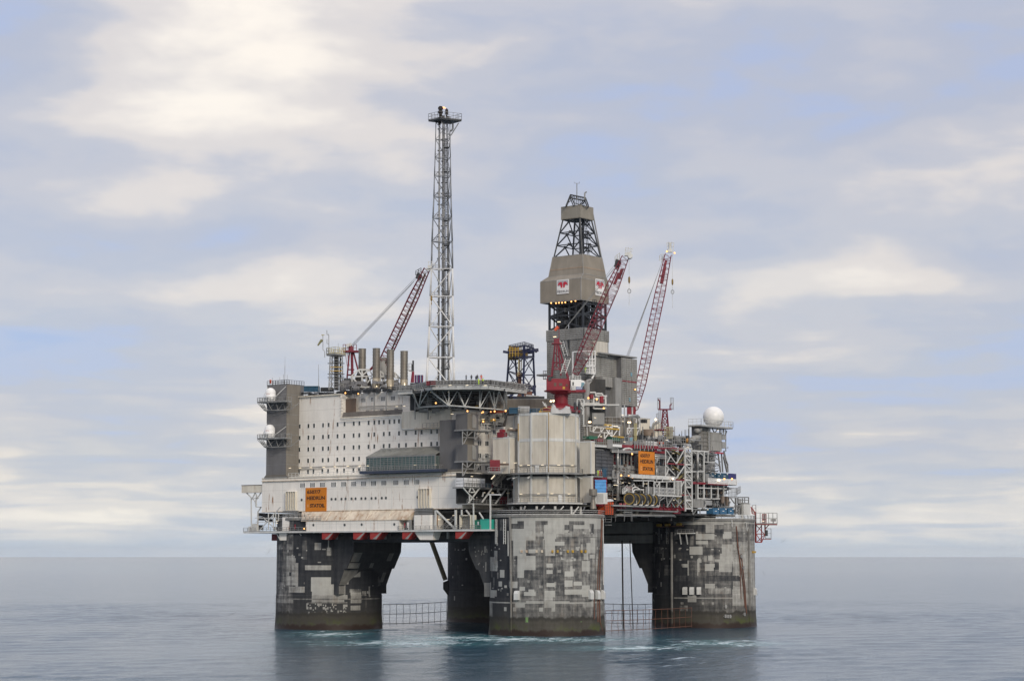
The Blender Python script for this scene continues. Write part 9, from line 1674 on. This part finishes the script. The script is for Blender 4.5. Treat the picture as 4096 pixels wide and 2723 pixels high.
c = q_(447, 80, YD+1); rd_ = 123/2.904*((c-EYE).dot(FH))/FOC; t = thing('large_dome', 'large white spherical radome on the grey building at the far right', 'radome', (c.x, c.y, zz9+.45)); dt = bpy.data.meshes.new('shell'); bm_prof = [(rd_*math.cos(a), c.z+rd_*math.sin(a)) for a in np.linspace(-1.15, math.pi/2, 26)]; mb = MB().lathe((c.x, c.y, 0), bm_prof, 44); part('shell', mb, 'clean', t, smooth=True); part('plinth', MB().lathe((c.x, c.y, zz9+.44), [(rd_*.6, 0), (rd_*.6, c.z-rd_*.9-zz9-.44)], 24), 'offwhite', t)
mb = MB(); rng9 = random.Random(3)
def arc(p, q__, k=16):
    p, q__ = p.normalized(), q__.normalized(); pts = [c+(p.lerp(q__, i/k)).normalized()*(rd_+.0) for i in range(k+1)]; mb.path(pts, .022, 4)
vd = -FH; hexv = [(vd*math.cos(el)+(RT*math.cos(t_)+V((0, 0, 1))*math.sin(t_))*math.sin(el)) for el in (.42, 1.05) for t_ in [R(20+72*i+(36 if el > .5 else 0)) for i in range(5)]]
for i in range(5): arc(hexv[i], hexv[(i+1) % 5]); arc(hexv[i], hexv[5+i]); arc(hexv[i], hexv[5+(i-1) % 5])
for i in range(5): arc(hexv[5+i], (hexv[5+i]*.4-vd*.6+hexv[5+i]*.8))
part('seam', mb, paint('seam_grey', (.66, .66, .64), .5, var=.03, dirt=0, bump=0), t); part('red_plate', MB().obox(q_(452, 140, YD+1)-FH*(rd_*.86), RT*.22, FH*.1, V((0, 0, .14))), 'red', t)
# round-ended balcony with blue bins
BB_ = thing('bin_balcony', 'white railed balcony with red edge carrying the upper blue bins', 'balcony', q_(550, 860, -9)); YB2 = -9.5; a, b = q_(380, 860, YB2), q_(712, 865, YB2); zf_ = q_(380, 845, YB2).z; part('floor', MB().box(a.x, b.x, YB2, YB2+7, zf_-.3, zf_), 'galv', BB_); part('red_edge', MB().box(a.x, b.x-5, YB2-.1, YB2-.002, zf_-.45, zf_+.25), 'red', BB_); zr9 = q_(380, 790, YB2).z; mb = MB()
for t_ in (.02, .35, .7, 1): z = zf_+(zr9-zf_)*t_; mb.bar((a.x, YB2-.15, z), (b.x, YB2-.15, z), .2)
for k in range(24): x = a.x+(b.x-a.x)*k/23; mb.bar((x, YB2-.2, zf_-.2), (x, YB2-.2, zr9), .22)
part('railing', mb, 'clean', BB_); mb = MB()
for k in range(12): x = b.x; mb.bar((b.x, YB2+k*.6, zf_), (b.x, YB2+k*.6, zr9), .16)
part('end_railing', mb, 'clean', BB_); floods(BB_, [q_(509, 812, YB2-.5)], 'floodw', r_=.62); floods(BB_, [q_(573, 797, YB2-.3), q_(662, 797, YB2-.3)], r_=.42); part('underframe', MB().bar(q_(565, 870, YB2), q_(565, 920, YB2), .4).bar(q_(600, 870, YB2+3), q_(575, 935, YB2+3), .5).bar(q_(470, 870, YB2+1), q_(470, 900, YB2+1), .3), 'galv', BB_)
for (x0, y0_, x1, y1_, mt_, lab) in ((400, 735, 473, 788, 'contblue', 'teal-blue bin on the white balcony, the one beside the grey panels'), (488, 737, 530, 788, 'contblue', 'narrow teal-blue bin, second in the row on the white balcony'), (534, 737, 614, 790, 'contblue', 'wide teal-blue bin, third in the row on the white balcony'), (619, 742, 706, 792, 'navy', 'deep blue bin at the outer end of the white balcony')): crate(lab, Pz, x0, y0_, x1, y1_, -7.5, mt_, 'blue bins on the white balcony', 2.2, mt_ != 'navy', 'waste_bin')
M['binblue'] = paint('bin_blue', (.04, .135, .25), .5, var=.12, dirt=.25, dirt_rgb=(.03, .08, .13))
for (x0, x1, lab) in ((437, 510, 'blue bin on the leg top behind the rail, beside the grey cabin'), (523, 597, 'blue bin on the leg top behind the rail, between two others'), (614, 678, 'blue bin on the leg top behind the rail, beside the grey struts')): crate(lab, Pz, x0, 1140, x1, 1202, -11.5, 'binblue', 'blue bins on the leg top', 2.2, True, 'waste_bin')
LT = thing('leg_top_steelwork', 'grey frames, stacks and railed landing on the top of the right leg', 'steelwork', q_(650, 1200, -10)); mb = MB()
for x, y0_, y1_, r_ in ((553, 1080, 1000, 1.0), (604, 1055, 1005, 1.0), (604, 1110, 1055, 1.15)): mb.tube(q_(x, y0_, -9), q_(x, y1_, -9), r_*.7, 12)
part('exhaust_pot', mb, paint('exhaust_brown', (.20, .16, .13), .5, .3, var=.3), LT); mb = MB(); f = lambda x, y: q_(x, y, -10)
for s_, e__, w in (((480, 1060), (520, 1120), .3), ((500, 1050), (490, 1120), .3), ((535, 1120), (690, 1122), .3), ((625, 1060), (625, 1120), .25), ((645, 1060), (620, 1115), .25), ((575, 1060), (580, 1115), .25), ((720, 1100), (740, 1200), .35), ((760, 1110), (725, 1200), .35), ((770, 1100), (770, 1200), .35), ((705, 1020), (705, 1200), .6), ((640, 1010), (690, 1080), .35), ((730, 1015), (730, 1080), .4), ((690, 1110), (800, 1100), .3), ((785, 1020), (785, 1100), .35), ((730, 1040), (850, 1045), .3), ((730, 1075), (855, 1080), .35), ((855, 1010), (855, 1085), .35), ((810, 1015), (810, 1080), .3), ((205, 1150), (300, 1150), .3), ((205, 1150), (205, 1210), .3), ((245, 1160), (210, 1210), .3), ((290, 1150), (290, 1210), .3)): mb.bar(f(*s_), f(*e__), w)
part('frame', mb, 'galv', LT); part('landing', MB().rail([f(625, 1015), f(720, 1010)], 2.8, .8, .08).rail([f(715, 985), f(760, 960)], 2.0, .6, .08).bar(f(625, 1018), f(720, 1015), .3).rail([f(730, 1015), f(855, 1015)], .2, 2, .08), 'galv', LT); part('panel', MB().box(f(735, 1075).x, f(770, 1075).x, -10.05, -9.6, f(735, 1085).z, f(735, 1025).z), 'pipe', LT); lamps(LT, [f(377, 1153)], along='X'); a, b = q_(800, 1212, -10.8), q_(873, 1087, -10.8); t = thing('white_cabinet', 'tall plain white cabinet at the right end of the leg top', 'cabinet', a); part('body', MB().box(a.x, b.x, -10.8, -8.6, a.z, b.z), 'offwhite', t); part('top_plate', MB().box(a.x-.1, b.x+.1, -10.9, -8.5, b.z, b.z+.12), 'pipe', t); part('drain_pipe', MB().path([f(770, 1215), f(782, 1240), f(782, 1275)], .35, 8), 'offwhite', LT); clutter(90, lambda x, y, Y: W(*Pz(x, y), Y=Y), 420, 800, 1100, 1215, (-9.5, -7), ('galv', 'dark', 'midgrey'), (.3, 1.6), 'small_pipework', LT)
# red boarding platform cantilevered from the right leg
BP = thing('boarding_platform', 'red lattice platform with railings cantilevered from the right leg', 'platform', W(*Pz(940, 1530), D=626)); f = lambda x, y, D=626: W(*Pz(x, y), D=D); mb = MB()
for s_, e__, w in (((935, 1180), (938, 1535), .55), ((938, 1325), (1185, 1327), .5), ((1045, 1330), (1048, 1440), .4), ((1090, 1330), (1045, 1380), .35), ((1010, 1330), (950, 1415), .3), ((945, 1335), (1040, 1440), .3), ((945, 1435), (1050, 1437), .35), ((945, 1440), (1005, 1530), .3), ((1045, 1440), (950, 1530), .3), ((930, 1532), (1010, 1532), .4), ((1048, 1440), (1008, 1530), .3), ((1005, 1335), (1005, 1530), .3), ((1010, 1497), (1115, 1497), .3), ((880, 1120), (935, 1195), .4), ((885, 1130), (895, 1200), .3), ((900, 1200), (940, 1205), .4), ((905, 1160), (930, 1200), .25)): mb.bar(f(*s_), f(*e__), w); mb.bar(f(s_[0], s_[1], 630), f(e__[0], e__[1], 630), w*.7)
part('lattice', mb, M.setdefault('boardred', paint('boarding_red', (.26, .035, .03), .5, var=.2, dirt=.35)), BP); part('floor', MB().prism([f(938, 1322, 624), f(1187, 1324, 624), f(1187, 1330, 624), f(938, 1328, 624)], FH*7), 'boardred', BP); part('railing', MB().rail([f(942, 1322, 624), f(1187, 1324, 624)], 3.4, 1.4, .1).rail([f(1050, 1495), f(1117, 1497)], 3.2, 1.2, .09).rail([f(900, 1195), f(940, 1190)], 2.4, .8, .1), 'galv', BP); mb = MB()
for x in (1015, 1030, 1045, 1058): mb.bar(f(x, 1325), f(x, 1205), .25)
mb.bar(f(1012, 1207), f(1060, 1207), .3).bar(f(1012, 1265), f(1060, 1265), .25); part('gate_frame', mb, 'boardred', BP); part('radar_bar', MB().bar(f(1093, 1262), f(1182, 1260), .2, .12).tube(f(1142, 1325), f(1142, 1262), .15, 6).obox(f(1142, 1275), RT*.8, FH*.4, V((0, 0, .4))), 'pipe', BP); lamps(BP, [f(1020, 1288, 623)], 'tube', (.8, .3, .3), 'X')
part('signal_post', MB().tube(f(1065, 1440), f(1065, 1410), .1, 6).obox(f(1062, 1425), RT*.4, FH*.3, V((0, 0, .9))), 'dark', BP)

# ---------------------------------------------------------------- gulls
def gull(sx, sy, D, roll, lab):
    p = W(sx, sy, D=D); r_, u_ = (RT*math.cos(roll)+V((0, 0, 1))*math.sin(roll)), (V((0, 0, 1))*math.cos(roll)-RT*math.sin(roll)); t = thing('gull', lab, 'gull', p, 'gulls gliding round the platform'); part('body', MB().tube(p-FH*.3, p-FH*.1, .03, 8, .09).tube(p-FH*.1, p+FH*.2, .09, 8, .02), 'feather', t, at=p); mb = MB()
    for s_ in (-1, 1): a, b, c = p+r_*s_*.08, p+r_*s_*.45+u_*.16, p+r_*s_*.95+u_*.05; mb.add([a-FH*.1, a+FH*.12, b+FH*.12, b-FH*.1, c+FH*.03, c-FH*.04, *[v_+u_*.03 for v_ in (a-FH*.1, a+FH*.12, b+FH*.12, b-FH*.1, c+FH*.03, c-FH*.04)]], [(0, 1, 2, 3), (3, 2, 4, 5), (6, 9, 8, 7), (9, 11, 10, 8), (0, 3, 9, 6), (3, 5, 11, 9), (5, 4, 10, 11), (4, 2, 8, 10), (2, 1, 7, 8)])
    part('wings', mb, 'feather', t, at=p)
for a in ((1075, 2207, 560, .9, 'gull banking low left of the dark leg'), (2477, 2203, 560, .3, 'gull between the black risers and the nearest leg'), (2508, 2196, 560, -.9, 'gull close to the thick black riser'), (2493, 2280, 540, -.3, 'gull low over the water beside the risers'), (3135, 2163, 580, .8, 'gull right of the red boarding platform'), (3055, 2293, 560, -1.1, 'gull low over the sea right of the right leg'), (1610, 2258, 560, .1, 'gull over the water between the two dark legs'), (930, 2455, 400, .4, 'lone gull over open water at the left')): gull(*a)
